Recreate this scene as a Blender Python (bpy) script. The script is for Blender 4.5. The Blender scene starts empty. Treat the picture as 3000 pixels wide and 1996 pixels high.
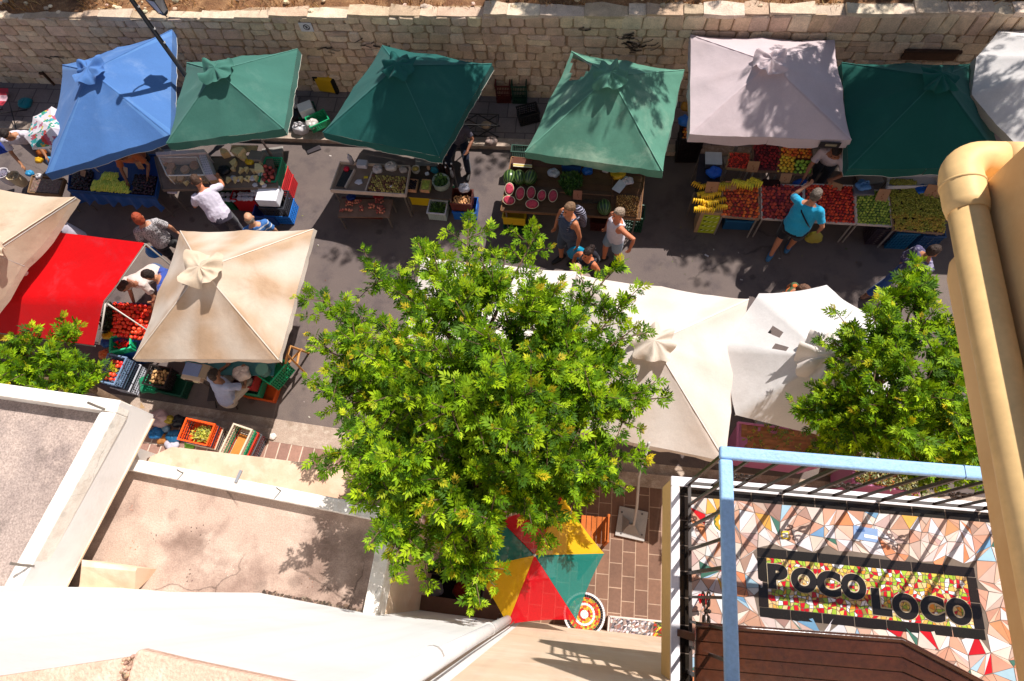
import bpy, math, random, bmesh
import numpy as np
from mathutils import Vector, Matrix, noise as mnoise
random.seed(7); rng = np.random.default_rng(7)
D = bpy.data
SC = bpy.context.scene
COL = SC.collection
rad = math.radians
# ---------------------------------------------------------------- camera geometry (surveyed from the photograph's vanishing points)
FPX = 1839.55
CAMZ = 10.6
MR = np.array([[0.9932698083084546, 0.09615598332475336, -0.06456868260802218],
               [0.06526885602216395, -0.9252134365628538, -0.37379148363373954],
               [-0.09568210039732505, 0.3670614712475335, -0.9252625638104853]])
def ray(x, y): return MR.T @ np.array([(x-1500)/FPX, (y-998)/FPX, 1.0])
def U(x, y, z=0.0):
    "survey: the place at height z seen at photo point (x, y)"
    d = ray(x, y); t = (z-CAMZ)/d[2]
    return Vector((d[0]*t, d[1]*t, z))
def UY(x, y, Y):
    d = ray(x, y); t = Y/d[1]
    return Vector((d[0]*t, d[1]*t, CAMZ+d[2]*t))
def lin(h):
    h = h.lstrip('#'); v = [int(h[i:i+2], 16)/255 for i in (0, 2, 4)]
    return tuple(a/12.92 if a <= .04045 else ((a+.055)/1.055)**2.4 for a in v)
# ---------------------------------------------------------------- materials
def _n(nt, t, **k):
    n = nt.nodes.new(t)
    for a, b in k.items(): setattr(n, a, b)
    return n
def new_mat(name):
    m = D.materials.new(name); m.use_nodes = True
    nt = m.node_tree
    return m, nt, nt.nodes['Principled BSDF'], nt.nodes['Material Output']
def add_cracks(nt, src, scale=.55, width=.006, dark=.55, mask=.5):
    "thin wandering cracks multiplied into src"
    L = nt.links; tc = _n(nt, 'ShaderNodeTexCoord')
    nz = _n(nt, 'ShaderNodeTexNoise'); nz.inputs['Scale'].default_value = 2.2; nz.inputs['Detail'].default_value = 6; L.new(tc.outputs['Object'], nz.inputs['Vector'])
    ma = _n(nt, 'ShaderNodeVectorMath', operation='MULTIPLY_ADD'); ma.inputs[1].default_value = (.5, .5, 0); L.new(nz.outputs['Color'], ma.inputs[0]); L.new(tc.outputs['Object'], ma.inputs[2])
    v = _n(nt, 'ShaderNodeTexVoronoi', feature='DISTANCE_TO_EDGE'); v.inputs['Scale'].default_value = scale; L.new(ma.outputs[0], v.inputs['Vector'])
    mr = _n(nt, 'ShaderNodeMapRange'); mr.inputs['From Min'].default_value = width*.3; mr.inputs['From Max'].default_value = width; mr.inputs['To Min'].default_value = dark; L.new(v.outputs['Distance'], mr.inputs['Value'])
    n2 = _n(nt, 'ShaderNodeTexNoise'); n2.inputs['Scale'].default_value = .7; n2.inputs['Detail'].default_value = 2; L.new(tc.outputs['Object'], n2.inputs['Vector'])
    m2 = _n(nt, 'ShaderNodeMapRange'); m2.inputs['From Min'].default_value = mask; m2.inputs['From Max'].default_value = mask+.08; L.new(n2.outputs['Fac'], m2.inputs['Value'])
    mx = _n(nt, 'ShaderNodeMath', operation='MAXIMUM'); L.new(mr.outputs[0], mx.inputs[0]); iv = _n(nt, 'ShaderNodeMath', operation='SUBTRACT'); iv.inputs[0].default_value = 1; L.new(m2.outputs[0], iv.inputs[1]); L.new(iv.outputs[0], mx.inputs[1])
    sc = _n(nt, 'ShaderNodeVectorMath', operation='SCALE'); L.new(src, sc.inputs[0]); L.new(mx.outputs[0], sc.inputs['Scale']); return sc.outputs[0]
def add_spots(nt, src, scale, size, amt):
    "scattered dark stains of soft round shape"
    L = nt.links; tc = _n(nt, 'ShaderNodeTexCoord'); nz = _n(nt, 'ShaderNodeTexNoise'); nz.inputs['Scale'].default_value = scale*2.5; L.new(tc.outputs['Object'], nz.inputs['Vector'])
    ma = _n(nt, 'ShaderNodeVectorMath', operation='MULTIPLY_ADD'); ma.inputs[1].default_value = (.3/scale,)*3; L.new(nz.outputs['Color'], ma.inputs[0]); L.new(tc.outputs['Object'], ma.inputs[2])
    v = _n(nt, 'ShaderNodeTexVoronoi'); v.inputs['Scale'].default_value = scale; v.inputs['Randomness'].default_value = 1; L.new(ma.outputs[0], v.inputs['Vector'])
    mr = _n(nt, 'ShaderNodeMapRange', interpolation_type='SMOOTHSTEP'); mr.inputs['From Min'].default_value = size*.4; mr.inputs['From Max'].default_value = size; mr.inputs['To Min'].default_value = 1-amt; mr.inputs['To Max'].default_value = 1; L.new(v.outputs['Distance'], mr.inputs['Value'])
    sc = _n(nt, 'ShaderNodeVectorMath', operation='SCALE'); L.new(src, sc.inputs[0]); L.new(mr.outputs[0], sc.inputs['Scale']); return sc.outputs[0]
def add_streaks(nt, src, amt, sc3=(5, 5, .35), lo=.5, hi=.72):
    "dirt streaks running down a wall"
    L = nt.links; tc = _n(nt, 'ShaderNodeTexCoord'); mp = _n(nt, 'ShaderNodeMapping'); mp.inputs['Scale'].default_value = sc3; L.new(tc.outputs['Object'], mp.inputs[0])
    nz = _n(nt, 'ShaderNodeTexNoise'); nz.inputs['Scale'].default_value = 1; nz.inputs['Detail'].default_value = 5; L.new(mp.outputs[0], nz.inputs['Vector'])
    mr = _n(nt, 'ShaderNodeMapRange'); mr.inputs['From Min'].default_value = lo; mr.inputs['From Max'].default_value = hi; mr.inputs['To Min'].default_value = 1; mr.inputs['To Max'].default_value = 1-amt; L.new(nz.outputs['Fac'], mr.inputs['Value'])
    sc = _n(nt, 'ShaderNodeVectorMath', operation='SCALE'); L.new(src, sc.inputs[0]); L.new(mr.outputs[0], sc.inputs['Scale']); return sc.outputs[0]
def add_noise_col(nt, src, scale, amt, detail=4, coord='Object', rough=.6):
    "src colour socket * (1 +- amt) by noise"
    tc = _n(nt, 'ShaderNodeTexCoord'); nz = _n(nt, 'ShaderNodeTexNoise')
    nz.inputs['Scale'].default_value = scale; nz.inputs['Detail'].default_value = detail; nz.inputs['Roughness'].default_value = rough
    nt.links.new(tc.outputs[coord], nz.inputs['Vector'])
    mr = _n(nt, 'ShaderNodeMapRange'); mr.inputs['From Min'].default_value = .25; mr.inputs['From Max'].default_value = .75
    mr.inputs['To Min'].default_value = 1-amt; mr.inputs['To Max'].default_value = 1+amt
    nt.links.new(nz.outputs['Fac'], mr.inputs['Value'])
    mx = _n(nt, 'ShaderNodeVectorMath', operation='SCALE')
    nt.links.new(src, mx.inputs[0]); nt.links.new(mr.outputs[0], mx.inputs['Scale'])
    return mx.outputs[0], nz.outputs['Fac']
def colmat(name, rough=.7, spec=.3, n1=(3, .12), n2=(40, .1), bump=0., bscale=60, metal=0., trans=0., sheen=0., alpha=1., rgb=None):
    "surface whose own colour is the mesh's Col attribute (or rgb), with wear variation"
    m, nt, p, out = new_mat(name)
    if rgb is None:
        a = _n(nt, 'ShaderNodeAttribute', attribute_name='Col'); s = a.outputs['Color']
    else:
        a = _n(nt, 'ShaderNodeRGB'); a.outputs[0].default_value = (*rgb, 1); s = a.outputs[0]
    if n1: s, _ = add_noise_col(nt, s, *n1)
    if n2: s, _ = add_noise_col(nt, s, *n2)
    nt.links.new(s, p.inputs['Base Color'])
    p.inputs['Roughness'].default_value = rough; p.inputs['Specular IOR Level'].default_value = spec
    p.inputs['Metallic'].default_value = metal
    if sheen: p.inputs['Sheen Weight'].default_value = sheen
    if bump:
        tc = _n(nt, 'ShaderNodeTexCoord'); nz = _n(nt, 'ShaderNodeTexNoise'); nz.inputs['Scale'].default_value = bscale; nz.inputs['Detail'].default_value = 5
        nt.links.new(tc.outputs['Object'], nz.inputs['Vector'])
        b = _n(nt, 'ShaderNodeBump'); b.inputs['Strength'].default_value = bump; b.inputs['Distance'].default_value = .02
        nt.links.new(nz.outputs['Fac'], b.inputs['Height']); nt.links.new(b.outputs[0], p.inputs['Normal'])
    last = p.outputs[0]
    if trans:
        tr = _n(nt, 'ShaderNodeBsdfTranslucent'); nt.links.new(s, tr.inputs['Color'])
        mx = _n(nt, 'ShaderNodeMixShader'); mx.inputs[0].default_value = trans
        nt.links.new(last, mx.inputs[1]); nt.links.new(tr.outputs[0], mx.inputs[2]); last = mx.outputs[0]
    if alpha < 1:
        tp = _n(nt, 'ShaderNodeBsdfTransparent'); mx = _n(nt, 'ShaderNodeMixShader'); mx.inputs[0].default_value = alpha
        nt.links.new(tp.outputs[0], mx.inputs[1]); nt.links.new(last, mx.inputs[2]); last = mx.outputs[0]
    nt.links.new(last, out.inputs['Surface'])
    return m
M = {}
M['paint'] = colmat('painted_surface', .65, .3, (2, .1), (30, .08))
M['plastic'] = colmat('plastic', .45, .4, (4, .1), (50, .06))
M['wood'] = colmat('weathered_wood', .75, .2, (4, .25), (60, .2), bump=.2, bscale=40)
M['metal'] = colmat('metal', .45, .5, (5, .12), (60, .1))
M['iron'] = colmat('wrought_iron', .45, .5, (8, .2), (80, .15))
M['cloth'] = colmat('cloth', .9, .1, (6, .1), (90, .1), sheen=.2)
M['skin'] = colmat('skin', .55, .35, (9, .07), (60, .05))
M['card'] = colmat('cardboard', .85, .1, (9, .12), (60, .08))
M['bag'] = colmat('plastic_bag', .35, .5, (7, .15), None, trans=.25, bump=.5, bscale=22)
M['food'] = colmat('food', .45, .4, (25, .18), (120, .12))
M['rubber'] = colmat('rubber', .6, .3, (8, .15), None)
# ---------------------------------------------------------------- mesh builder
class MB:
    def __init__(s): s.v = []; s.f = []; s.c = []
    def add(s, vs, fs, col=(.5, .5, .5)):
        o = len(s.v); s.v += [tuple(p) for p in vs]; s.f += [tuple(i+o for i in f) for f in fs]
        if isinstance(col, list): s.c += col
        else: s.c += [col]*len(fs)
    def obox(s, c, ax, ay, az, col=(.5, .5, .5)):
        "box from centre and three half vectors"
        c, ax, ay, az = map(Vector, (c, ax, ay, az))
        vs = [c+ax*i+ay*j+az*k for k in (-1, 1) for j in (-1, 1) for i in (-1, 1)]
        s.add(vs, [(0, 2, 3, 1), (4, 5, 7, 6), (0, 1, 5, 4), (1, 3, 7, 5), (3, 2, 6, 7), (2, 0, 4, 6)], col)
    def box(s, c, size, rz=0., col=(.5, .5, .5)):
        a, b = math.cos(rz), math.sin(rz)
        s.obox(c, (a*size[0]/2, b*size[0]/2, 0), (-b*size[1]/2, a*size[1]/2, 0), (0, 0, size[2]/2), col)
    def prism(s, poly, z0, z1, col=(.5, .5, .5)):
        n = len(poly); z0 = z0 if hasattr(z0, '__len__') else [z0]*n; z1 = z1 if hasattr(z1, '__len__') else [z1]*n
        ar = sum(poly[i][0]*poly[(i+1) % n][1]-poly[(i+1) % n][0]*poly[i][1] for i in range(n))
        idx = list(range(n)) if ar > 0 else list(range(n))[::-1]
        vs = [(poly[i][0], poly[i][1], z0[i]) for i in idx]+[(poly[i][0], poly[i][1], z1[i]) for i in idx]
        fs = [tuple(range(n))[::-1], tuple(range(n, 2*n))]+[(i, (i+1) % n, n+(i+1) % n, n+i) for i in range(n)]
        s.add(vs, fs, col)
    def loft(s, rings, col=(.5, .5, .5), cap=True):
        n = len(rings[0]); vs = [p for r in rings for p in r]; fs = []
        for k in range(len(rings)-1):
            for i in range(n):
                j = (i+1) % n; fs.append((k*n+i, k*n+j, (k+1)*n+j, (k+1)*n+i))
        if cap: fs += [tuple(range(n))[::-1], tuple(range((len(rings)-1)*n, len(rings)*n))]
        s.add(vs, fs, col)
    def tube(s, pts, r, n=8, col=(.5, .5, .5), flat=1., up=(0, 0, 1), cap=True, domed=False):
        pts = [Vector(p) for p in pts]; m = len(pts)
        rs = list(r) if hasattr(r, '__len__') else [r]*m
        if domed:
            d0 = (pts[0]-pts[1]).normalized(); d1 = (pts[-1]-pts[-2]).normalized()
            P = []; Q = []
            for a in (1., .8, .45): P.append(pts[0]+d0*rs[0]*a); Q.append(rs[0]*math.sqrt(max(.0025, 1-a*a)))
            P += pts; Q += rs
            for a in (.45, .8, 1.): P.append(pts[-1]+d1*rs[-1]*a); Q.append(rs[-1]*math.sqrt(max(.0025, 1-a*a)))
            pts, rs, m = P, Q, len(P)
        rings = []; u = Vector(up)
        t0 = (pts[1]-pts[0]).normalized()
        if abs(t0.dot(u)) > .95: u = Vector((1, 0, 0)) if abs(t0.x) < .9 else Vector((0, 1, 0))
        side = t0.cross(u).normalized()
        for i in range(m):
            t = (pts[min(i+1, m-1)]-pts[max(i-1, 0)]).normalized()
            side = (side-t*side.dot(t)).normalized(); w = side.cross(t)
            rings.append([pts[i]+side*math.cos(2*math.pi*k/n)*rs[i]+w*math.sin(2*math.pi*k/n)*rs[i]*flat for k in range(n)])
        s.loft(rings, col, cap)
    def ell(s, c, r, nu=12, nv=8, rot=None, col=(.5, .5, .5), wob=0.):
        c = Vector(c); rings = []
        for j in range(nv+1):
            a = -math.pi/2+math.pi*j/nv; cr = max(math.cos(a), .02)
            ring = []
            for i in range(nu):
                b = 2*math.pi*i/nu; p = Vector((cr*math.cos(b)*r[0], cr*math.sin(b)*r[1], math.sin(a)*r[2]))
                if wob: p *= 1+wob*mnoise.noise(p*6/max(r)*.35+c*3)
                if rot: p = rot @ p
                ring.append(c+p)
            rings.append(ring)
        s.loft(rings, col)
    def build(s, name, mat, parent=None, loc=None, smooth=False, pivot=None):
        """one mesh object; vertices are given in world space (pivot = where a world-space parent stands)"""
        o0 = Vector(loc) if loc is not None else (Vector(parent.matrix_basis.translation) if parent and parent.type == 'EMPTY' else Vector((0, 0, 0)))
        base = parent
        off = Vector((0, 0, 0))
        p = parent
        while p is not None: off += Vector(p.location); p = p.parent
        if loc is not None: off = Vector(loc)
        me = D.meshes.new(name)
        me.from_pydata([(Vector(q)-off)[:] for q in s.v], [], s.f)
        ca = me.color_attributes.new('Col', 'FLOAT_COLOR', 'CORNER')
        buf = np.ones((len(me.loops), 4), np.float32)
        cnt = np.array([len(f) for f in s.f]); buf[:, :3] = np.repeat(np.array(s.c, np.float32).reshape(-1, 3), cnt, axis=0)
        ca.data.foreach_set('color', buf.ravel())
        if smooth: me.shade_smooth()
        me.validate(); me.update()
        for m in (mat if isinstance(mat, (list, tuple)) else [mat]): me.materials.append(m)
        o = D.objects.new(name, me); COL.objects.link(o)
        if parent is not None: o.parent = parent
        elif loc is not None: o.location = loc
        return o
def smooth_by_angle(o, ang=40):
    me = o.data; me.shade_smooth()
    bm = bmesh.new(); bm.from_mesh(me)
    for e in bm.edges:
        if len(e.link_faces) == 2 and e.calc_face_angle(0) > rad(ang): e.smooth = False
    bm.to_mesh(me); bm.free(); return o
def bevel(o, w=.01, seg=2):
    m = o.modifiers.new('edge', 'BEVEL'); m.width = w; m.segments = seg; m.limit_method = 'ANGLE'; m.angle_limit = rad(40); return o
def tag(o, label=None, cat=None, group=None, kind=None):
    if label: o['label'] = label
    if cat: o['category'] = cat
    if group: o['group'] = group
    if kind: o['kind'] = kind
    return o
def thing(name, label, cat, loc=(0, 0, 0), group=None):
    o = D.objects.new(name, None); o.location = loc; o.empty_display_size = .1; COL.objects.link(o)
    return tag(o, label, cat, group)
def struct(o): o['kind'] = 'structure'; return o
def remeshed(mb, name, mat, parent, voxel=.01, smooth_it=2, loc=None):
    "union of the closed shells in mb as one continuous surface"
    o = mb.build(name, mat, parent, loc=loc)
    md = o.modifiers.new('r', 'REMESH'); md.mode = 'VOXEL'; md.voxel_size = voxel; md.use_smooth_shade = True
    if smooth_it:
        sm = o.modifiers.new('s', 'SMOOTH'); sm.factor = .5; sm.iterations = smooth_it
    dg = bpy.context.evaluated_depsgraph_get()
    me = D.meshes.new_from_object(o.evaluated_get(dg), depsgraph=dg)
    me.name = name
    c0 = mb.c[0]
    if 'Col' in me.color_attributes: me.color_attributes.remove(me.color_attributes['Col'])
    ca = me.color_attributes.new('Col', 'FLOAT_COLOR', 'POINT'); ca.data.foreach_set('color', np.tile(np.array([*c0, 1], np.float32), len(me.vertices)))
    old = o.data; o.modifiers.clear(); o.data = me; D.meshes.remove(old)
    me.shade_smooth()
    return o
def lerp(a, b, t): return a+(b-a)*t
def jit(c, a=.1):
    k = 1+random.uniform(-a, a); return tuple(max(0, x*k*(1+random.uniform(-a, a)*.4)) for x in c)
def tile(mb, poly, z, col, inset=.0025):
    c = sum((Vector(p) for p in poly), Vector((0, 0)))/len(poly)
    P = [c+(Vector(p)-c)*(1-inset/max((Vector(p)-c).length, .004)) for p in poly]
    ar = sum(P[i].x*P[(i+1) % len(P)].y-P[(i+1) % len(P)].x*P[i].y for i in range(len(P)))
    if ar < 0: P = P[::-1]
    tx, ty = random.uniform(-.03, .03), random.uniform(-.03, .03)      # hand set tiles never lie quite level
    mb.add([(p.x, p.y, z+tx*(p.x-c.x)+ty*(p.y-c.y)) for p in P], [tuple(range(len(P)))], col)
M['tile'] = colmat('glazed_tile', .18, .5, (9, .1), None)
M['grout'] = colmat('grout', .9, .1, (20, .15), None, rgb=lin('6f6258'))
# ================================================================= SETTING
def tex_ground(name, cols, scales, rough=.9, bump=.3, bs=80, speck=None, dist=.01, cracks=None, spots=None, streaks=None):
    "mix of colours by noise at several scales"
    m, nt, p, out = new_mat(name)
    tc = _n(nt, 'ShaderNodeTexCoord'); L = nt.links
    cur = None
    for i, (cl, sc) in enumerate(zip(cols, scales)):
        rgb = _n(nt, 'ShaderNodeRGB'); rgb.outputs[0].default_value = (*cl, 1)
        if cur is None: cur = rgb.outputs[0]; continue
        nz = _n(nt, 'ShaderNodeTexNoise'); nz.inputs['Scale'].default_value = sc; nz.inputs['Detail'].default_value = 6; nz.inputs['Roughness'].default_value = .65
        L.new(tc.outputs['Object'], nz.inputs['Vector'])
        rp = _n(nt, 'ShaderNodeMapRange', interpolation_type='SMOOTHSTEP'); rp.inputs['From Min'].default_value = .46; rp.inputs['From Max'].default_value = .66
        L.new(nz.outputs['Fac'], rp.inputs['Value'])
        mx = _n(nt, 'ShaderNodeMix', data_type='RGBA'); L.new(rp.outputs[0], mx.inputs['Factor']); L.new(cur, mx.inputs['A']); L.new(rgb.outputs[0], mx.inputs['B'])
        cur = mx.outputs['Result']
    if speck:
        vz = _n(nt, 'ShaderNodeTexNoise'); vz.inputs['Scale'].default_value = speck[0]; vz.inputs['Detail'].default_value = 2
        L.new(tc.outputs['Object'], vz.inputs['Vector'])
        mr = _n(nt, 'ShaderNodeMapRange'); mr.inputs['From Min'].default_value = .3; mr.inputs['From Max'].default_value = .7
        mr.inputs['To Min'].default_value = 1-speck[1]; mr.inputs['To Max'].default_value = 1+speck[1]
        L.new(vz.outputs['Fac'], mr.inputs['Value'])
        sc = _n(nt, 'ShaderNodeVectorMath', operation='SCALE'); L.new(cur, sc.inputs[0]); L.new(mr.outputs[0], sc.inputs['Scale']); cur = sc.outputs[0]
    if cracks: cur = add_cracks(nt, cur, *cracks)
    if spots: cur = add_spots(nt, cur, *spots)
    if streaks: cur = add_streaks(nt, cur, *streaks)
    L.new(cur, p.inputs['Base Color']); p.inputs['Roughness'].default_value = rough; p.inputs['Specular IOR Level'].default_value = .2
    if bump:
        nz = _n(nt, 'ShaderNodeTexNoise'); nz.inputs['Scale'].default_value = bs; nz.inputs['Detail'].default_value = 4
        L.new(tc.outputs['Object'], nz.inputs['Vector'])
        b = _n(nt, 'ShaderNodeBump'); b.inputs['Strength'].default_value = bump; b.inputs['Distance'].default_value = dist
        L.new(nz.outputs['Fac'], b.inputs['Height']); L.new(b.outputs[0], p.inputs['Normal'])
    return m
def tex_pavers(name, ca, cb, cm, bw, bh, mortar, offset=.5, rot=0., squash=1.):
    m, nt, p, out = new_mat(name); L = nt.links
    tc = _n(nt, 'ShaderNodeTexCoord'); mp = _n(nt, 'ShaderNodeMapping'); mp.inputs['Rotation'].default_value = (0, 0, rot)
    L.new(tc.outputs['Object'], mp.inputs['Vector'])
    b = _n(nt, 'ShaderNodeTexBrick', offset=offset); b.inputs['Scale'].default_value = 1
    b.inputs['Color1'].default_value = (*ca, 1); b.inputs['Color2'].default_value = (*cb, 1); b.inputs['Mortar'].default_value = (*cm, 1)
    b.inputs['Brick Width'].default_value = bw; b.inputs['Row Height'].default_value = bh; b.inputs['Mortar Size'].default_value = mortar; b.inputs['Mortar Smooth'].default_value = .3
    L.new(mp.outputs[0], b.inputs['Vector'])
    s, _ = add_noise_col(nt, b.outputs['Color'], 1.7, .25); s, _ = add_noise_col(nt, s, 25, .15)
    L.new(s, p.inputs['Base Color']); p.inputs['Roughness'].default_value = .85
    bp = _n(nt, 'ShaderNodeBump', invert=True); bp.inputs['Strength'].default_value = .5; bp.inputs['Distance'].default_value = .006
    L.new(b.outputs['Fac'], bp.inputs['Height']); L.new(bp.outputs[0], p.inputs['Normal'])
    return m
M['asphalt'] = tex_ground('asphalt', [lin('685c58'), lin('71645e'), lin('5a504f'), lin('776a62')], [0, .5, 1.7, .28], .92, .5, 120, (160, .4), .006, (.4, .005, .7, .52), (2.3, .2, .35))
M['pave_far'] = tex_pavers('grey_pavers', lin('8a7c78'), lin('7b6e6c'), lin('5c524f'), .42, .40, .012, .5)
M['pave_near'] = tex_pavers('red_brown_pavers', lin('9a7565'), lin('8a695d'), lin('cbb5a2'), .21, .42, .012, 0., rad(4))
M['terrace'] = tex_pavers('terrace_boards', lin('7d5b48'), lin('6c4f40'), lin('a98d77'), .36, .2, .008, .5, rad(90))
M['kerb'] = tex_ground('kerb_stone', [lin('a99586'), lin('93806f'), lin('b8a797')], [0, 2.5, 9], .9, .4, 60, (70, .2))
M['earth'] = tex_ground('dry_earth', [lin('8a6344'), lin('74503a'), lin('a37c58'), lin('5a3e2c')], [0, 1.2, 3, .8], .95, .8, 30, (60, .35), .03)
M['roof_grey'] = tex_ground('grey_pebbled_roofing', [lin('a39289'), lin('8f7f78'), lin('b09d92')], [0, .9, 2.5],  .95, .8, 42, (52, .26), .012, None, (1.6, .22, .22))
M['roof_beige'] = tex_ground('beige_cement_roofing', [lin('b59c8c'), lin('8d7468'), lin('c0a898'), lin('766256')], [0, .75, 2.4, .38], .95, .6, 45, (60, .15), .010, (.6, .007, .6, .5), (1.9, .2, .25))
M['plaster_white'] = tex_ground('white_plaster', [lin('f1eeeb'), lin('eae6e3')], [0, .7], .85, .25, 25, None, .01, None, None, (.10,))
M['parapet_white'] = tex_ground('white_limewash', [lin('ebe4da'), lin('e3d9cd'), lin('d8ccbf')], [0, 2.2, 7], .9, .35, 30, (90, .07), .01, (1.4, .008, .7, .5), (3, .18, .2))
M['parapet_grey'] = tex_ground('pale_grey_render', [lin('e4dfdb'), lin('dcd6d1')], [0, 1.5], .85, .2, 30)
M['plaster_peach'] = tex_ground('peach_plaster', [lin('eccfb2'), lin('e4c5a6'), lin('f0d8bf')], [0, 1.1, 3], .85, .3, 40, None, .008, None, None, (.14,))
M['plaster_yellow'] = tex_ground('ochre_plaster', [lin('e6bd86'), lin('dcae76')], [0, 1.4], .8, .3, 35, None, .006, None, (4, .12, .15), (.12,))
M['slab_peach'] = tex_ground('peach_slab', [lin('cfae94'), lin('c5a288'), lin('d6b8a0')], [0, 1.1, 3], .85, .3, 40, None, .008, None, (3, .15, .15))
M['salmon'] = tex_ground('salmon_roughcast', [lin('d2ab96'), lin('c69d88'), lin('dab9a6')], [0, 3, 9], .9, .6, 90, (120, .12), .012)
M['stone'] = colmat('limestone_blocks', .9, .2, (5, .22), (45, .2), bump=.6, bscale=28)
M['mortar'] = tex_ground('mortar', [lin('b0957a'), lin('9c8168')], [0, 4], .95, .6, 60)

# ---- ground
mb = MB(); mb.add([(-60, -50, 0), (60, -50, 0), (60, 40, 0), (-60, 40, 0)], [(0, 1, 2, 3)])
struct(mb.build('road', M['asphalt']))
def slab(name, poly, z0, z1, mat):
    mb = MB(); mb.prism(poly, z0, z1); return mb.build(name, mat)
KY = 8.45
struct(slab('far_kerb', [(-30, KY), (30, KY), (30, KY+.2), (-30, KY+.2)], -.05, .12, M['kerb']))
struct(slab('far_pavement', [(-30, KY+.2), (30, KY+.2), (30, 9.8), (-30, 9.8)], -.05, .116, M['pave_far']))
def ky(x): return 2.16-.07*(x+4.5)*1.0 if x < -3 else 2.055-.02*(x+3)
kx = [-30, -12, -6, -3, 0, 3, 8, 30]
kp = [(x, ky(max(min(x, 8), -12))) for x in kx]
def strip(name, a, b, z0, z1, mat):
    return slab(name, [(x, y+a) for x, y in kp]+[(x, y+b) for x, y in kp[::-1]], z0, z1, mat)
struct(strip('gutter', .0, .2, -.05, .012, M['kerb']))
struct(strip('near_kerb', -.22, 0, -.05, .13, M['kerb']))
struct(slab('near_pavement', [(x, y-.22) for x, y in kp[:4]]+[(-1.75, 1.80), (-1.75, -.9), (-30, -.9)], -.05, .126, M['pave_near']))
struct(slab('terrace', [(-1.75, kp[3][1]-.24), (0, kp[4][1]-.22), (3, kp[5][1]-.22), (8, kp[6][1]-.22), (8, -.9), (-1.75, -.9)], -.05, .122, M['terrace']))
# ---- hillside behind the wall
mb = MB(); N = 60
xs = np.linspace(-30, 30, 121); ys = [9.86, 10.0, 10.15, 10.4, 11, 12, 14, 18, 26, 40]
zz = lambda x: 2.09+.022*(x+4)
for x in xs:
    for y in ys: mb.v.append((x, y, zz(x)-.06+.03*(y-10)+.06*mnoise.noise(Vector((x*1.3, y*1.3, 0)))))
for i in range(len(xs)-1):
    for j in range(len(ys)-1):
        a = i*len(ys)+j; mb.f.append((a, a+len(ys), a+len(ys)+1, a+1)); mb.c.append((.4, .3, .2))
struct(mb.build('hillside', M['earth'], smooth=True))
mb = MB()
for i in range(5200):
    x = random.uniform(-14, 9); y = 9.98+abs(random.gauss(0, .5))
    if mnoise.noise(Vector((x*.7, y*.9, 3))) < -.12: continue
    b = Vector((x, y, zz(x)-.07+.03*(y-10))); h = random.uniform(.08, .26)
    d = Vector((random.uniform(-1, 1), random.uniform(-1, .6), 1.1)).normalized()*h; w = Vector((random.uniform(-1, 1), random.uniform(-1, 1), 0))*.011
    mb.add([b-w, b+w, b+d], [(0, 1, 2)], jit(random.choice([lin('b98a55'), lin('9c6b3c'), lin('c9a06a'), lin('7a5a35')]), .2))
tag(mb.build('grass', M['cloth']), 'dry brown grass tufts on the earth bank above the stone wall', 'grass', kind='stuff')
# ---- stone wall
WY = 9.78
def wtop(x): return 2.02+.0245*(x+6)
wall = thing('stone_wall', 'long cream limestone wall with irregular blocks running along the far pavement', 'wall', (0, WY, 0))
mb = MB(); mb.prism([(-30, WY+.012), (30, WY+.012), (30, WY+.3), (-30, WY+.3)], -.05, [wtop(-30)-.03, wtop(30)-.03, wtop(30)-.03, wtop(-30)-.03])
mb.build('mortar_bed', M['mortar'], wall)
SCOL = [lin(h) for h in ('dabfa2', 'd2b698', 'e0c9ae', 'cdb198', 'd6ba9c', 'dcc0a2', 'c8ae98', 'd8bea4', 'e0c8a8')]
mb = MB()
def stone(x0, x1, z0, z1, zt0=None, zt1=None):
    g = .007; w = x1-x0; h = z1-z0; j = lambda a: random.uniform(-a, a)
    zt0 = z1 if zt0 is None else zt0; zt1 = z1 if zt1 is None else zt1
    P = [(x0+g+j(.02), z0+g+j(.016)), (x1-g+j(.02), z0+g+j(.016)), (x1-g+j(.028), zt1-g+j(.016)), (x0+g+j(.028), zt0-g+j(.016))]
    # cut corners make the block irregular
    Q = []
    for i in range(4):
        a, b, c_ = Vector(P[i-1]), Vector(P[i]), Vector(P[(i+1) % 4]); k = random.uniform(.06, .34)
        Q.append(b+(a-b)*k*min(1, .25/max((a-b).length, .01)*.6)); Q.append(b+(c_-b)*k*min(1, .25/max((c_-b).length, .01)*.6))
    cen = sum(Q, Vector((0, 0)))/8; n = 8; d = random.uniform(.012, .035)
    vs = [(q.x, WY+.02, q.y) for q in Q]+[(q.x, WY-d*.35, q.y) for q in Q]+[((cen+(q-cen)*.86).x, WY-d+j(.004), (cen+(q-cen)*.86).y) for q in Q]
    fs = [tuple(range(16, 24))]+[(i, (i+1) % 8, 8+(i+1) % 8, 8+i) for i in range(8)]+[(8+i, 8+(i+1) % 8, 16+(i+1) % 8, 16+i) for i in range(8)]
    mb.add(vs, fs, jit(random.choice(SCOL), .07))
z = 0.06
rows = []
while z < 1.75:
    h = random.choice([.17, .2, .22, .25, .27]); rows.append((z, z+h)); z += h
for (z0, z1) in rows:
    x = -16.
    while x < 11:
        w = random.uniform(.18, .42)*(1.1 if z1-z0 > .22 else .9)
        if random.random() < .18 and z1-z0 > .22:
            zm = lerp(z0, z1, random.uniform(.4, .6)); stone(x, x+w, z0, zm); stone(x, x+w, zm, z1)
        else: stone(x, x+w, z0, z1)
        x += w
ztop = rows[-1][1]; x = -16.
while x < 11:
    w = random.uniform(.2, .42); stone(x, x+w, ztop, 0, wtop(x)-.01, wtop(x+w)-.01); x += w
mb.build('block', M['stone'], wall); wall.children[-1]['kind'] = 'stuff'
mb = MB(); x = -16.
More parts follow.
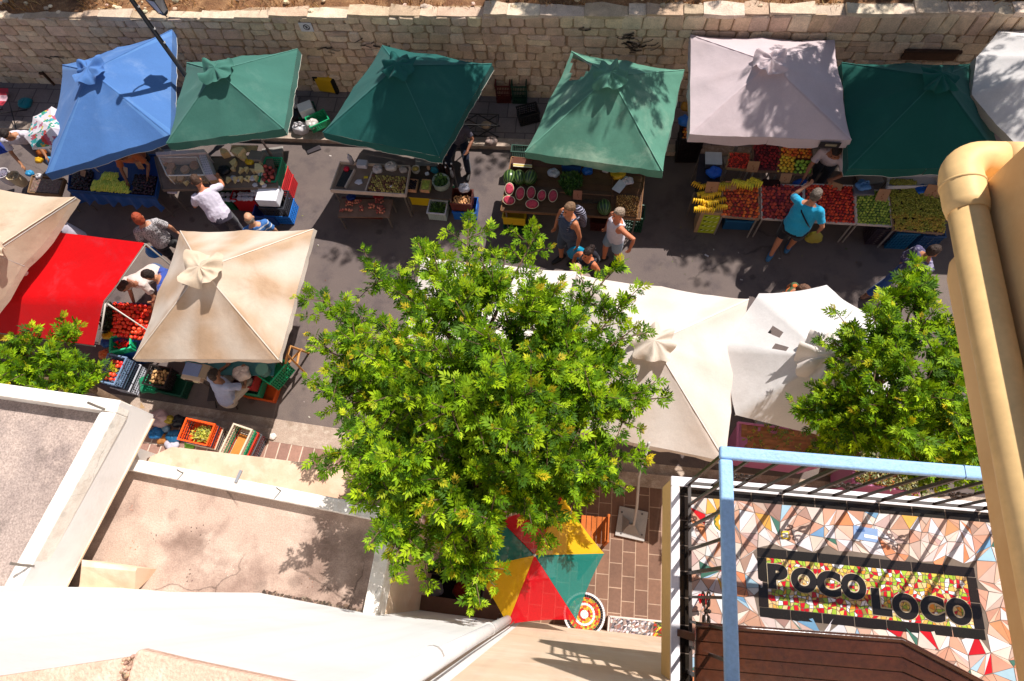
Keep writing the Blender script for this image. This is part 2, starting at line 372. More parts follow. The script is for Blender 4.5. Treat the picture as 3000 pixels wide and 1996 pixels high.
while x < 11:
    w = random.uniform(.3, .9); dpt = random.uniform(.13, .22)+.10*max(0, min(1, (x+7)/4)); hh = random.uniform(.02, .07)
    y0 = WY+random.uniform(-.02, .02)
    zt = wtop(x)-.02
    P = [(x+.002, y0), (x+w*.5, y0-.014), (x+w-.002, y0), (x+w-.002, y0+dpt+random.uniform(-.06, .06)), (x+w*.4, y0+dpt+random.uniform(-.05, .08)), (x+.002, y0+dpt)]
    mb.prism(P, zt-.03, [zt+hh+random.uniform(-.012, .012) for _ in P], jit(random.choice([lin('cdb59c'), lin('c2a88e'), lin('d4bfa8'), lin('b89e84')]), .07))
    x += w
for i in range(80):
    x = random.uniform(-13, 9); r = random.uniform(.02, .06)
    mb.ell((x, WY+random.uniform(.12, .6), wtop(x)+.015), (r*random.uniform(.8, 1.6), r, r*.7), 7, 5, None, jit(random.choice(SCOL), .2), .35)
mb.build('coping', M['stone'], wall)
# smears and dark scrawls on the wall face
mb = MB()
for (px, py, wz, n) in ((1828, 118, .22, 12), (1850, 138, .42, 16), (420, 165, .5, 7), (130, 170, .4, 4), (1070, 135, .6, 6), (1700, 90, .05, 2), (950, 150, .4, 5)):
    c0 = UY(px, py, WY-.04)
    for k in range(n):
        p = Vector((c0.x+random.gauss(0, wz*.38), 0, min(c0.z+random.gauss(0, .06), 1.9))); a = random.uniform(-.5, .5); w = random.uniform(.006, .022); L_ = random.uniform(.02, .06); prev = None
        for q_ in range(4):
            d = Vector((math.cos(a), 0, math.sin(a))); n_ = Vector((-d.z, 0, d.x))*w; e = p+d*L_
            yy = WY-.0405-.0006*(k % 5)
            mb.add([(v_.x, yy, v_.z) for v_ in (p-n_, e-n_, e+n_, p+n_)], [(0, 1, 2, 3)], random.choice([lin('3a322c'), lin('54483e'), lin('6d5d50')])); p = e; a += random.uniform(-.5, .5)
o = mb.build('dark_stain', M['paint'], wall); o['kind'] = 'stuff'
for (a, b, lab) in (((125, 212), (170, 262), None), ((2655, 146), (2792, 176), None)):
    A = UY(a[0], a[1], WY-.05); B = UY(b[0], b[1], WY-.05); mb = MB()
    mb.box(((A.x+B.x)/2, WY-.05, (A.z+B.z)/2), (abs(B.x-A.x), .06, abs(A.z-B.z)), 0, lin('5a4030'))
    mb.box(((A.x+B.x)/2, WY-.085, A.z), (abs(B.x-A.x)+.06, .05, .05), 0, lin('4a3428'))
    bevel(mb.build('wooden_hatch', M['wood'], wall), .006)
# no-waiting sign
sg = thing('wall_sign', 'small white no parking sign fixed to the upper stone wall', 'sign', UY(897, 80, WY-.05))
c0 = Vector(sg.location); mb = MB(); mb.box(c0, (.26, .012, .2), 0, lin('d9d4d6')); bevel(mb.build('plate', M['paint'], sg), .004)
mb = MB(); y = c0.y-.0085
def ring(c, r0, r1, col, n=28):
    vs = []; fs = []
    for i in range(n):
        a = 2*math.pi*i/n
        vs += [(c.x+math.cos(a)*r0, y, c.z+math.sin(a)*r0), (c.x+math.cos(a)*r1, y, c.z+math.sin(a)*r1)]
    for i in range(n): fs.append((2*i, 2*i+1, 2*((i+1) % n)+1, 2*((i+1) % n)))
    mb.add(vs, fs, col)
cc = c0+Vector((.01, 0, .005)); ring(cc, .05, .066, lin('35303a'))
for a in (rad(45), ): 
    d = Vector((math.cos(a), 0, -math.sin(a))); n = Vector((d.z, 0, -d.x))*.008
    mb.add([cc-d*.052-n+Vector((0, -.0095-0, 0)), cc+d*.052-n+Vector((0, -.0095, 0)), cc+d*.052+n+Vector((0, -.0095, 0)), cc-d*.052+n+Vector((0, -.0095, 0))], [(0, 1, 2, 3)], lin('35303a'))
mb.box(cc+Vector((-.012, -.0085, 0)), (.014, .002, .062), 0, lin('35303a')); mb.box(cc+Vector((.008, -.0085, .018)), (.03, .002, .012), 0, lin('35303a')); mb.box(cc+Vector((.008, -.0085, -.004)), (.03, .002, .012), 0, lin('35303a'))
mb.build('symbol', M['paint'], sg)

# ---- lower flat roof (beige) with its parapet, awning slab and starter bars
Z2 = 3.05; P2 = 3.2
b2 = thing('shop_building', 'single storey shop with flat beige cement roof and white front parapet', 'building', (-3.6, 0, 0))
fo = [U(300, 1326, P2), U(1168, 1495, P2)]; fi = [U(300, 1362, P2), U(1123, 1529, P2)]
ro = [U(1168, 1495, P2), U(1102, 1815, P2)]; ri = [U(1123, 1497, P2), U(1060, 1808, P2)]
kneeback = [U(1102, 1815, Z2), (-2.0, -.9), (-7.0, -.9)]
mb = MB(); mb.prism([fo[0].xy, fo[1].xy, (ro[1].x+.0, ro[1].y), (-2.03, -.9), (-6.3, -.9)], 0, Z2-.22); mb.build('wall', M['plaster_peach'], b2)
mb = MB(); mb.prism([(fo[0].x, fo[0].y-.02), (fo[1].x-.02, fo[1].y-.02), (ro[1].x-.02, ro[1].y), (-2.05, -.88), (-6.28, -.88)], Z2-.22, Z2); mb.build('roof', M['roof_beige'], b2)
mb = MB(); mb.prism([fo[0].xy, fo[1].xy, fi[1].xy, fi[0].xy], Z2-.2, P2); bevel(mb.build('parapet', M['parapet_white'], b2), .012)
mb = MB(); d = (ro[1]-ro[0]).normalized(); e0 = ro[0]+d*.155; i0 = ri[0]+d*.145
mb.prism([e0.xy, ro[1].xy, ri[1].xy, i0.xy], Z2-.2, P2+.012); bevel(mb.build('parapet', M['parapet_white'], b2), .012)
led = [U(430, 1342, 2.9), U(503, 1309, 2.9), U(770, 1340, 2.9), U(1037, 1375, 2.9), U(1120, 1388, 2.9), U(1165, 1480, 2.9), U(1160, 1530, 2.9), U(420, 1385, 2.9)]
mb = MB(); mb.prism([p.xy for p in led], 2.82, 2.9); bevel(mb.build('canopy_slab', M['slab_peach'], b2), .01)
for (bx, by, tx, ty) in ((536, 1386, 508, 1372), (822, 1438, 806, 1424)):
    B = U(bx, by, P2); T = Vector((B.x-.0, B.y, P2+.14)); mb = MB(); mb.tube([B-Vector((0, 0, .02)), B+Vector((.012, 0, .08)), B+Vector((.02, .01, .17))], .009, 6, lin('6a635d')); mb.build('steel_rod', M['iron'], b2)
mb = MB(); c0 = U(700, 1396, P2); mb.box((c0.x, c0.y, P2+.01), (.035, .15, .02), rad(-12), lin('8d8d90')); mb.build('metal_bracket', M['metal'], b2)
for i, (px, py, s) in enumerate(((398, 1595, .05), (390, 1560, .03), (575, 1560, .05), (590, 1680, .05), (905, 1710, .04), (670, 1665, .04), (612, 1540, .02))):
    pass
mb = MB()
for (px, py, s, col) in ((398, 1595, .045, 'd08a6e'), (385, 1496, .03, 'c98c74'), (575, 1559, .04, '6b5a50'), (560, 1683, .05, '7a675b'), (905, 1712, .035, '8d6a58'), (670, 1666, .03, 'd8c9ba'), (612, 1590, .02, '7a675b'), (450, 1570, .03, '6b5a50')):
    c0 = U(px, py, Z2)
    for k in range(5): mb.ell((c0.x+random.gauss(0, s), c0.y+random.gauss(0, s), Z2+.004), (s*.22, s*.14, .006), 6, 4, Matrix.Rotation(random.uniform(0, 3), 3, 'Z'), jit(lin(col), .2), .3)
o = mb.build('debris', M['stone'], b2); o['kind'] = 'stuff'
mb = MB()
for k in range(150):
    u = random.random(); q = U(770, 1739, Z2).lerp(U(1055, 1795, Z2), u); s_ = random.uniform(.012, .035)
    mb.ell((q.x+random.gauss(0, .01), q.y+abs(random.gauss(0, .018)), Z2+.004), (s_, s_*.6, .012), 6, 4, Matrix.Rotation(random.uniform(0, 3), 3, 'Z'), jit(lin(random.choice(['5a4a40', '6d5a4c', '4a3e36', '8a7464'])), .2), .4)
o = mb.build('dirt', M['stone'], b2); o['kind'] = 'stuff'
# sloping kerb stub on the roof beside the taller building
mb = MB(); q = [U(240, 1640, 3.42), U(402, 1664, 3.42), U(398, 1674, 3.40), U(240, 1660, 3.40)]
qb = [U(395, 1737, 3.12), U(230, 1737, 3.12)]
vs = [q[0], q[1], q[2], q[3], qb[0], qb[1], Vector((q[0].x, q[0].y, 3.0)), Vector((q[1].x, q[1].y, 3.0))]
mb.add(vs, [(0, 3, 2, 1), (3, 5, 4, 2), (0, 1, 7, 6), (1, 2, 4, 7), (0, 6, 5, 3), (4, 5, 6, 7)])
mb.build('sloping_upstand', M['plaster_peach'], b2)
# ---- taller neighbour with grey pebbled roof
Z1 = 3.8; P1 = 4.0; ZB = 3.36
b1 = thing('taller_building', 'taller building with grey pebbled roof and broad white corner parapet', 'building', (-6.6, 0, 0))
A = U(-420, 1064, P1); B = U(352, 1172, P1); C_ = U(53, 1727, P1); E_ = C_+(C_-B)*.35
A2 = U(-420, 1098, P1); B2 = U(297, 1199, P1); C2 = U(0, 1712, P1)
inn = B2; innC = B2+(C_-B)*1.0+(U(0, 1722, P1)-U(53, 1727, P1))*.0
wv = Vector((B2.x-B.x, 0, 0)); 
mb = MB(); mb.prism([A.xy, B.xy, E_.xy, (-14, E_.y)], ZB, Z1-.01); mb.build('wall', M['parapet_grey'], b1)
mb = MB(); mb.prism([(A.x, A.y-.35), (B.x-.5, B.y-.32), (E_.x-.5, E_.y), (-14, E_.y)], 0, ZB); mb.build('lower_wall', M['parapet_grey'], b1)
mb = MB(); mb.prism([(A.x, A.y-.03), (B.x-.04, B.y-.03), (E_.x-.04, E_.y), (-14, E_.y)], Z1-.01, Z1); mb.build('roof', M['roof_grey'], b1)
w1 = .15; w2 = .17
mb = MB(); mb.prism([A.xy, B.xy, (B.x, B.y-w1), (A.x, A.y-w1)], Z1-.012, P1); bevel(mb.build('parapet', M['parapet_white'], b1), .012)
mb = MB(); mb.prism([(B.x, B.y-w1-.002), (E_.x, E_.y), (E_.x-w2, E_.y), (B.x-w2-.02, B.y-w1-.002)], Z1-.012, P1+.004); bevel(mb.build('parapet', M['parapet_white'], b1), .012)
mb = MB(); mb.prism([(B.x+.010, B.y-.02), (E_.x+.010, E_.y), (E_.x+.001, E_.y), (B.x+.001, B.y-.02)], ZB, P1-.003); mb.build('facing', M['parapet_grey'], b1)
mb = MB(); mb.prism([(B.x+.022, B.y-.05), (E_.x+.012, E_.y), (E_.x-.02, E_.y), (B.x-.02, B.y-.05)], ZB-.025, ZB); mb.build('drip_edge', M['plaster_peach'], b1)
for (a, b) in (((307, 1199), (250, 1172)), ((92, 1658), (22, 1653))):
    q = U(*a, P1); mb = MB(); mb.tube([q-Vector((0, 0, .03)), q+Vector((-.02, 0, .09)), q+Vector((-.05, .01, .22))], .014, 6, lin('6f665e')); mb.build('steel_rod', M['iron'], b1)
# ---- white facade (neighbouring house, seen straight down its front)
bw = thing('white_house', 'tall white plastered house front below the roof edge', 'building', (-4, -.6, 0))
poly = [U(-500, 1700, Z1), U(0, 1719, Z1), U(240, 1727, Z1), U(330, 1722, 3.3), U(500, 1735, Z2), U(760, 1737, Z2), U(1060, 1794, Z2), Vector((-.47, -.43, 0))]
pts = [(p.x, p.y) for p in poly]
print('facade', [tuple(round(a, 2) for a in p) for p in pts])
mb = MB(); mb.prism(pts+[(-.47, -1.6), (pts[0][0], -1.6)], 0, 10.2); mb.build('wall', M['plaster_white'], bw)
# ledge of the house near the top
for (fr, nm) in (([(395, 1908), (411, 1903), (549, 1936), (900, 2010)], 'ledge'), ([(-200, 2008), (0, 1980), (371, 1925), (368, 1935)], 'ledge')):
    zt = 9.0 if fr[0][0] > 0 else 8.9
    q = [U(*p, zt) for p in fr]; mb = MB(); mb.prism([p.xy for p in q]+[(q[-1].x, -.7), (q[0].x, -.7)], zt-.04, zt); bevel(mb.build(nm, M['salmon'], bw), .008)
mb = MB(); q0 = U(384, 1920, 8.96)
for k in range(60): mb.ell((q0.x+random.uniform(-.02, .012), q0.y-random.uniform(0, .12), 8.95), (.006, .006, .008), 6, 4, None, jit(lin('b89a84'), .3), .5)
o = mb.build('broken_mortar', M['stone'], bw); o['kind'] = 'stuff'
# downpipe on the facade
dp = thing('downpipe', 'white vertical drain pipe running down between white and peach facades', 'pipe', (-.58, -.34, 0))
mb = MB(); mb.tube([(-.58, -.35, .1), (-.57, -.355, 5), (-.56, -.36, 10.2)], .052, 16, lin('dcd8d6')); mb.build('pipe', M['paint'], dp, smooth=True)
for zc in (1.4, 4.4, 7.2):
    mb = MB(); mb.tube([(-.58, -.353, zc), (-.58, -.353, zc+.05)], .064, 16, lin('bdb8b4')); mb.box((-.58, -.41, zc+.025), (.05, .09, .03), 0, lin('8a8580')); mb.build('clamp', M['metal'], dp)
cb = MB(); cb.tube([(-.50, -.37, .4), (-.49, -.372, 3), (-.505, -.375, 6), (-.49, -.38, 10)], .007, 6, lin('6a5a4e'))
tag(cb.build('wall_cable', M['rubber'], loc=(-.5, -.37, 0)), 'thin cable clipped to the wall beside the white drain pipe', 'cable')
# peach facade of the balcony house
bp = thing('peach_house', 'peach plastered house front carrying the blue railed balcony', 'building', (2, -.6, 0))
mb = MB(); mb.prism([(-.468, -.425), (7, -.425), (7, -1.6), (-.468, -1.6)], 0, 8.6); mb.build('wall', M['plaster_peach'], bp)
# ================================================================= PARASOLS AND AWNINGS
def cloth_mat(name, col, stain=None, trans=.22, n1=(1.3, .08), streak=None, rough=.85):
    m, nt, p, out = new_mat(name); L = nt.links
    rgb = _n(nt, 'ShaderNodeRGB'); rgb.outputs[0].default_value = (*col, 1); s = rgb.outputs[0]
    tc = _n(nt, 'ShaderNodeTexCoord')
    if stain:
        sc, amt, scol = stain
        nz = _n(nt, 'ShaderNodeTexNoise'); nz.inputs['Scale'].default_value = sc; nz.inputs['Detail'].default_value = 7; nz.inputs['Roughness'].default_value = .68; nz.inputs['Distortion'].default_value = .4
        L.new(tc.outputs['Object'], nz.inputs['Vector'])
        mr = _n(nt, 'ShaderNodeMapRange', interpolation_type='SMOOTHSTEP'); mr.inputs['From Min'].default_value = .5; mr.inputs['From Max'].default_value = .75; mr.inputs['To Max'].default_value = amt
        L.new(nz.outputs['Fac'], mr.inputs['Value'])
        mx = _n(nt, 'ShaderNodeMix', data_type='RGBA'); L.new(mr.outputs[0], mx.inputs['Factor']); L.new(s, mx.inputs['A']); mx.inputs['B'].default_value = (*scol, 1); s = mx.outputs['Result']
    a = _n(nt, 'ShaderNodeAttribute', attribute_name='Col')
    mu = _n(nt, 'ShaderNodeMix', data_type='RGBA', blend_type='MULTIPLY'); mu.inputs['Factor'].default_value = 1
    L.new(s, mu.inputs['A']); L.new(a.outputs['Color'], mu.inputs['B']); s = mu.outputs['Result']
    s, _ = add_noise_col(nt, s, *n1)
    s, _ = add_noise_col(nt, s, 45, .05)
    L.new(s, p.inputs['Base Color']); p.inputs['Roughness'].default_value = rough; p.inputs['Specular IOR Level'].default_value = .15; p.inputs['Sheen Weight'].default_value = .1
    wv = _n(nt, 'ShaderNodeTexNoise'); wv.inputs['Scale'].default_value = 7; wv.inputs['Detail'].default_value = 5; L.new(tc.outputs['Object'], wv.inputs['Vector'])
    b = _n(nt, 'ShaderNodeBump'); b.inputs['Strength'].default_value = .25; b.inputs['Distance'].default_value = .03; L.new(wv.outputs['Fac'], b.inputs['Height']); L.new(b.outputs[0], p.inputs['Normal'])
    tr = _n(nt, 'ShaderNodeBsdfTranslucent'); L.new(s, tr.inputs['Color'])
    mx = _n(nt, 'ShaderNodeMixShader'); mx.inputs[0].default_value = trans; L.new(p.outputs[0], mx.inputs[1]); L.new(tr.outputs[0], mx.inputs[2])
    L.new(mx.outputs[0], out.inputs['Surface'])
    return m
W1 = (1, 1, 1)
_SEAM = {}
def seam_of(mat):
    "slightly paler doubled cloth along the ridge seams"
    if mat.name not in _SEAM:
        c = [x for x in mat.node_tree.nodes if x.type == 'RGB'][0].outputs[0].default_value
        _SEAM[mat.name] = cloth_mat(mat.name+'_seam', tuple(v*1.25+.02 if max(c[:3]) < .45 else v*1.02 for v in c[:3]), None, .1)
    return _SEAM[mat.name]
def canopy_rim(corners, mids=True):
    R = []; n = len(corners)
    for i in range(n):
        R.append((corners[i], True))
        if mids: R.append(((corners[i]+corners[(i+1) % n])/2, False))
    return R
def canopy_point(a, b, apex, u, v, sag, scal):
    "u along the rim a->b, v from apex (0) to rim (1)"
    e = a.lerp(b, u)
    p = apex.lerp(e, v)
    w = 4*u*(1-u)
    p.z -= sag*w*v*(1-.25*v)*(1 if v < 1 else 1)
    q = (apex-e); q.z = 0
    p += q*(scal*w*v*v)
    return p
def parasol(name, label, corners, apex, mat, zr=1.82, dap=None, val=.17, hem=None, cap=.30, mids=True, sag=.05, scal=.012, group=None, ribcol='b9b4ae', pole_to=0, torn=None, caph=.13,
            wrinkle=.018, midrise=.0, valmat=None, seed=1, capmat=None, cat='parasol', panel_cols=None, polecol=None, poler=.024, poff=(0, 0), base=True, capwave=.04, tilt=None, seamcol=None, keep=None, streak=0.):
    rnd = random.Random(seed)
    if isinstance(corners[0], Vector): C_ = corners
    else: C_ = [U(*c, (tilt[i] if tilt else zr)) for i, c in enumerate(corners)]
    za = zr+(dap if dap else .72)
    A = apex if isinstance(apex, Vector) else U(*apex, za)
    t = thing(name, label, cat, (A.x, A.y, pole_to), group)
    rim = canopy_rim(C_, mids); n = len(rim)
    NU, NV = 10, 14
    mb = MB()
    noi = lambda p: wrinkle*mnoise.noise(Vector((p.x*3.1+seed*9, p.y*3.1, seed)))+wrinkle*.6*mnoise.noise(Vector((p.x*9+seed, p.y*9, seed*3)))
    for i in range(n):
        a, b = rim[i][0].copy(), rim[(i+1) % n][0].copy()
        if not rim[i][1]: a.z += midrise
        if not rim[(i+1) % n][1]: b.z += midrise
        vs = []
        for j in range(NV+1):
            for k in range(NU+1):
                v = .02+.98*j/NV; u = k/NU
                p = canopy_point(a, b, A, u, v, sag, scal)
                w = min(1, 8*u*(1-u))
                p.z += noi(p)*w*v
                vs.append(p)
        fs = []; cs = []
        for j in range(NV):
            for k in range(NU):
                if torn and torn(i, (k+.5)/NU, (j+.5)/NV): continue
                q = j*(NU+1)+k; fs.append((q, q+1, q+NU+2, q+NU+1)); 
                c = W1 if not panel_cols else panel_cols[i]
                if seamcol and (k == 0 or k == NU-1) and rim[i if k == 0 else (i+1) % n][1]: c = seamcol
                cs.append(c)
        mb.add(vs, fs, cs)
    can = mb.build('canopy', mat, t, smooth=True)
    bm = bmesh.new(); bm.from_mesh(can.data); bmesh.ops.remove_doubles(bm, verts=bm.verts, dist=.0015); bmesh.ops.recalc_face_normals(bm, faces=bm.faces); bm.to_mesh(can.data); bm.free(); can.data.shade_smooth()
    if streak:
        rdir = [math.atan2((q[0]-A).y, (q[0]-A).x) for q in rim]; me = can.data; ca = me.color_attributes['Col']
        off = Vector((A.x, A.y, pole_to)); Rm = sum((q[0]-A).xy.length for q in rim)/n
        def cst(p):
            w = p+off-A; th = math.atan2(w.y, w.x); v = w.xy.length/Rm; k = 0
            for j, d in enumerate(rdir):
                dd = (th-d+math.pi) % (2*math.pi)-math.pi; wd = abs(math.sin(dd))*v
                k = max(k, math.exp(-(wd/(.06+.06*((j*5) % 3)))**2)*(.35+.65*abs(mnoise.noise(Vector((v*3, j*3.3, seed)))*1.6))*min(1, v*1.6))
            k = min(1, 1.9*k+.6*max(0, mnoise.noise(Vector((w.x*3, w.y*3, seed+5)))))
            return tuple(lerp(1, x, k*streak) for x in (.76, .60, .46))
        vc = [cst(v_.co) for v_ in me.vertices]
        for lp_ in me.loops: ca.data[lp_.index].color = (*vc[lp_.vertex_index], 1)
    # valance
    if val:
        mb = MB(); hm = MB()
        for i in range(n):
            a, b = rim[i][0].copy(), rim[(i+1) % n][0].copy()
            if not rim[i][1]: a.z += midrise
            if not rim[(i+1) % n][1]: b.z += midrise
            top = []; bot = []
            for k in range(NU+1):
                u = k/NU; p = canopy_point(a, b, A, u, 1, sag, scal); p.z += noi(p)*min(1, 8*u*(1-u))
                out = p-A; out.z = 0; out.normalize()
                f = .012*math.sin(u*9+i*2.1+seed)+.008*math.sin(u*23+i)
                top.append(p+out*.002); bot.append(p+out*(.012+f)-Vector((0, 0, val*(1+.08*math.sin(u*7+i+seed)))))
            vs = top+bot; m = NU+1
            mb.add(vs, [(k, k+1, m+k+1, m+k) for k in range(NU)], W1)
            if hem: hm.tube(bot, .004, 5, W1, cap=False)
        o = mb.build('valance', valmat or mat, t, smooth=True)
        if hem: hm.build('hem', hem, t, smooth=True)
    # vent cap: a small wavy roof standing over the apex
    if cap:
        mb = MB(); ns = 64; nr = 8; vs = []; fs = []
        dirs = [math.atan2((r[0]-A).y, (r[0]-A).x) for r in rim]; nsc = 4 if seed in (2, 3, 6, 10) else 8; sk1, sk2 = rnd.uniform(.6, 1.5), rnd.uniform(0, 6)
        def reach(th):
            best = 1e9
            for i in range(n):
                a, b = rim[i][0]-A, rim[(i+1) % n][0]-A; d = Vector((math.cos(th), math.sin(th)))
                den = d.x*(b.y-a.y)-d.y*(b.x-a.x)
                if abs(den) < 1e-9: continue
                r = (a.x*(b.y-a.y)-a.y*(b.x-a.x))/den; s = (a.x*d.y-a.y*d.x)/den
                if r > 0 and -1e-3 <= s <= 1.001: best = min(best, r)
            return best
        R0 = sum((r[0]-A).xy.length for r in rim)/n
        for j in range(nr+1):
            v = j/nr
            for k in range(ns):
                th = 2*math.pi*k/ns
                rr = cap*(.55+.45*reach(th)/R0)*v*(1+(.10 if nsc == 8 else .05)*math.cos(th*nsc-dirs[0]*nsc)*v)
                z = A.z+caph*.55-(caph*.75)*v**1.2+capwave*sk1*v*v*math.cos(th*nsc-dirs[0]*nsc+.5*math.sin(th+sk2))+capwave*.5*v*v*math.sin(th*2+sk2)+(2.4 if nsc == 8 else 3.0)*capwave*v*mnoise.noise(Vector((math.cos(th)*2.6, math.sin(th)*2.6, seed*3+v*1.5)))+(0 if nsc == 8 else .9)*capwave*v*abs(math.sin(th*4.5+sk2))
                vs.append((A.x+rr*math.cos(th), A.y+rr*math.sin(th), z))
        for j in range(nr):
            for k in range(ns):
                q = j*ns; fs.append((q+k, q+(k+1) % ns, q+ns+(k+1) % ns, q+ns+k))
        o = mb
        mb.add(vs, fs, W1)
        mb.build('vent_cap', capmat or mat, t, smooth=True)
    if mids and cap:
        sm = MB()
        for i in range(n):
            if not rim[i][1]: continue
            e = rim[i][0]; d = e-A; sd2 = Vector((-d.y, d.x, 0)).normalized()*.0085; hgt = Vector((0, 0, .004))
            L2 = [A.lerp(e, v)+hgt+Vector((0, 0, .002*math.sin(v*60+i))) for v in np.linspace(.1, 1, 16)]
            vs = [q-sd2 for q in L2]+[q+sd2 for q in L2]; m = len(L2); sm.add(vs, [(k, k+1, m+k+1, m+k) for k in range(m-1)], W1)
        o = sm.build('seam', seam_of(mat), t)
    # frame
    rc = lin(ribcol)
    mb = MB(); mb.tube([(A.x+poff[0], A.y+poff[1], pole_to), (A.x, A.y, A.z+.02)], poler, 10, lin(polecol or ribcol)); mb.build('pole', M['metal'], t, smooth=True)
    for i in range(n):
        e = rim[i][0]; mb = MB(); p0 = A-Vector((0, 0, .05)); p1 = e-Vector((0, 0, .035))
        mb.tube([p0, p1], .009, 5, rc); mb.build('rib', M['metal'], t)
        mb = MB(); mid = p0.lerp(p1, .5); mb.tube([(A.x, A.y, zr-.15), mid], .007, 5, rc); mb.build('strut', M['metal'], t)
    mb = MB(); mb.tube([(A.x, A.y, zr-.2), (A.x, A.y, zr-.1)], .045, 10, rc); mb.build('hub', M['metal'], t)
    if base:
        mb = MB(); bx_, by_ = A.x+poff[0], A.y+poff[1]; mb.box((bx_, by_, pole_to+.03), (.46, .46, .06), .2, lin('8d8680')); mb.tube([(bx_, by_, pole_to+.06), (bx_, by_, pole_to+.3)], .035, 10, lin('8d8680')); bevel(mb.build('base', M['metal'], t), .01)
    return t
M['blue_cloth'] = cloth_mat('blue_canvas', lin('527cb8'), (1.5, .5, lin('839fca')))
M['green_cloth'] = cloth_mat('green_canvas', lin('45776a'), (1.2, .5, lin('6b9184')))
M['teal_cloth'] = cloth_mat('teal_canvas', lin('23605a'), (1.2, .4, lin('417b72')))
M['faded_green'] = cloth_mat('faded_green_canvas', lin('5d907b'), (1.1, .85, lin('a5bfa6')), n1=(2.2, .16))
M['pink_cloth'] = cloth_mat('pale_pink_canvas', lin('d9c6c8'), (1.1, .3, lin('c9b1ad')))
M['dark_green_cloth'] = cloth_mat('dark_green_canvas', lin('1b5a50'), (1.3, .3, lin('2f6f62')))
M['beige_cloth'] = cloth_mat('stained_beige_canvas', lin('dfd0c0'), (1.25, .6, lin('b69a82')), n1=(2.5, .08))
M['beige_cloth_faded'] = cloth_mat('faded_beige_canvas', lin('d6c2aa'), (1.6, .6, lin('b3967c')), n1=(2.2, .08))
M['white_cloth'] = cloth_mat('off_white_canvas', lin('e6dcd4'), (1.0, .35, lin('d0bfb0')))
M['white_cloth_cool'] = cloth_mat('cool_white_canvas', lin('e2ddda'), (1.4, .4, lin('c9c2bd')))
M['hem_white'] = cloth_mat('white_hem', lin('d8d2c4'), None, 0)
M['hem_dull'] = cloth_mat('dull_hem', lin('b5ab9c'), None, 0)
MG = 'market parasols sheltering the stalls'
parasol('market_parasol', 'bright blue square market parasol crossed by the shadow of the street lamp', [(183, 190), (504, 87), (498, 395), (134, 509)], (264, 207), M['blue_cloth'], dap=.66, hem=M['hem_white'], group=MG, seed=2, val=.16, seamcol=(1.25, 1.2, 1.1))
parasol('market_parasol', 'mid green square parasol touching the blue parasol, above the cheeses', [(547, 183), (872, 143), (832, 377), (487, 420)], (634, 207), M['green_cloth'], dap=.6, hem=M['hem_white'], group=MG, seed=3, zr=1.81)
parasol('market_parasol', 'smooth teal green parasol over the olive and onion trays', [(1120, 132), (1441, 187), (1287, 458), (945, 388)], (1166, 192), M['teal_cloth'], dap=.75, hem=M['hem_white'], group=MG, seed=4)
def tear4(i, u, v):  # the open tear along the ridge below the far corner
    return i == 7 and .40 < v < .93 and u > 1-.62*math.sin((v-.40)/.53*math.pi)**.8
parasol('market_parasol', 'faded sun bleached green parasol with a torn hole near one corner', [(1674, 150), (2005, 205), (1942, 502), (1538, 446)], (1788, 221), M['faded_green'], dap=.74, hem=None, group=MG, seed=5, torn=tear4, wrinkle=.02, scal=.02)
p5 = parasol('market_parasol', 'pale pink white square parasol dappled with leaf shadow over the fruit stall', [(2023, 102), (2445.5, 117), (2494.6, 410), (2020.5, 393)], (2258, 183), M['pink_cloth'], dap=.5, hem=None, group=MG, seed=6, val=.2, zr=1.9)
mb = MB(); q5 = U(2430, 421, 1.80); mb.box(q5+Vector((0, -.03, 0)), (.33, .012, .13), -.02, lin('2a2220')); mb.box(q5+Vector((.02, -.038, .005)), (.18, .008, .05), -.02, lin('8d8066')); mb.build('name_patch', M['cloth'], p5)['kind'] = 'stuff'
parasol('market_parasol', 'dark green parasol in full tree shade over the grape tray', [(2466, 183), (2858, 185), (2950, 493), (2486, 495)], (2754, 225), M['dark_green_cloth'], dap=.72, hem=M['hem_white'], group=MG, seed=7, zr=1.8)
ctr = U(3110, 255, 2.1)
oc = [U(*q, 2.1) for q in ((2861, 167), (2847, 277), (2972, 418))]
r0 = sum((q-ctr).xy.length for q in oc)/3
rest = [ctr+Vector((math.cos(a)*r0, math.sin(a)*r0, 0)) for a in (rad(-55), rad(-10), rad(35), rad(80), rad(122))]
parasol('market_parasol', 'bluish white many sided parasol cut by the photo edge beside the dark green parasol', oc+rest, Vector((ctr.x, ctr.y, 2.75)), M['white_cloth_cool'], zr=2.1, dap=.65, mids=False, hem=None, group=MG, seed=8, val=.12, valmat=M['hem_dull'])
parasol('market_parasol', 'worn beige parasol cut by the photo edge above the red awning', [(219, 577), (-100, 996), (-500, 900), (-235, 530)], (-30, 738), M['beige_cloth_faded'], zr=2.3, dap=.5, streak=.5, poff=(-.6, 1.0), hem=None, group=MG, seed=9, val=.12, sag=.09)
parasol('market_parasol', 'square beige parasol with brown rain stains and a gathered top cap', [(528, 676), (919, 671), (816, 1054), (390, 1052)], (592, 788), M['beige_cloth'], dap=.82, hem=None, group=MG, seed=10, val=.10, zr=1.82, cap=.32, wrinkle=.016, capwave=.045, streak=.95, capmat=M['beige_cloth_faded'])
parasol('market_parasol', 'clean off white square parasol with pleated round cap, beside the torn one', [(1690, 803), (2194, 876.5), (2127, 1353), (1600, 1246)], (1915, 1003), M['white_cloth'], dap=.7, hem=None, group=MG, seed=11, val=.13, zr=1.84, cap=.30, capwave=.045, streak=.35, capmat=M['beige_cloth'])
parasol('market_parasol', 'off white parasol half hidden under the big leafy tree', [(1235, 752), (1690, 795), (1618, 1200), (1150, 1140)], (1425, 950), M['white_cloth'], dap=.4, hem=None, group=MG, seed=12, val=.12, zr=1.7, cap=.22)
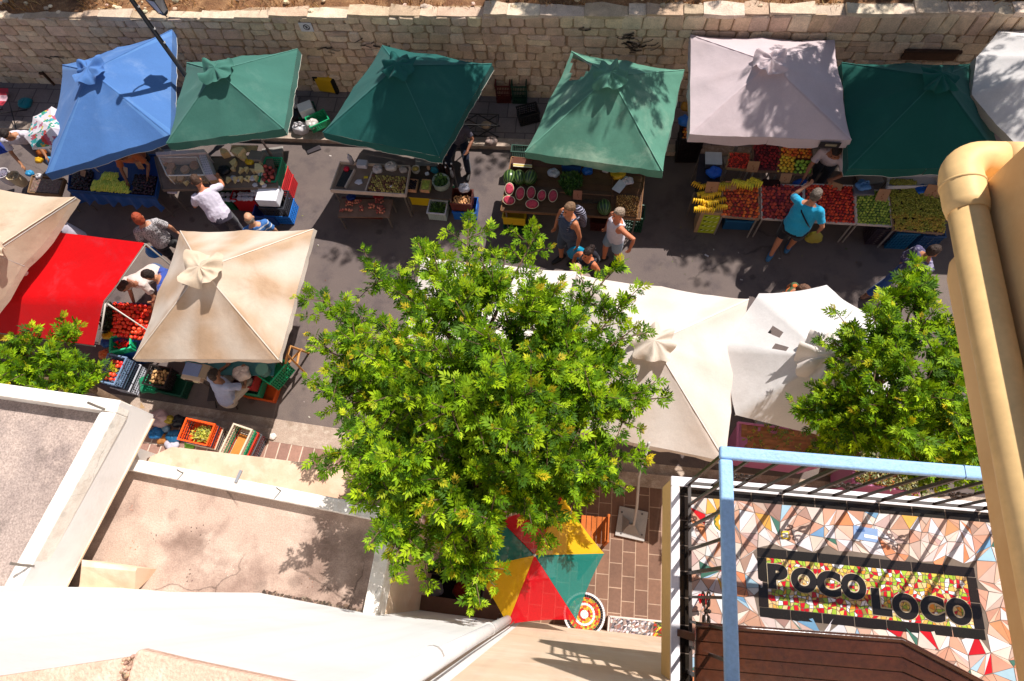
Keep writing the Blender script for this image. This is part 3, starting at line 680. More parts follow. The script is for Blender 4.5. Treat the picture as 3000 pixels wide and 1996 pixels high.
def tear12(i, u, v): return (i, round(u*10), round(v*14)) in ((7, 6, 8), (7, 7, 9), (7, 3, 7), (7, 9, 5), (6, 4, 9), (7, 2, 6))
# round torn parasol
zz12 = 1.88
cx12 = U(2422, 1050, 2.62)
oct12 = [(2224, 860), (2422, 835), (2560, 925), (2660, 1075), (2590, 1230), (2400, 1275), (2155, 1216), (2111, 1011)]
parasol('market_parasol', 'white round parasol with torn holes and a floppy crumpled cap', [U(*q, zz12) for q in oct12], cx12, M['white_cloth_cool'], zr=zz12, mids=False, hem=None, group=MG, seed=13, val=.0, torn=tear12, cap=.38, capwave=.10, caph=.24, capmat=M['white_cloth'], wrinkle=.02, sag=.06)
# ---- printed sun umbrella by the kerb
PRC = [lin(h) for h in ('2fa6a0', 'e4d8dc', 'e8dfe0', 'd94f4a', 'e0c04a', '3f9f78', 'eae4e6', 'e9e0e6', '4bb0b4', 'c46a80')]
kd = parasol('sun_umbrella', 'small printed umbrella in turquoise, red and yellow beside the blue parasol', [(97, 342), (151, 312), (205, 335), (225, 385), (195, 430), (144, 428), (94, 432), (71, 401)], (150, 374), cloth_mat('printed_nylon', (1, 1, 1), None, .3, (1, .02)), zr=1.7, dap=.32, mids=False, val=.05, cap=0, sag=.02, poler=.014, base=False, polecol='c9c4c0', cat='umbrella')
for ch in kd.children:
    if ch.name.startswith('canopy'):
        me = ch.data; ca = me.color_attributes['Col']
        for pl in me.polygons:
            c = pl.center; k = mnoise.cell(Vector((c.x*13+3, c.y*13, 1))); k2 = mnoise.cell(Vector((c.x*7, c.y*9, 5)))
            col = PRC[int(abs(k)*997) % len(PRC)] if abs(k2)*7 % 1 < .62 else PRC[1]
            for li in pl.loop_indices: ca.data[li].color = (*col, 1)
# ---- red, yellow and green beach umbrella on the terrace
tri = {'y': lin('fcc61c'), 'g': lin('238a80'), 'r': lin('ee1828')}
thin = cloth_mat('thin_nylon', (1, 1, 1), (2, .1, (.8, .8, .8)), .45, (2, .06), rough=.5)
nt = thin.node_tree; mixn = [x for x in nt.nodes if x.type == 'MIX_SHADER'][0]; outn = nt.nodes['Material Output']
tp = _n(nt, 'ShaderNodeBsdfTransparent'); mx2 = _n(nt, 'ShaderNodeMixShader'); mx2.inputs[0].default_value = .9
nt.links.new(tp.outputs[0], mx2.inputs[1]); nt.links.new(mixn.outputs[0], mx2.inputs[2]); nt.links.new(mx2.outputs[0], outn.inputs['Surface'])
parasol('beach_umbrella', 'red, yellow and green panelled umbrella on the terrace partly under tree leaves', [(1650, 1453), (1770, 1622), (1688, 1817), (1486, 1830), (1384, 1668), (1464, 1522)], (1566, 1627), thin, zr=2.05, dap=.42, mids=False, val=0, cap=0,
        panel_cols=[tri['y'], tri['g'], tri['r'], tri['y'], tri['g'], tri['r']], sag=.035, scal=.03, ribcol='6a655f', polecol='d9d4cc', poler=.017, pole_to=.12, cat='umbrella', wrinkle=.006, seed=15)
# ---- red awning on a pipe frame
aw = thing('red_awning', 'bright red tarpaulin awning on a pipe frame beside the beige parasol', 'awning', (-7.6, 4.1, 0))
bk = [U(-250, 628, 2.0), U(423, 712, 2.0)]; fdn = [U(-330, 855, 1.92), U(303, 884, 1.92)]; fr = [U(-330, 930, 1.5), U(275, 1012, 1.5)]
M['red_cloth'] = cloth_mat('red_tarpaulin', lin('d8050f'), (1.9, .5, lin('b8404a')), trans=.25, rough=.5)
mb = MB(); NX, NYY = 30, 14; vs = []
for j in range(NYY+1):
    for k in range(NX+1):
        u = k/NX; v = j/NYY
        if v < .65: p = bk[0].lerp(bk[1], u).lerp(fdn[0].lerp(fdn[1], u), v/.65); s = math.sin(v/.65*math.pi)*.03
        else: p = fdn[0].lerp(fdn[1], u).lerp(fr[0].lerp(fr[1], u), (v-.65)/.35); s = 0
        p.z -= s*(1+.5*math.sin(u*11)); p.z += .012*mnoise.noise(p*4)
        vs.append(p)
fs = [(j*(NX+1)+k, j*(NX+1)+k+1, (j+1)*(NX+1)+k+1, (j+1)*(NX+1)+k) for j in range(NYY) for k in range(NX)]
mb.add(vs, fs, W1); mb.build('tarpaulin', M['red_cloth'], aw, smooth=True)
for a, b in ((bk[0], bk[1]), (fdn[0], fdn[1]), (fr[0], fr[1]), (bk[1], fdn[1]), (bk[0], fdn[0])):
    mb = MB(); dn = Vector((0, 0, .03)); mb.tube([a-dn*1.3, b-dn*1.3], .010, 8, lin('8d877e')); mb.build('rail', M['metal'], aw, smooth=True)
mb = MB(); mb.tube([fdn[1]-Vector((0, 0, .05)), fr[1]+Vector((.06, .03, -.03))], .013, 8, lin('b9b2a8')); mb.build('rail', M['metal'], aw, smooth=True)
for q in (bk[1], fdn[1], bk[0], fdn[0]):
    mb = MB(); mb.tube([(q.x, q.y, 0), (q.x, q.y, q.z-.045)], .014, 8, lin('8d877e')); mb.build('post', M['metal'], aw, smooth=True)
mb = MB(); q = fdn[1]; mb.tube([q-Vector((-.02, 0, .08)), q+Vector((.6, -.3, -.8))], .009, 8, lin('cfc8bd')); mb.build('brace', M['metal'], aw, smooth=True)
# ---- galvanised parasol stand on the terrace
st = thing('parasol_stand', 'grey galvanised square base plate with a bent pole on the terrace boards', 'parasol base', U(1850, 1535, .13))
c0 = Vector(st.location); mb = MB(); mb.box(c0+Vector((0, 0, .02)), (.46, .46, .04), rad(-7), lin('a8a29c')); bevel(mb.build('plate', M['metal'], st), .006)
mb = MB(); p1 = U(1872, 1395, 1.1); mb.tube([c0+Vector((0, -.02, .04)), c0+Vector((.02, -.02, .18)), c0.lerp(p1, .35)+Vector((.03, 0, .12)), p1, p1+Vector((.02, .3, .9))], .022, 12, lin('b5b0ab')); mb.build('pole', M['metal'], st, smooth=True)
mb = MB(); mb.add([c0+Vector((-.15, -.15, .0405)), c0+Vector((.13, -.17, .0405)), c0+Vector((.03, -.03, .16)), c0+Vector((-.05, -.03, .16))], [(0, 1, 2, 3)], lin('8f8984')); mb.add([c0+Vector((-.15, .12, .0405)), c0+Vector((-.15, -.15, .0405)), c0+Vector((-.05, -.03, .16)), c0+Vector((-.05, .03, .16))], [(0, 1, 2, 3)], lin('8f8984')); mb.build('gusset', M['metal'], st)
for dx in (-.16, .16):
    for dy in (-.16, .16):
        mb = MB(); mb.tube([c0+Vector((dx, dy, .035)), c0+Vector((dx, dy, .055))], .016, 6, lin('5b5652')); mb.build('bolt', M['metal'], st)
# ---- street lamp
lp = thing('street_lamp', 'black street lamp post with hanging lantern rising between the blue and green parasols', 'street lamp', (-7.7, 8.52, .12))
lc = lin('1b1a1d'); X0, Y0 = -7.7, 8.52
mb = MB(); mb.tube([(X0, Y0, .116), (X0, Y0, .5), (X0, Y0, .52), (X0, Y0, 3.86)], [.075, .07, .045, .04], 12, lc); mb.ell((X0, Y0, 3.89), (.045, .045, .05), 10, 8, None, lc); mb.build('post', M['iron'], lp, smooth=True)
LN = Vector((-7.6, 8.9, 3.2)); ax = Vector((LN.x-X0, LN.y-Y0, 0)); an = ax.normalized()
mb = MB(); pts = [Vector((X0, Y0, 3.15))+an*(ax.length*.5*(1-math.cos(a)))+Vector((0, 0, .36*math.sin(a)+.06*a)) for a in np.linspace(0, math.pi*.97, 14)]
mb.tube(pts, .012, 8, lc); mb.build('arm', M['iron'], lp, smooth=True)
mb = MB(); mb.tube([(X0+.05, Y0-.01, 2.45), (X0+.05, Y0-.01, 3.6)], .010, 6, lc)
for zc in (2.55, 2.85, 3.3): mb.box((X0+.025, Y0-.005, zc), (.07, .03, .03), 0, lin('cfcac6'))
mb.build('conduit', M['iron'], lp)
mb = MB(); top = 3.2; bot = 2.86; L0 = Vector((LN.x, LN.y, 0))
def sq(r, z, a=.5): return [(L0.x+r*math.cos(a+k*math.pi/2), L0.y+r*math.sin(a+k*math.pi/2), z) for k in range(4)]
gl = MB(); gl.loft([sq(.085, bot+.02), sq(.145, top-.02)], lin('c9c2c6'), False); gl.build('glass', colmat('lantern_glass', .15, .5, None, None, rgb=lin('b9b2b6'), alpha=.8), lp)
for k in range(4):
    a = .5+k*math.pi/2; mb.tube([(L0.x+.087*math.cos(a), L0.y+.087*math.sin(a), bot), (L0.x+.148*math.cos(a), L0.y+.148*math.sin(a), top)], .008, 5, lc)
mb.loft([sq(.05, bot-.05), sq(.09, bot)], lc); mb.tube([(L0.x, L0.y, bot-.05), (L0.x, L0.y, bot-.11)], .010, 6, lc)
mb.loft([sq(.18, top), sq(.17, top+.02), sq(.06, top+.16), sq(.03, top+.24)], lc); mb.build('lantern_frame', M['iron'], lp)
# ================================================================= STALLS AND GOODS
def rnd_col(c, a=.12): return jit(c, a)
def table(name, label, px, z, th=.035, col='7a5a42', mat='wood', legs=True, cat='table', group=None, rim=0., rimcol=None, boards=0, skirt=None):
    "px: four photo points of the top (near-left, near-right, far-right, far-left)"
    P = [U(*p, z) for p in px] if not isinstance(px[0], Vector) else px
    c = sum(P, Vector((0, 0, 0)))/4
    t = thing(name, label, cat, (c.x, c.y, 0), group)
    zz_ = [p.z for p in P]
    mb = MB()
    if boards:
        for k in range(boards):
            a, b = P[0].lerp(P[3], k/boards), P[1].lerp(P[2], k/boards); e = P[0].lerp(P[3], (k+1)/boards-.006); g = P[1].lerp(P[2], (k+1)/boards-.006)
            mb.prism([a.xy, b.xy, g.xy, e.xy], [q.z-th for q in (a, b, g, e)], [q.z-.001*(k % 2) for q in (a, b, g, e)], jit(lin(col), .2))
    else: mb.prism([p.xy for p in P], [q-th for q in zz_], zz_, lin(col))
    o = mb.build('table_top', M[mat], t)
    if rim:
        mb = MB()
        for i in range(4):
            a, b = P[i], P[(i+1) % 4]; d = (b-a).normalized(); n = Vector((d.y, -d.x, 0))
            mb.obox((a+b)/2+n*.01+Vector((0, 0, rim/2-th/2)), d*((b-a).length/2+.01), n*.009, Vector((0, 0, (rim+th)/2)), lin(rimcol or col))
        mb.build('edge_board', M[mat], t)
    if skirt:
        mb = MB(); a, b = P[0], P[1]; n = 24; vs = []
        for j, dz in enumerate((0, -skirt[0]*.5, -skirt[0])):
            for k in range(n+1):
                p = a.lerp(b, k/n); w = .03*math.sin(k*1.9+j)*j+.02*j
                vs.append((p.x, p.y-w-.012, p.z+dz*(1+.1*math.sin(k*.9)*j)))
        mb.add(vs, [(j*(n+1)+k, j*(n+1)+k+1, (j+1)*(n+1)+k+1, (j+1)*(n+1)+k) for j in range(2) for k in range(n)], lin(skirt[1])); mb.build('hanging_cover', M['cloth'], t, smooth=True)
    if legs:
        for p in P:
            q = p+(c-p)*.06; mb = MB(); mb.tube([(q.x, q.y, 0), (q.x, q.y, p.z-th)], .018, 6, lin('6b6058')); mb.build('leg', M['metal'], t)
    return t
def crate(label, loc, size=(.5, .34, .26), rz=0., col='2a5fa8', group=None, holes=True, name='crate', rimcol=None, cat='crate', bars=(9, 4), inner=None):
    L, W_, H = size; c = Vector(loc); t = thing(name, label, cat, c, group)
    R = Matrix.Rotation(rz, 3, 'Z'); cl = lin(col)
    mb = MB()
    def bx(x, y, z, sx, sy, sz, cc=cl): mb.obox(c+R @ Vector((x, y, z)), R @ Vector((sx/2, 0, 0)), R @ Vector((0, sy/2, 0)), Vector((0, 0, sz/2)), cc)
    bx(0, 0, .012, L-.02, W_-.02, .012, lin(inner) if inner else cl)
    tk = .012
    if not holes:
        for s in (-1, 1): bx(0, s*(W_/2-tk/2), H/2, L, tk, H); bx(s*(L/2-tk/2), 0, H/2, tk, W_-2*tk-.002, H)
    else:
        nz = bars[1]
        for s in (-1, 1):
            for k in range(nz):
                z = .015+(H-.05)*k/nz
                bx(0, s*(W_/2-tk/2), z+.014, L, tk, .02); bx(s*(L/2-tk/2), 0, z+.014, tk, W_-2*tk-.002, .02)
            for k in range(bars[0]+1):
                x = -L/2+L*k/bars[0]; bx(min(max(x, -L/2+.008), L/2-.008), s*(W_/2-tk/2), H*.48, .014, tk*.7, H*.9)
            nb = max(3, int(bars[0]*W_/L))
            for k in range(nb+1):
                y = -W_/2+W_*k/nb; bx(s*(L/2-tk/2), min(max(y, -W_/2+.008), W_/2-.008), H*.48, tk*.7, .014, H*.9)
    mb.build('crate_body', M['plastic'], t)
    mb = MB(); rc = lin(rimcol) if rimcol else tuple(min(1, a*1.12) for a in cl)
    for s in (-1, 1):
        bx(0, s*(W_/2), H-.012, L+.024, .024, .026, rc); bx(s*(L/2), 0, H-.012, .024, W_-.026, .0255, rc)
    mb.build('crate_rim', M['plastic'], t)
    return t
def stack(label_fn, loc, cols, size, rz, nest=.11, group=None, **k):
    z = loc[2]
    for i, cl in enumerate(cols):
        last = i == len(cols)-1
        crate(label_fn(i, cl), (loc[0], loc[1], z), size, rz, cl, group, **k); z += nest if not last else size[2]
    return z
def bag(label, c, r, col, handles=True, name='shopping_bag', cat='bag', squash=.75, group=None, mat='bag', seed=None, tip=0.):
    sd_ = seed if seed is not None else random.random()*50
    c = Vector(c); mb = MB(); cl = lin(col)
    nu, nv = 22, 14; rings = []
    for j in range(nv+1):
        a = -math.pi/2+math.pi*j/nv; cr = max(math.cos(a), .03); ring = []
        for i in range(nu):
            b = 2*math.pi*i/nu
            p = Vector((cr*math.cos(b), cr*math.sin(b)*.85, math.sin(a)*squash))
            k = 1+.22*mnoise.noise(p*1.6+Vector((sd_, 0, 0)))+.10*mnoise.noise(p*4.5+Vector((0, sd_, 0)))+.05*math.cos(5*b+sd_)*(1+math.sin(a))
            if a > .6: k *= 1-.35*(a-.6)
            ring.append(c+Vector((0, 0, r*squash*.8))+p*k*r)
        rings.append(ring)
    mb.loft(rings, cl)
    if handles:
        for s in (-1, 1):
            pts = [c+Vector((s*r*.25+.55*r*.4*math.cos(t_)*s, s*.1*r, r*squash*1.55+.45*r*math.sin(t_))) for t_ in np.linspace(-.3, math.pi+.3, 9)]
            mb.tube(pts, r*.09, 5, cl)
    o = mb.build(name, M[mat], loc=c, smooth=True)
    return tag(o, label, cat, group)
# fruit prototypes
def fruit_mat(name, ca, cb, cc=None, rough=.52):
    g_ = lambda c: tuple(min(.85, lerp(v, sum(c)/3, .04)*1.35) for v in c); ca, cb = g_(ca), g_(cb)
    m, nt, p, out = new_mat(name); L = nt.links
    oi = _n(nt, 'ShaderNodeObjectInfo'); mx = _n(nt, 'ShaderNodeMix', data_type='RGBA'); mx.inputs['A'].default_value = (*ca, 1); mx.inputs['B'].default_value = (*cb, 1)
    tc = _n(nt, 'ShaderNodeTexCoord'); nz = _n(nt, 'ShaderNodeTexNoise', noise_dimensions='4D'); nz.inputs['Scale'].default_value = 1.4; nz.inputs['Detail'].default_value = 3
    L.new(tc.outputs['Generated'], nz.inputs['Vector'])
    ml = _n(nt, 'ShaderNodeMath', operation='MULTIPLY'); ml.inputs[1].default_value = 37; L.new(oi.outputs['Random'], ml.inputs[0]); L.new(ml.outputs[0], nz.inputs['W'])
    ad = _n(nt, 'ShaderNodeMath', operation='ADD'); L.new(nz.outputs['Fac'], ad.inputs[0])
    m2 = _n(nt, 'ShaderNodeMath', operation='MULTIPLY_ADD'); m2.inputs[1].default_value = .9; m2.inputs[2].default_value = -.45; L.new(oi.outputs['Random'], m2.inputs[0]); L.new(m2.outputs[0], ad.inputs[1])
    mr = _n(nt, 'ShaderNodeMapRange'); mr.inputs['From Min'].default_value = .25; mr.inputs['From Max'].default_value = .75; L.new(ad.outputs[0], mr.inputs['Value'])
    L.new(mr.outputs[0], mx.inputs['Factor']); L.new(mx.outputs['Result'], p.inputs['Base Color'])
    p.inputs['Roughness'].default_value = rough; p.inputs['Specular IOR Level'].default_value = .4
    return m
def sphere_mesh(name, r, mat, sq=1., sub=2, wob=.06, dent=False, length=1.):
    bm = bmesh.new(); bmesh.ops.create_icosphere(bm, subdivisions=sub, radius=1)
    for v in bm.verts:
        k = 1+wob*mnoise.noise(v.co*1.5+Vector((len(name)*3.7, 0, 0)))
        z = v.co.z*sq
        if dent and v.co.z > .8: z -= .12*(v.co.z-.8)/.2
        v.co = Vector((v.co.x*k*length, v.co.y*k, z*k))*r
    me = D.meshes.new(name); bm.to_mesh(me); bm.free(); me.shade_smooth(); me.materials.append(mat); return me
FM = {
 'nectarine': sphere_mesh('nectarine', .03, fruit_mat('nectarine_skin', lin('e0661c'), lin('8c1e1c')), .95),
 'peach': sphere_mesh('peach', .034, fruit_mat('peach_skin', lin('b5402e'), lin('6e1c2a'), rough=.7), .95),
 'red_nectarine': sphere_mesh('red_nectarine', .029, fruit_mat('red_nectarine_skin', lin('d2461c'), lin('a01a16')), .95),
 'green_plum': sphere_mesh('green_plum', .024, fruit_mat('green_plum_skin', lin('9aa63a'), lin('5f7a20')), 1.),
 'dark_plum': sphere_mesh('dark_plum', .028, fruit_mat('dark_plum_skin', lin('8a1a22'), lin('4f0c1a')), .95),
 'yellow_plum': sphere_mesh('yellow_plum', .031, fruit_mat('yellow_plum_skin', lin('e8b82a'), lin('d99a1c')), .95),
 'apricot': sphere_mesh('apricot', .029, fruit_mat('apricot_skin', lin('e08a22'), lin('c2501c')), .95),
 'green_apple': sphere_mesh('green_apple', .034, fruit_mat('green_apple_skin', lin('8fae3a'), lin('5e8a20')), .92, dent=True),
 'cherry_tomato': sphere_mesh('cherry_tomato', .019, fruit_mat('cherry_tomato_skin', lin('c8321e'), lin('7a1c18')), 1.),
 'tomato': sphere_mesh('tomato', .04, fruit_mat('tomato_skin', lin('e8431a'), lin('d21f12'), rough=.25), .85, dent=True),
 'fig': sphere_mesh('fig', .023, fruit_mat('fig_skin', lin('a3904a'), lin('5f382c')), 1.15),
 'onion': sphere_mesh('onion', .021, fruit_mat('onion_skin', lin('c8785a'), lin('8a3a34')), .9),
 'aubergine': sphere_mesh('aubergine', .024, fruit_mat('aubergine_skin', lin('2a1420'), lin('120a10'), rough=.2), 1., length=2.0),
 'pepper': sphere_mesh('pepper', .0165, fruit_mat('pale_pepper_skin', lin('c9c84a'), lin('a5b83a')), 1., length=3.2),
 'potato': sphere_mesh('potato', .026, fruit_mat('potato_skin', lin('b08a58'), lin('7d5a36'), rough=.8), .8, length=1.5, wob=.2),
 'walnut': sphere_mesh('walnut', .018, fruit_mat('walnut_shell', lin('c09050'), lin('7d5226'), rough=.8), .9, wob=.3),
 'pomegranate': sphere_mesh('pomegranate', .042, fruit_mat('pomegranate_skin', lin('a8443a'), lin('6e2426')), .92),
 'ginger': sphere_mesh('ginger', .022, fruit_mat('ginger_skin', lin('c8925e'), lin('9a6a40'), rough=.8), .8, length=1.9, wob=.3),
}
TILT = {'aubergine': 1, 'pepper': 1, 'potato': 1, 'ginger': 1, 'walnut': 1, 'fig': 1}
COUNT = {}
def heap(kind, label, group, quad, dz, step, mound=.03, limit=300, bed=None, align=None, layers=1, skip=None):
    """fruit lying over the quad (near-left, near-right, far-right, far-left world points, at surface height)"""
    a, b, c, d = quad
    nx = max(2, int(((b-a).length+(c-d).length)/2/step)); ny = max(2, int(((d-a).length+(c-b).length)/2/(step*.9)))
    if bed is not None:
        mb = MB(); N_ = 12; vs = []
        for j in range(N_+1):
            for i in range(N_+1):
                u, v = i/N_, j/N_; p = a.lerp(b, u).lerp(d.lerp(c, u), v); p.z += mound*4*u*(1-u)*4*v*(1-v)*.9+dz*.2; vs.append(p)
        n = N_+1
        per = [i for i in range(n)]+[j*n+n-1 for j in range(1, n)]+[n*(n-1)+i for i in range(n-2, -1, -1)]+[j*n for j in range(n-2, 0, -1)]
        base = len(vs)
        for i in per: vs.append(Vector(vs[i])-Vector((0, 0, .05)))
        fs = [(j*n+i, j*n+i+1, (j+1)*n+i+1, (j+1)*n+i) for j in range(N_) for i in range(N_)]
        m_ = len(per); fs += [(per[i], base+i, base+(i+1) % m_, per[(i+1) % m_]) for i in range(m_)]
        mb.add(vs, fs, lin(bed)); bo = mb.build(kind+'_heap', M['food'], smooth=True); tag(bo, 'lower layer of '+label, kind.replace('_', ' '), group, 'stuff')
    for L_ in range(layers):
        for j in range(ny):
            for i in range(nx):
                if COUNT.get(kind, 0) >= limit: return
                u = (i+.5+(.5 if j % 2 else 0)*.9-.2+random.uniform(-.18, .18))/nx; v = (j+.5+random.uniform(-.18, .18))/ny
                if not (0.02 < u < .98 and .02 < v < .98): continue
                if skip and skip(u, v): continue
                p = a.lerp(b, u).lerp(d.lerp(c, u), v)
                p.z += mound*4*u*(1-u)*4*v*(1-v)+dz+random.uniform(-.006, .008)+L_*step*.7
                o = D.objects.new(kind, FM[kind]); COL.objects.link(o); o.location = p
                if align is not None: o.rotation_euler = (random.uniform(-.25, .25), random.uniform(-.25, .25), align+random.uniform(-.25, .25))
                else: o.rotation_euler = (random.uniform(0, 6), random.uniform(0, 6), random.uniform(0, 6)) if kind not in TILT else (random.uniform(-.4, .4), random.uniform(-.4, .4), random.uniform(0, 6))
                s = random.uniform(.86, 1.12); o.scale = (s, s, s)
                tag(o, label, kind.replace('_', ' '), group); COUNT[kind] = COUNT.get(kind, 0)+1
def Q(pts, z):
    zs = z if hasattr(z, '__len__') else [z]*4
    return [U(*p, zz_) for p, zz_ in zip(pts, zs)]
def sign_card(label, px, z, w=.16, h=.2, lean=.5, rz=0., col='b58a68', marks=True):
    c = U(*px, z); R = Matrix.Rotation(rz, 3, 'Z'); ax = R @ Vector((w/2, 0, 0)); up = R @ Vector((0, math.sin(lean)*h/2, math.cos(lean)*h/2)); n = ax.cross(up).normalized()*.003
    t = thing('price_card', label, 'card', (c.x, c.y, c.z-h*.45), 'cardboard cards stuck in the produce')
    mb = MB(); mb.obox(c, ax, up, n, lin(col)); mb.build('card', M['card'], t)
    mb = MB()
    if marks:
        f = n*1.25
        if f.y > 0: f = -f
        for k in range(3): mb.obox(c+f+ax*random.uniform(-.25, .25)+up*(.15-.3*k), ax*.07, up*.10, n*.12, lin('7d4a36'))
        mb.build('scrawl', M['card'], t)['kind'] = 'stuff'
    mb = MB(); mb.tube([c-up*.9-n*2, c-up*1.35-n*2], .005, 5, lin('8d7352')); mb.build('stick', M['wood'], t)
    return t
def box_thing(name, label, cat, c, size, rz, col, mat='plastic', bev=.01, parts=None, group=None):
    mb = MB(); c = Vector(c); mb.box(c+Vector((0, 0, size[2]/2)), size, rz, lin(col)); o = mb.build(name, M[mat], loc=c); bevel(o, bev, 2); return tag(o, label, cat, group)

# ---------------------------------------------------------------- blue covered table: aubergines and pale peppers
table('produce_table', 'low table covered in blue plastic sheet under the blue parasol', [(205, 560), (457, 579), (480, 458), (215, 462)], .72, .04, '1c4686', 'bag', True, rim=.05, rimcol='23508f', skirt=(.3, '1d4a8c'))
heap('aubergine', 'dark aubergine in the pile on the west end of the blue covered table', 'aubergines in the darker western pile', Q([(212, 556), (270, 562), (276, 505), (222, 497)], .72), .03, .052, .08, 160, '1e1420')
heap('aubergine', 'dark aubergine in the pile on the east end of the blue covered table', 'aubergines in the eastern pile', Q([(388, 569), (452, 574), (462, 522), (398, 515)], .72), .03, .05, .09, 300, '1e1420')
heap('pepper', 'pale yellow green pepper in the long row on the blue covered table', 'pale peppers on the blue table', Q([(270, 561), (385, 569), (380, 540), (276, 536)], .72), .035, .037, .04, 300, None, rad(80), 2)
heap('pepper', 'pale yellow green pepper in the upper pile on the blue covered table', 'pale peppers piled behind the long row', Q([(296, 535), (352, 540), (350, 515), (306, 512)], .72), .05, .037, .06, 300, None, rad(80), 2)
sign_card('brown card standing behind the eastern aubergine pile', (407, 482), .86, .13, .22, .3, .05)
sign_card('creased brown paper card leaning over the blue plastic sheet', (368, 505), .84, .1, .2, .8, -.3, 'c9a98f', False)
sign_card('brown card lying on the western aubergine pile', (243, 508), .86, .12, .12, 1.1, -.2, 'a07c62')
# ---------------------------------------------------------------- far west stall
t = table('seed_table', 'low wooden tray table of loose brown seeds beside the blue parasol', [(88, 566), (176, 573), (190, 528), (100, 520)], .6, .04, '6b4a35', 'wood', True, rim=.05, rimcol='8a6a4c')
mb = MB(); q = Q([(90, 564), (173, 570), (186, 531), (103, 524)], .6)
vs = []
for j in range(19):
    for i in range(27):
        u, v = i/26, j/18; p = q[0].lerp(q[1], u).lerp(q[3].lerp(q[2], u), v); p.z += .035+.02*math.sin(u*3.1)*math.sin(v*3.1)+.008*mnoise.noise(p*60); vs.append(p)
mb.add(vs, [(j*27+i, j*27+i+1, (j+1)*27+i+1, (j+1)*27+i) for j in range(18) for i in range(26)], [jit(lin('7a6254'), .35) for _ in range(18*26)])
tag(mb.build('loose_seeds', M['food']), 'loose brown seeds filling the low wooden tray', 'seeds', kind='stuff')
def open_sack(label, c, r, h, col, fill, rim='d8d2cc', name='sack', cat='sack', mat='cloth', wob=.12):
    c = Vector(c); t = thing(name, label, cat, c); mb = MB(); rings = []
    for (rr, z) in ((.8, 0), (1.02, h*.3), (1.0, h*.7), (.97, h*.93), (1.06, h), (1.10, h*.97), (.98, h*.99), (.88, h*.9), (.85, h*.8)):
        rings.append([c+Vector((r*rr*math.cos(a)*(1+wob*math.sin(3*a+z*9)), r*rr*math.sin(a)*(1+wob*math.cos(2*a)), z)) for a in np.linspace(0, 2*math.pi, 25)[:-1]])
    mb.loft(rings, lin(col)); mb.build('sack_body', M[mat], t, smooth=True)
    mb = MB(); n = 20
    if fill:
        for k in range(70):
            a = random.uniform(0, 6.28); rr = r*.85*math.sqrt(random.random())
            if fill == 'green':
                p = c+Vector((rr*math.cos(a), rr*math.sin(a), h*.84)); d = Vector((random.uniform(-1, 1), random.uniform(-1, 1), .7)).normalized()*r*.5; w = Vector((d.y, -d.x, 0)).normalized()*r*.09
                mb.add([p-w, p+w, p+d*.6+w*1.6, p+d, p+d*.6-w*1.6], [(0, 1, 2, 3, 4)], jit(lin(random.choice(['3f5f22', '55742c', '2c4a1c', '6b8a3a'])), .15))
            else: mb.ell(c+Vector((rr*math.cos(a), rr*math.sin(a), h*.82+.02*(1-rr/r))), (r*.16, r*.13, r*.12), 7, 5, None, jit(lin(fill), .2))
        mb.add([c+Vector((r*.9*math.cos(a), r*.9*math.sin(a), h*.82)) for a in np.linspace(0, 6.2832, n+1)[:-1]], [tuple(range(n))], lin('2c3a1c' if fill == 'green' else fill))
        mb.build('filling', M['food'], t)
    return t
open_sack('open white rimmed sack of grey grain beside the seed tray', U(40, 534, .35), .13, .32, 'cfc6c6', '7d7684', wob=.05)
open_sack('open white rimmed sack with ochre straps beside the seed tray', U(70, 540, .35), .12, .3, 'cbb690', 'a08a6a', wob=.1)
bag('light blue knotted plastic bag lying beside the seed tray', U(92, 512, .6), .085, '3f9fd0', False)
bag('yellow plastic bag hanging under the edge of the blue parasol', U(120, 474, .5), .085, 'e6b21e', False)
bag('white plastic bag lying beside the light blue bag', U(118, 520, .62), .07, 'e0dada', True)
bag('brown paper bag near the west end of the stone wall', U(10, 285, .15), .16, '7d5a44', False, mat='card')
bag('brown round bag beside the printed umbrella', U(127, 452, .55), .10, '8a4a22', False, mat='card')
# folding chair and nets on the west side
fc = thing('folding_chair', 'folding chair with red striped fabric near the west end of the wall', 'chair', U(28, 352, .12)); c0 = Vector(fc.location)
mb = MB(); vs = []
for j in range(7):
    for i in range(5): vs.append(c0+Vector((-.28+.14*i, -.02+.07*j, .52-.05*math.sin(j/6*3.1)+.03*(j-3)/3)))
mb.add(vs, [(j*5+i, j*5+i+1, (j+1)*5+i+1, (j+1)*5+i) for j in range(6) for i in range(4)], [lin('a82a3a') if (j//2) % 2 == 0 else lin('c9a0a8') for j in range(6) for i in range(4)]); mb.build('seat', M['cloth'], fc)
for s in (-1, 1):
    for d in (-1, 1):
        mb = MB(); mb.tube([c0+Vector((s*.3, -.3*d, 0)), c0+Vector((s*.28, .3*d, .54))], .011, 6, lin('1f1c1e')); mb.build('leg', M['iron'], fc)
bag('turquoise and green net bag lying on the far pavement', U(80, 308, .1), .17, '1f7a86', False, mat='cloth', squash=.5)
tag(box_thing('shoulder_bag', 'dark blue bag at the hip of the person beside the printed umbrella', 'bag', U(12, 445, .75), (.2, .12, .24), .4, '1c3a9a', 'cloth', .03))
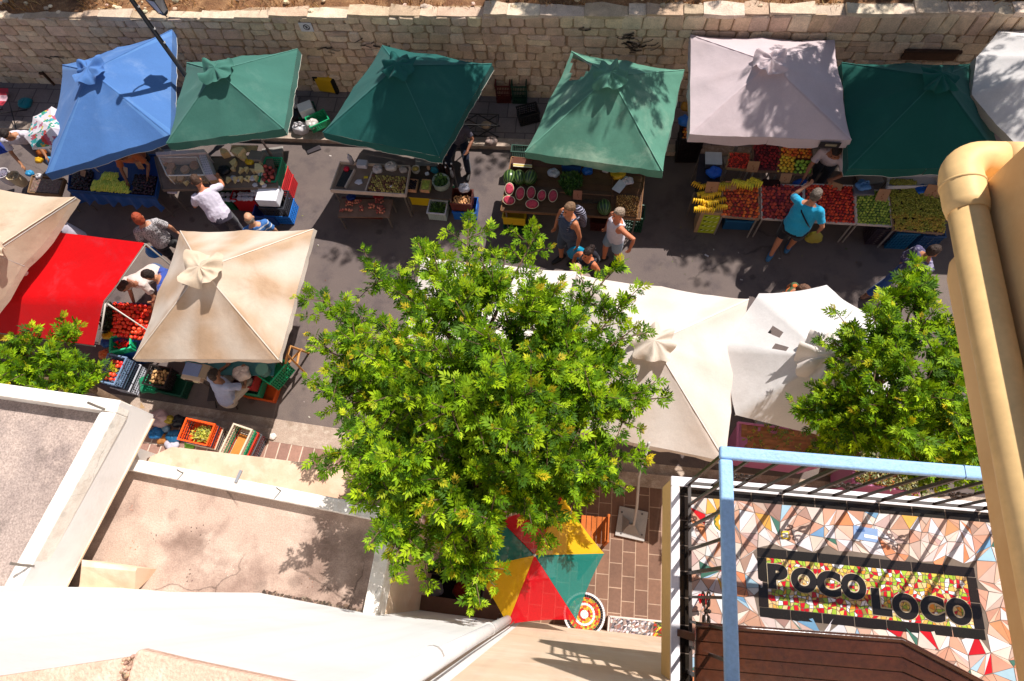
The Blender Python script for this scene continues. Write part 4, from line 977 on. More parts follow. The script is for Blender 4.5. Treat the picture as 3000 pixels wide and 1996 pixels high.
# ---------------------------------------------------------------- cheese stall
table('cheese_table', 'grey cheese counter table under the mid green parasol', [(478, 555), (812, 548), (795, 462), (455, 462)], .8, .05, '75665c', 'wood', True, rim=.02)
dc = thing('display_case', 'white framed glass topped display case of cheeses on the cheese counter', 'display case', U(530, 492, .8))
zc = 1.08; q = Q([(490, 515), (600, 513), (577, 461), (465, 461)], zc); z0 = .81
mb = MB()
for i in range(4):
    a, b = q[i], q[(i+1) % 4]; mb.tube([a, b], .014, 6, lin('d6cfc9')); mb.tube([a, Vector((a.x, a.y, z0))], .012, 6, lin('cfc8c2'))
mb.build('case_frame', M['paint'], dc)
gm = colmat('case_glass', .06, .5, None, None, rgb=lin('b9b4a8'), alpha=.28)
mb = MB(); mb.add([p+Vector((0, 0, .004)) for p in q], [(0, 1, 2, 3)]); mb.build('glass_top', gm, dc)
mb = MB(); mb.add([Vector((q[0].x, q[0].y, z0)), Vector((q[1].x, q[1].y, z0)), q[1], q[0]], [(0, 1, 2, 3)]); mb.build('glass_front', gm, dc)
side = Q([(602, 513), (624, 511), (602, 452), (581, 455)], zc)
mb = MB(); mb.prism([p.xy for p in side], z0, zc, lin('cfc4cc')); mb.build('side_cabinet', M['paint'], dc)
mb = MB()
for i in range(4):
    for j in range(9):
        p = side[0].lerp(side[1], (i+.5)/4).lerp(side[3].lerp(side[2], (i+.5)/4), (j+.5)/9); mb.box((p.x, p.y, zc+.002), (.014, .02, .003), 0, lin('8d8494'))
o = mb.build('vent_slots', M['paint'], dc); o['kind'] = 'stuff'
mb = MB(); bk0 = Q([(460, 458), (606, 450), (600, 440), (458, 449)], zc+.02); mb.prism([p.xy for p in bk0], z0, zc+.05, lin('cbb9b4')); mb.build('back_rail', M['paint'], dc)
def cheese(label, px, z, r, kind='wheel', col='d9b88a', rz=0., h=.08, inz=None):
    r *= 1.25; c = U(*px, z); t = MB(); cl = lin(col); rind = lin('b0875a')
    if kind == 'wheel':
        n = 20; ring = lambda rr, zz_: [c+Vector((rr*math.cos(a), rr*math.sin(a), zz_)) for a in np.linspace(0, 6.2832, n+1)[:-1]]
        t.loft([ring(r*.96, 0), ring(r, h*.2), ring(r, h*.8), ring(r*.95, h)], rind); t.loft([ring(r*.9, h+.001), ring(r*.86, h+.004)], cl)
    else:
        w = {'half': math.pi, 'wedge': .75, 'quarter': 1.6}[kind]; n = 10
        P = [c]+[c+Vector((r*math.cos(rz+w*(k/n-.5)), r*math.sin(rz+w*(k/n-.5)), 0)) for k in range(n+1)]
        t.prism([p.xy for p in P], z, z+h, cl)
    return tag(t.build('cheese', M['food'], loc=c), label, 'cheese', 'cheeses on the cheese counter')
for i, (p, w) in enumerate((((511, 527), 'first'), ((533, 527), 'second'))): cheese(f'small round cheese with brown centre, {w} of the pair before the display case', p, .81, .062, 'wheel', 'dcae7e', h=.06)
cheese('big half wheel of cheese on the counter east of the leaning man', (638, 540), .81, .11, 'half', 'c9a272', 1.57, .1)
cheese('half wheel of cheese just behind the head of the leaning man', (592, 538), .81, .10, 'half', 'b8936a', 1.57, .09)
for i, (x, y) in enumerate(((666, 540), (689, 540), (708, 538), (729, 537), (752, 536))): cheese('pale cheese wedge in the front row of wedges on the counter', (x, y), .81, .10, 'wedge', 'e0c48c', 1.57+random.uniform(-.3, .3), .07)
for i, (x, y) in enumerate(((703, 512), (724, 511))): cheese('pale cheese wedge in the second row beside the big block', (x, y), .81, .10, 'wedge', 'dcbf88', 1.57+random.uniform(-.4, .4), .07)
cheese('large pale cheese block behind the front wedges', (752, 510), .81, .14, 'quarter', 'e2cda0', 1.0, .1)
cheese('tall pale cheese block at the back beside the yellow bag', (706, 467), .81, .15, 'quarter', 'e0c79c', 1.9, .14)
cheese('orange topped cheese block at the back beside the black bag', (657, 466), .81, .12, 'quarter', 'd9b080', 1.2, .14)
for (x, y, kd, rr) in ((612, 540, 'wedge', .09), (770, 530, 'wedge', .09), (690, 488, 'wedge', .10), (676, 482, 'quarter', .11), (735, 500, 'wedge', .1), (760, 495, 'wedge', .09), (716, 530, 'wedge', .08), (556, 535, 'wedge', .08), (722, 455, 'half', .12)): cheese('smaller pale cheese piece among the bigger blocks on the counter', (x, y), .81, rr, kd, random.choice(['e0c48c', 'd9b888', 'e4d0a4']), random.uniform(0, 6), .07)
for i, (x, y) in enumerate(((700, 528), (728, 524), (764, 512), (775, 545), (748, 543), (690, 528))): bag('white paper wrapping between the cheese wedges', U(x, y, .81), .055, 'd8d4de', False, name='wrapping_paper', cat='wrapping', squash=.3, group='white wrapping among the cheeses')
for (x, y) in ((487, 478), (505, 492), (499, 508), (545, 500), (572, 488)): cheese('cheese seen through the glass of the display case', (x, y), .84, .07, 'wheel', random.choice(['d8a882', 'c98f6a', 'd9c08a']), h=.06)
heap('pomegranate', 'red brown round fruit in the pile at the east end of the cheese counter', 'red brown fruit on the cheese counter', Q([(772, 540), (803, 538), (810, 492), (775, 490)], .8), .045, .085, .02, 60, '5a3028')
bag('glossy black plastic bag on the cheese counter', U(660, 505, .81), .125, '17161a', False, squash=.6)
bag('yellow plastic bag on the cheese counter beside the tall cheese block', U(735, 478, .81), .09, 'd9b21a', False)
bag('white plastic wrapping among the cheese wedges', U(742, 524, .81), .075, 'd5cfd8', False, squash=.4)
bag('small white plastic wrapping behind the front row of wedges', U(684, 523, .81), .06, 'd0cbd6', False, squash=.45)
box_thing('weighing_scale', 'grey weighing scale at the back of the cheese counter', 'scale', U(757, 466, .81), (.3, .22, .12), -.1, '7a706c', 'metal', .015)
box_thing('cardboard_box', 'sunlit flat cardboard sheet behind the cheese counter', 'cardboard', U(716, 437, .75), (.55, .16, .02), .03, 'd2a680', 'card', .003)
# crates and styrofoam at the east end of the cheese stall
GC = 'crates at the end of the cheese stall'
p = U(845, 585, 0)
stack(lambda i, c: ['red slatted crate at the bottom of the stack behind the cheese stall end', 'second red slatted crate under the green one at the cheese stall end', 'green slatted crate topping the stack at the cheese stall end'][i], (p.x-.05, p.y+.12, 0), ['b8242a', 'c42c30', '15845e'], (.34, .56, .3), 0, .27, GC)
p = U(850, 640, 0)
stack(lambda i, c: ['bright blue slatted crate at the bottom of the front stack by the cheese stall', 'black slatted crate in the front stack by the cheese stall'][i], (p.x-.12, p.y+.06, 0), ['1f6fc4', '23242c'], (.5, .42, .3), 0, .27, GC)
p = U(800, 575, .55); box_thing('styrofoam_box', 'white styrofoam box topping the front crate stack by the cheese stall', 'box', (p.x, p.y-.08, .56), (.42, .36, .22), 0, 'e4e2e8', 'plastic', .02)
p = U(742, 612, 0); crate('red crate holding white packages in front of the cheese counter', (p.x, p.y+.1, .02), (.5, .36, .42), -.03, 'c01820', GC, False)
for k in range(9): 
    b = U(700+12*(k % 5)+random.uniform(-3, 3), 568+13*(k//5), .5); bag('white wrapped package in the red crate before the cheese counter', b-Vector((0, 0, .05)), .058, 'dedce8', False, name='wrapped_package', cat='package', group='white wrapped packages')
p = U(670, 610, 0); crate('green crate of white packages in front of the cheese counter', (p.x, p.y+.12, .02), (.42, .34, .34), 0, '0f5a36', GC, False)
for k in range(6): 
    b = U(652+16*(k % 3), 570+15*(k//3), .4); bag('white wrapped package in the green crate before the cheese counter', b-Vector((0, 0, .04)), .058, 'd5d8e6', False, name='wrapped_package', cat='package', group='white wrapped packages in green crate')
for k in range(5):
    b = U(742+11*k, 556+3*math.sin(k*2), .62); bag('white wrapped package piled between red crate and styrofoam box', b-Vector((0, 0, .05)), .06, 'd9dbe8', False, name='wrapped_package', cat='package', group='white packages by the styrofoam box')
p = U(800, 640, 0); crate('navy blue crate in front of the styrofoam box', (p.x-.05, p.y, 0), (.44, .32, .3), 0, '1a3f80', GC, False)
box_thing('paper_box', 'white printed leaflet box on the road edge of the cheese counter', 'box', U(507, 562, .7), (.2, .1, .02), -.05, 'cfc4c8', 'card', .003)
# ---------------------------------------------------------------- clutter between the two green parasols
box_thing('polystyrene_box', 'white polystyrene box standing in the gap between the green parasols', 'box', U(902, 330, .3), (.3, .24, .2), .5, 'e6e4e6', 'plastic', .015)
crate('green slatted crate lying in the gap between the green parasols', U(938, 366, .25), (.42, .3, .2), .6, '0f8a5a', 'crates in the gap between the parasols')
crate('dark green crate under the polystyrene box between the parasols', U(908, 345, .05), (.4, .3, .24), .5, '124a3a', 'crates in the gap between the parasols')
bag('black bin bag in the gap between the green parasols', U(880, 345, .1), .2, '16161a', False)
bag('crumpled white plastic bag in the gap between the green parasols', U(885, 385, .1), .17, 'ded8da', True)
bag('white plastic bag with brown stains beside the green slatted crate', U(918, 372, .3), .14, 'd9cfc8', False)
box_thing('white_board', 'white board leaning behind the edge of the mid green parasol', 'board', U(868, 305, .3), (.06, .3, .5), .2, 'd6d2d6', 'paint', .004)
box_thing('dropped_phone_box', 'small dark tray lying in the sunlit gap on the road', 'tray', U(920, 440, .0), (.3, .12, .03), .5, '3a3438', 'plastic', .006)
yc = thing('tool_case', 'yellow and black plastic generator case against the stone wall', 'case', U(967, 262, .12)); c0 = Vector(yc.location)
mb = MB(); mb.obox(c0+Vector((0, 0, .22)), (.2, -.03, 0), (.02, .12, 0), (0, 0, .2), lin('d9a81a')); bevel(mb.build('case_body', M['plastic'], yc), .03)
mb = MB(); mb.obox(c0+Vector((.21, -.03, .2)), (.03, -.005, 0), (.02, .125, 0), (0, 0, .19), lin('1c1a1a')); mb.obox(c0+Vector((-.17, .03, .37)), (.06, -.01, 0), (.02, .122, 0), (0, 0, .06), lin('1c1a1a')); bevel(mb.build('case_cap', M['rubber'], yc), .015); yc.children[-1]['kind'] = 'stuff'
mb = MB(); mb.tube([c0+Vector((-.1, 0, .42)), c0+Vector((-.08, 0, .5)), c0+Vector((.08, -.02, .5)), c0+Vector((.1, -.02, .42))], .016, 8, lin('d9a81a')); mb.build('handle', M['plastic'], yc, smooth=True)
p = U(1478, 285, .12); crate('dark red crate standing against the stone wall beside a green one', p, (.3, .36, .5), .03, '5a1f1a', 'crates by the stone wall'); crate('dark green crate standing against the stone wall beside a red one', (p.x+.34, p.y+.0, .12), (.3, .36, .5), .03, '143a2a', 'crates by the stone wall')
crate('black crate lying on the far pavement beside the faded parasol', U(1548, 350, .12), (.42, .3, .28), .35, '1d1a1c', 'black crates on the pavement')
fs_ = thing('folding_stand', 'black metal folding stand on the far pavement between two green parasols', 'stand', U(1400, 400, .12)); c0 = Vector(fs_.location)
zt = .12
for (x0, x1) in ((-.42, .0), (.0, .42)):
    for yy in (0, .28):
        mb = MB(); mb.tube([c0+Vector((x0, yy, 0)), c0+Vector((x1, yy, .34))], .011, 6, lin('1d1a1c')); mb.tube([c0+Vector((x1, yy, 0)), c0+Vector((x0, yy, .34))], .011, 6, lin('1d1a1c')); mb.build('cross_brace', M['iron'], fs_)
for yy in (0, .28):
    for zz_ in (0.01, .345):
        mb = MB(); mb.tube([c0+Vector((-.44, yy, zz_)), c0+Vector((.44, yy, zz_))], .012, 6, lin('1d1a1c')); mb.build('rail', M['iron'], fs_)
for x in (-.44, .44):
    mb = MB(); mb.tube([c0+Vector((x, 0, .345)), c0+Vector((x, .28, .345))], .012, 6, lin('1d1a1c')); mb.build('rail', M['iron'], fs_)
bag('pinkish white bag lying on the kerb in front of the folding stand', U(1440, 418, .12), .13, 'b9a096', False, squash=.55)
bag('small cream bag on the folding stand', U(1425, 372, .3), .10, 'c7a98a', False)
# ---------------------------------------------------------------- olive, fig and onion stall
table('olive_table', 'paper edged trestle tray of olives and figs under the teal parasol', [(972, 560), (1188, 574), (1201, 494), (1000, 482)], .75, .03, '8a7568', 'card', True, rim=.07, rimcol='cbb5a6')
def divider(px0, px1):
    a, b = U(*px0, .79), U(*px1, .79); mb = MB(); d = (b-a).normalized(); n = Vector((-d.y, d.x, 0)); mb.obox((a+b)/2, d*(b-a).length/2, n*.012, Vector((0, 0, .035)), lin('c4b0a4')); return tag(mb.build('tray_divider', M['card'], loc=(a+b)/2), 'paper covered board dividing the olive tray', 'divider', 'tray dividers')
divider((1012, 551), (1040, 498)); divider((1072, 560), (1092, 505))
mb = MB(); q = Q([(984, 548), (1010, 550), (1036, 500), (1008, 498)], .775); mb.add([q[0].lerp(q[1], u).lerp(q[3].lerp(q[2], u), v)+Vector((0, 0, .012+.012*math.sin(u*3.1)*math.sin(v*3.1)+.004*random.random())) for v in np.linspace(0, 1, 18) for u in np.linspace(0, 1, 12)], [(j*12+i, j*12+i+1, (j+1)*12+i+1, (j+1)*12+i) for j in range(17) for i in range(11)], [jit(lin('1c1413'), .5) for _ in range(17*11)])
tag(mb.build('black_olives', M['food']), 'mass of black olives in the end bay of the paper edged tray', 'olives', kind='stuff')
mb = MB(); c0 = U(1015, 495, .8); mb.ell(c0, (.06, .06, .045), 14, 8, None, lin('c01430')); mb.tube([c0-Vector((0, 0, .06)), c0], .045, 12, lin('8a1024')); tag(mb.build('red_scoop', M['plastic'], loc=c0, smooth=True), 'round red plastic scoop in the black olives', 'scoop')
bag('white paper parcel with yellow corner in the middle bay of the olive tray', U(1052, 535, .765), .075, 'c9c2cc', False, squash=.25, mat='card'); 
box_thing('paper_sheet', 'yellow label lying in the middle bay of the olive tray', 'paper', U(1072, 520, .79), (.08, .05, .01), .1, 'd9b83a', 'card', .002)
heap('fig', 'brown and yellow green fig in the wide bay of the paper edged tray', 'figs in the olive tray', Q([(1077, 562), (1186, 571), (1196, 522), (1090, 515)], .77), .03, .045, .03, 300, '5a3a2a')
box_thing('paper_label', 'tiny white price label stuck in the figs', 'label', U(1145, 546, .835), (.045, .05, .006), .05, 'e4e0ee', 'card', .001)
bag('clear crumpled plastic bag on the figs, the smaller of two', U(1108, 502, .80), .10, 'c9c0c4', True); bag('clear crumpled plastic bag on the figs, the taller of two', U(1148, 495, .80), .12, 'cfc8c8', True); bag('low crumpled plastic wrap at the corner of the fig bay', U(1183, 502, .79), .08, 'bdb2ae', False)
box_thing('tray_box', 'white plastic lidded tub behind the middle bay of the olive tray', 'tub', U(1064, 486, .84), (.2, .15, .1), -.05, 'b5b0b8', 'plastic', .015)
mb = MB(); c0 = U(1032, 478, .8); mb.tube([c0, c0+Vector((0, 0, .18)), c0+Vector((0, 0, .21)), c0+Vector((0, 0, .25))], [.045, .045, .02, .02], 12, lin('aaa4ae')); tag(mb.build('water_bottle', M['plastic'], loc=c0, smooth=True), 'grey white plastic bottle behind the red scoop', 'bottle')
table('side_table', 'narrow side table east of the olive tray', [(1187, 575), (1322, 585), (1330, 490), (1205, 485)], .62, .03, '4d4038', 'wood', True)
for (px, lab, fill, n_) in (((1211, 548), 'dark grapes', 'dark', 0), ((1249, 549), 'pale green beans', 'beans', 1)):
    c0 = U(*px, .65); t = thing('wooden_box', f'small wooden punnet box of {lab} on the side table', 'box', c0-Vector((0, 0, .02)))
    mb = MB(); L_, W_ = (.17, .24)
    for s in (-1, 1): mb.box(c0+Vector((s*L_/2, 0, .04)), (.01, W_, .09), -.06, lin('b9946e')); mb.box(c0+Vector((0, s*W_/2, .04)), (L_-.012, .01, .088), -.06, lin('c08a68'))
    mb.box(c0, (L_-.012, W_-.012, .01), -.06, lin('a8845e')); mb.build('punnet', M['wood'], t)
    mb = MB()
    for k in range(120):
        p = c0+Vector((random.uniform(-.42, .42)*L_, random.uniform(-.42, .42)*W_, .05+random.uniform(0, .03)))
        if n_ == 0: mb.ell(p, (.012, .012, .012), 6, 4, None, jit(lin('2c2026'), .3))
        else: 
            d = Vector((random.uniform(-1, 1), random.uniform(-1, 1), .1)).normalized()*.045; mb.tube([p-d, p+d], .006, 4, jit(lin('a9b04a'), .25))
    o = mb.build('contents', M['food'], t); o['kind'] = 'stuff'
open_sack('clear bag lined tub of green vegetables on the side table', U(1296, 548, .55), .155, .22, 'a9b3a6', 'green', mat='bag', name='lined_tub', cat='tub', wob=.04)
open_sack('bowl of pale olives in a plastic bag behind the bean box', U(1220, 503, .66), .075, .1, 'c9c0b8', 'b59a52', mat='bag', name='olive_bowl', cat='bowl', wob=.04)
for i, (x, y) in enumerate(((1286, 487), (1297, 486), (1308, 486), (1324, 488), (1307, 498), (1322, 502))):
    c0 = U(x, y, .82); mb = MB(); mb.tube([c0-Vector((0, 0, .16)), c0-Vector((0, 0, .02)), c0+Vector((0, 0, .03)), c0+Vector((0, 0, .075))], [.03, .03, .013, .013], 10, lin('2a1410') if i < 5 else lin('8a8a90')); 
    mb.tube([c0+Vector((0, 0, .07)), c0+Vector((0, 0, .095))], .016, 8, lin('d8d4d6')); tag(mb.build('glass_bottle', M['plastic'], loc=c0-Vector((0, 0, .16)), smooth=True), 'small dark bottle with white cap in the cluster behind the green vegetables', 'bottle', 'dark bottles behind the lined tub')
bag('teal plastic bag beside the dark bottles', U(1274, 503, .63), .08, '1c7a8c', False); 
box_thing('small_jar', 'small jar with pale lid beside the olive bowl', 'jar', U(1257, 497, .66), (.06, .06, .1), .3, 'a8826a', 'plastic', .02)
box_thing('small_jar', 'white plastic pot beside the bean box', 'jar', U(1252, 512, .66), (.08, .06, .06), .3, 'c9c9d6', 'plastic', .02)
crate('yellow crate under the side table below the bean box', U(1240, 590, .02)+Vector((0, .05, 0)), (.42, .3, .28), -.04, 'd9b41a', 'crates under the olive stall', False)
crate('green crate under the side table below the lined tub', U(1306, 582, .1), (.36, .26, .25), -.04, '14603a', 'crates under the olive stall', False)
p = U(1288, 628, 0); crate('white slatted crate lined with plastic holding green herbs on the road', p, (.36, .3, .26), -.05, 'b9c4bc', 'crates on the road by the olive stall', rimcol='d6d2d8')
def herb(label, c, rx, ry, h, n, cols, name='herb_bunch', cat='herbs', L_=.09):
    c = Vector(c); mb = MB()
    for k in range(n):
        a = random.uniform(0, 6.28); q_ = math.sqrt(random.random()); p = c+Vector((rx*q_*math.cos(a), ry*q_*math.sin(a), random.uniform(.2, 1)*h*(1-.5*q_)))
        d = Vector((random.uniform(-1, 1), random.uniform(-1, 1), random.uniform(.1, .9))).normalized()*L_*random.uniform(.6, 1.2); w = Vector((d.y, -d.x, 0)).normalized()*L_*.16
        mb.add([p-d*.2, p+d*.3+w, p+d, p+d*.3-w], [(0, 1, 2, 3)], jit(lin(random.choice(cols)), .2))
    mb.ell(c+Vector((0, 0, h*.25)), (rx*.85, ry*.85, h*.35), 12, 6, None, lin(cols[0]), .2)
    o = mb.build(name, M['food'], loc=c); return tag(o, label, cat)
GRN = ['2f4a1c', '45641f', '56782a', '3a5520']
herb('green herbs heaped in the white plastic lined crate', (p.x, p.y, .16), .14, .11, .12, 240, GRN)
p = U(1365, 622, 0); crate('bright blue crate at the foot of the root vegetable crate', (p.x+.02, p.y, 0), (.46, .36, .26), .0, '1f5fb4', 'crates on the road by the olive stall', False)
crate('dark red brown crate of ginger roots standing on the blue crate', (p.x-.02, p.y+.02, .265), (.4, .34, .24), -.02, '5e2a20', 'crates on the road by the olive stall', False)
heap('ginger', 'knobbly tan root in the dark red brown crate', 'roots in the red brown crate', [Vector((p.x-.02+sx*.17, p.y+.02+sy*.14, .41)) for sx, sy in ((-1, -1), (1, -1), (1, .5), (-1, .5))], .02, .05, .02, 80, '6b4a34')
bag('white knotted plastic bag on the red brown crate', (p.x+.01, p.y+.19, .47), .11, 'd2d2de', True)
table('onion_board', 'rounded brown board low above the road carrying onion strings', [(990, 636), (1140, 636), (1152, 585), (1000, 582)], .42, .03, '7d6253', 'wood', True)
box_thing('onion_crate', 'long dark red crate under the onion board', 'crate', U(1068, 628, 0)+Vector((0, .03, 0)), (.8, .28, .36), 0, '5a1e18', 'plastic', .02)
for (a, b) in (((997, 618), (1035, 622)), ((1014, 592), (1038, 608)), ((1040, 590), (1062, 602)), ((1055, 606), (1068, 622)), ((1081, 600), (1100, 614)), ((1100, 585), (1124, 600)), ((1104, 606), (1128, 630))):
    x0, y0 = a; x1, y1 = b
    heap('onion', 'small pink brown onion in the strings spread over the low brown board', 'onions on the low board', Q([(x0, y1), (x1, y1), (x1, y0), (x0, y0)], .42), .03, .041, .05, 200, None)
for (px, col, lab) in (((1030, 580), '1c3a8a', 'blue'), ((1110, 578), 'a01a24', 'red')): bag(f'{col and lab} plastic bag tucked between onion board and olive tray', U(*px, .42), .1, col, False, squash=.4)
# ---------------------------------------------------------------- watermelon table
WT = [(1469, 616), (1874, 641), (1888, 500), (1500, 462)]
table('melon_table', 'large boarded wooden table of watermelons under the faded green parasol', WT, .8, .04, '5f4230', 'wood', True, boards=8, rim=.015, rimcol='7d583c')
M['melon'] = None
m, nt, p_, out = new_mat('melon_rind'); tc = _n(nt, 'ShaderNodeTexCoord'); wv = _n(nt, 'ShaderNodeTexWave', wave_type='BANDS', bands_direction='X'); 
sx_ = _n(nt, 'ShaderNodeSeparateXYZ'); nt.links.new(tc.outputs['Object'], sx_.inputs[0]); at = _n(nt, 'ShaderNodeMath', operation='ARCTAN2'); nt.links.new(sx_.outputs['X'], at.inputs[0]); nt.links.new(sx_.outputs['Z'], at.inputs[1])
cx_ = _n(nt, 'ShaderNodeCombineXYZ'); nt.links.new(at.outputs[0], cx_.inputs['X']); nt.links.new(sx_.outputs['Y'], cx_.inputs['Y'])
wv.inputs['Scale'].default_value = .6; wv.inputs['Distortion'].default_value = 2.5; wv.inputs['Detail'].default_value = 3; wv.inputs['Detail Scale'].default_value = 3; nt.links.new(cx_.outputs[0], wv.inputs['Vector'])
rp = _n(nt, 'ShaderNodeValToRGB'); rp.color_ramp.elements[0].color = (*lin('223a1c'), 1); rp.color_ramp.elements[1].color = (*lin('66803e'), 1); rp.color_ramp.elements[0].position = .35; nt.links.new(wv.outputs['Fac'], rp.inputs[0]); nt.links.new(rp.outputs[0], p_.inputs['Base Color']); p_.inputs['Roughness'].default_value = .3
M['melon'] = m
def melon(label, px, r, rz=0., z=.8):
    c = U(*px, z+r*.8); mb = MB(); mb.ell((0, 0, 0), (r, r*1.25, r), 20, 14)
    o = mb.build('watermelon', M['melon'], smooth=True); o.location = c; o.rotation_euler = (0, .5, rz); return tag(o, label, 'watermelon')
melon('whole watermelon at the corner end of the row behind the cut halves', (1493, 520), .125); melon('whole watermelon in the middle of the row behind the cut halves', (1521, 521), .125, .2); melon('whole watermelon under the striped carton behind the cut halves', (1553, 521), .13, -.2)
melon('single yellowish striped watermelon near the walnut tray', (1770, 607), .125, .1)
def half_melon(label, px, rx, ry, rz, tilt=.5, az=-1.57, z=.86):
    c = U(*px, z+.03); t = thing('melon_half', label, 'watermelon half', c, 'cut watermelon halves on the wooden table')
    n = Vector((math.cos(az)*math.sin(tilt), math.sin(az)*math.sin(tilt), math.cos(tilt)))
    q_ = n.to_track_quat('Z', 'Y').to_matrix() @ Matrix.Rotation(rz, 3, 'Z'); 
    mb = MB(); rings = []
    for j in range(9):
        a = -math.pi/2*j/8; cr = max(math.cos(a), .03); rings.append([c+q_ @ Vector((rx*cr*math.cos(b), ry*cr*math.sin(b), min(rx, ry)*.95*math.sin(a))) for b in np.linspace(0, 6.2832, 25)[:-1]])
    mb.loft(rings, lin('2f5224')); mb.build('rind', M['food'], t, smooth=True)
    mb = MB(); R_ = lambda k, h: [c+q_ @ Vector((rx*k*math.cos(b), ry*k*math.sin(b), h)) for b in np.linspace(0, 6.2832, 25)[:-1]]
    mb.loft([R_(1, .001), R_(.97, .004), R_(.90, .004)], lin('d9c6a4'), False); mb.build('pith', M['food'], t)
    mb = MB(); mb.loft([R_(.9, .0042), R_(.6, .007), R_(.05, .008)], jit(lin('b83a4c'), .15)); mb.build('flesh', M['food'], t, smooth=True)
    mb = MB()
    for k in range(10):
        a = random.uniform(0, 6.28); p = c+q_ @ Vector((rx*.55*math.cos(a), ry*.55*math.sin(a), .0085)); mb.ell(p, (.006, .006, .003), 5, 4, None, lin('2a1210'))
    o = mb.build('seeds', M['food'], t); o['kind'] = 'stuff'
for (px, rx, ry, rz, lab) in (((1492, 554), .088, .118, .0, 'cut watermelon half first from the table corner in the back row'), ((1524, 567), .085, .125, -.15, 'cut watermelon half second in the back row'), ((1556, 565), .082, .118, -.05, 'cut watermelon half third in the back row'), ((1587, 573), .08, .105, -.2, 'smaller cut watermelon half fourth in the back row'), ((1620, 574), .085, .118, -.1, 'cut watermelon half at the open end of the back row'),
                              ((1491, 587), .118, .088, -.1, 'front cut watermelon half lying sideways at the table corner'), ((1559, 598), .125, .088, .05, 'front cut watermelon half lying sideways with broken flesh')):
    half_melon(lab, px, rx, ry, rz)
cb_ = box_thing('striped_carton', 'brown carton with pale and yellow stripes at the back of the melon table', 'carton', U(1531, 486, .8), (.36, .2, .12), -.05, '5e3b30', 'card', .006)
mb = MB(); 
for k, cl in enumerate(('d9cdb0', 'c9b44a', 'd9cdb0')):
    p = U(1531, 482+3.2*k, .925); mb.box((p.x, p.y, .9225), (.355, .02, .006), -.05, lin(cl))
o = mb.build('stripe', M['card'], cb_); 
bag('long white plastic bag lying on the melon table', U(1622, 512, .8), .115, 'c8cad6', True, squash=.55); bag('blue plastic bag on the melon table under the parasol edge', U(1721, 506, .8), .105, '1a62c0', False)
crate('deep blue crate at the back of the melon table', U(1675, 492, .8), (.34, .2, .16), -.05, '12366a', 'crates on the tables', False)
herb('flat heap of dark green herbs in the middle of the melon table', U(1672, 535, .8), .2, .2, .1, 520, GRN); herb('trail of dark green herbs hanging toward the table edge', U(1668, 560, .8), .06, .1, .05, 120, GRN)
bag('yellow plastic bag on the melon table beside white bags', U(1810, 516, .8), .14, 'd9ae1e', False, squash=.5); bag('white plastic bag with yellow print beside the yellow bag', U(1838, 534, .8), .11, 'd9d3dc', True, squash=.5); box_thing('paper_bag', 'flat white paper bag on the melon table', 'paper bag', U(1815, 547, .84), (.17, .26, .02), -.55, 'd2d0dc', 'card', .006)
bag('small white pot wrapped in plastic at the back of the melon table', U(1776, 502, .8), .075, 'c9c4c8', False)
sign_card('brown price card standing before the herbs on the melon table', (1692, 572), .92, .16, .2, .35, -.05, 'a8725c')
mb = MB(); a, b = U(1640, 563, .815), U(1798, 574, .815); mb.tube([a, b], .012, 6, lin('8a6248')); tag(mb.build('wooden_batten', M['wood'], loc=a), 'thin wooden batten lying across the melon table', 'batten')
mb = MB(); a, b = U(1797, 515, .815), U(1788, 633, .815); mb.tube([a, b], .013, 6, lin('6f4c36')); tag(mb.build('wooden_batten', M['wood'], loc=a), 'thin wooden batten along the side of the walnut tray', 'batten')
herb('scraps of dark leaves near the table edge behind the walkers', U(1718, 592, .8), .28, .04, .03, 110, ['4a3526', '3a2c20', '55422c'], 'leaf_scraps', 'scraps', .05)
heap('walnut', 'walnut in the heap at the east corner of the melon table', 'walnuts on the melon table', Q([(1800, 630), (1868, 638), (1874, 578), (1806, 572)], .8), .02, .04, .03, 300, '7a5530')
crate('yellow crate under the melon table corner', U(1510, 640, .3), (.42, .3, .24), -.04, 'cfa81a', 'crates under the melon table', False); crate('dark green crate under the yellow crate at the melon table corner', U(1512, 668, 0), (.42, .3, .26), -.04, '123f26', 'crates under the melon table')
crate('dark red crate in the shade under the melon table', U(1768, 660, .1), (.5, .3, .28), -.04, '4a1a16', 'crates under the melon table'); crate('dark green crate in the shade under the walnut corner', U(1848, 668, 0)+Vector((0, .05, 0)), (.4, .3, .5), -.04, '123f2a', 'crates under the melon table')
crate('deep green empty crate behind the corner of the melon table', U(1530, 455, .4), (.4, .16, .2), -.03, '12382a', 'crates under the melon table')
# ---------------------------------------------------------------- fruit stall
def tray(label, px, zf=.66, zb=.92, col='c4b4ac', group='display trays of the fruit stall'):
    P = Q(px, [zf, zf, zb, zb]); c = sum(P, Vector((0, 0, 0)))/4; t = thing('display_tray', label, 'tray', (c.x, c.y, 0), group)
    mb = MB(); mb.prism([p.xy for p in P], [p.z-.05 for p in P], [p.z-.03 for p in P], lin('5a4a40')); mb.build('tray_floor', M['wood'], t)
    mb = MB()
    for i in range(4):
        a, b = P[i], P[(i+1) % 4]; mb.tube([a-Vector((0, 0, .0)), b-Vector((0, 0, .0))], .017, 6, lin(col)); mb.tube([a-Vector((0, 0, .03)), b-Vector((0, 0, .03))], .016, 6, lin(col))
    mb.build('tray_edge', M['wood'], t)
    for p in P:
        q_ = p+(c-p)*.08; mb = MB(); mb.tube([(q_.x, q_.y, 0), (q_.x, q_.y, p.z-.04)], .016, 6, lin('8d857f')); mb.build('leg', M['metal'], t)
    return P
GF = 'fruit heaped on the fruit stall'
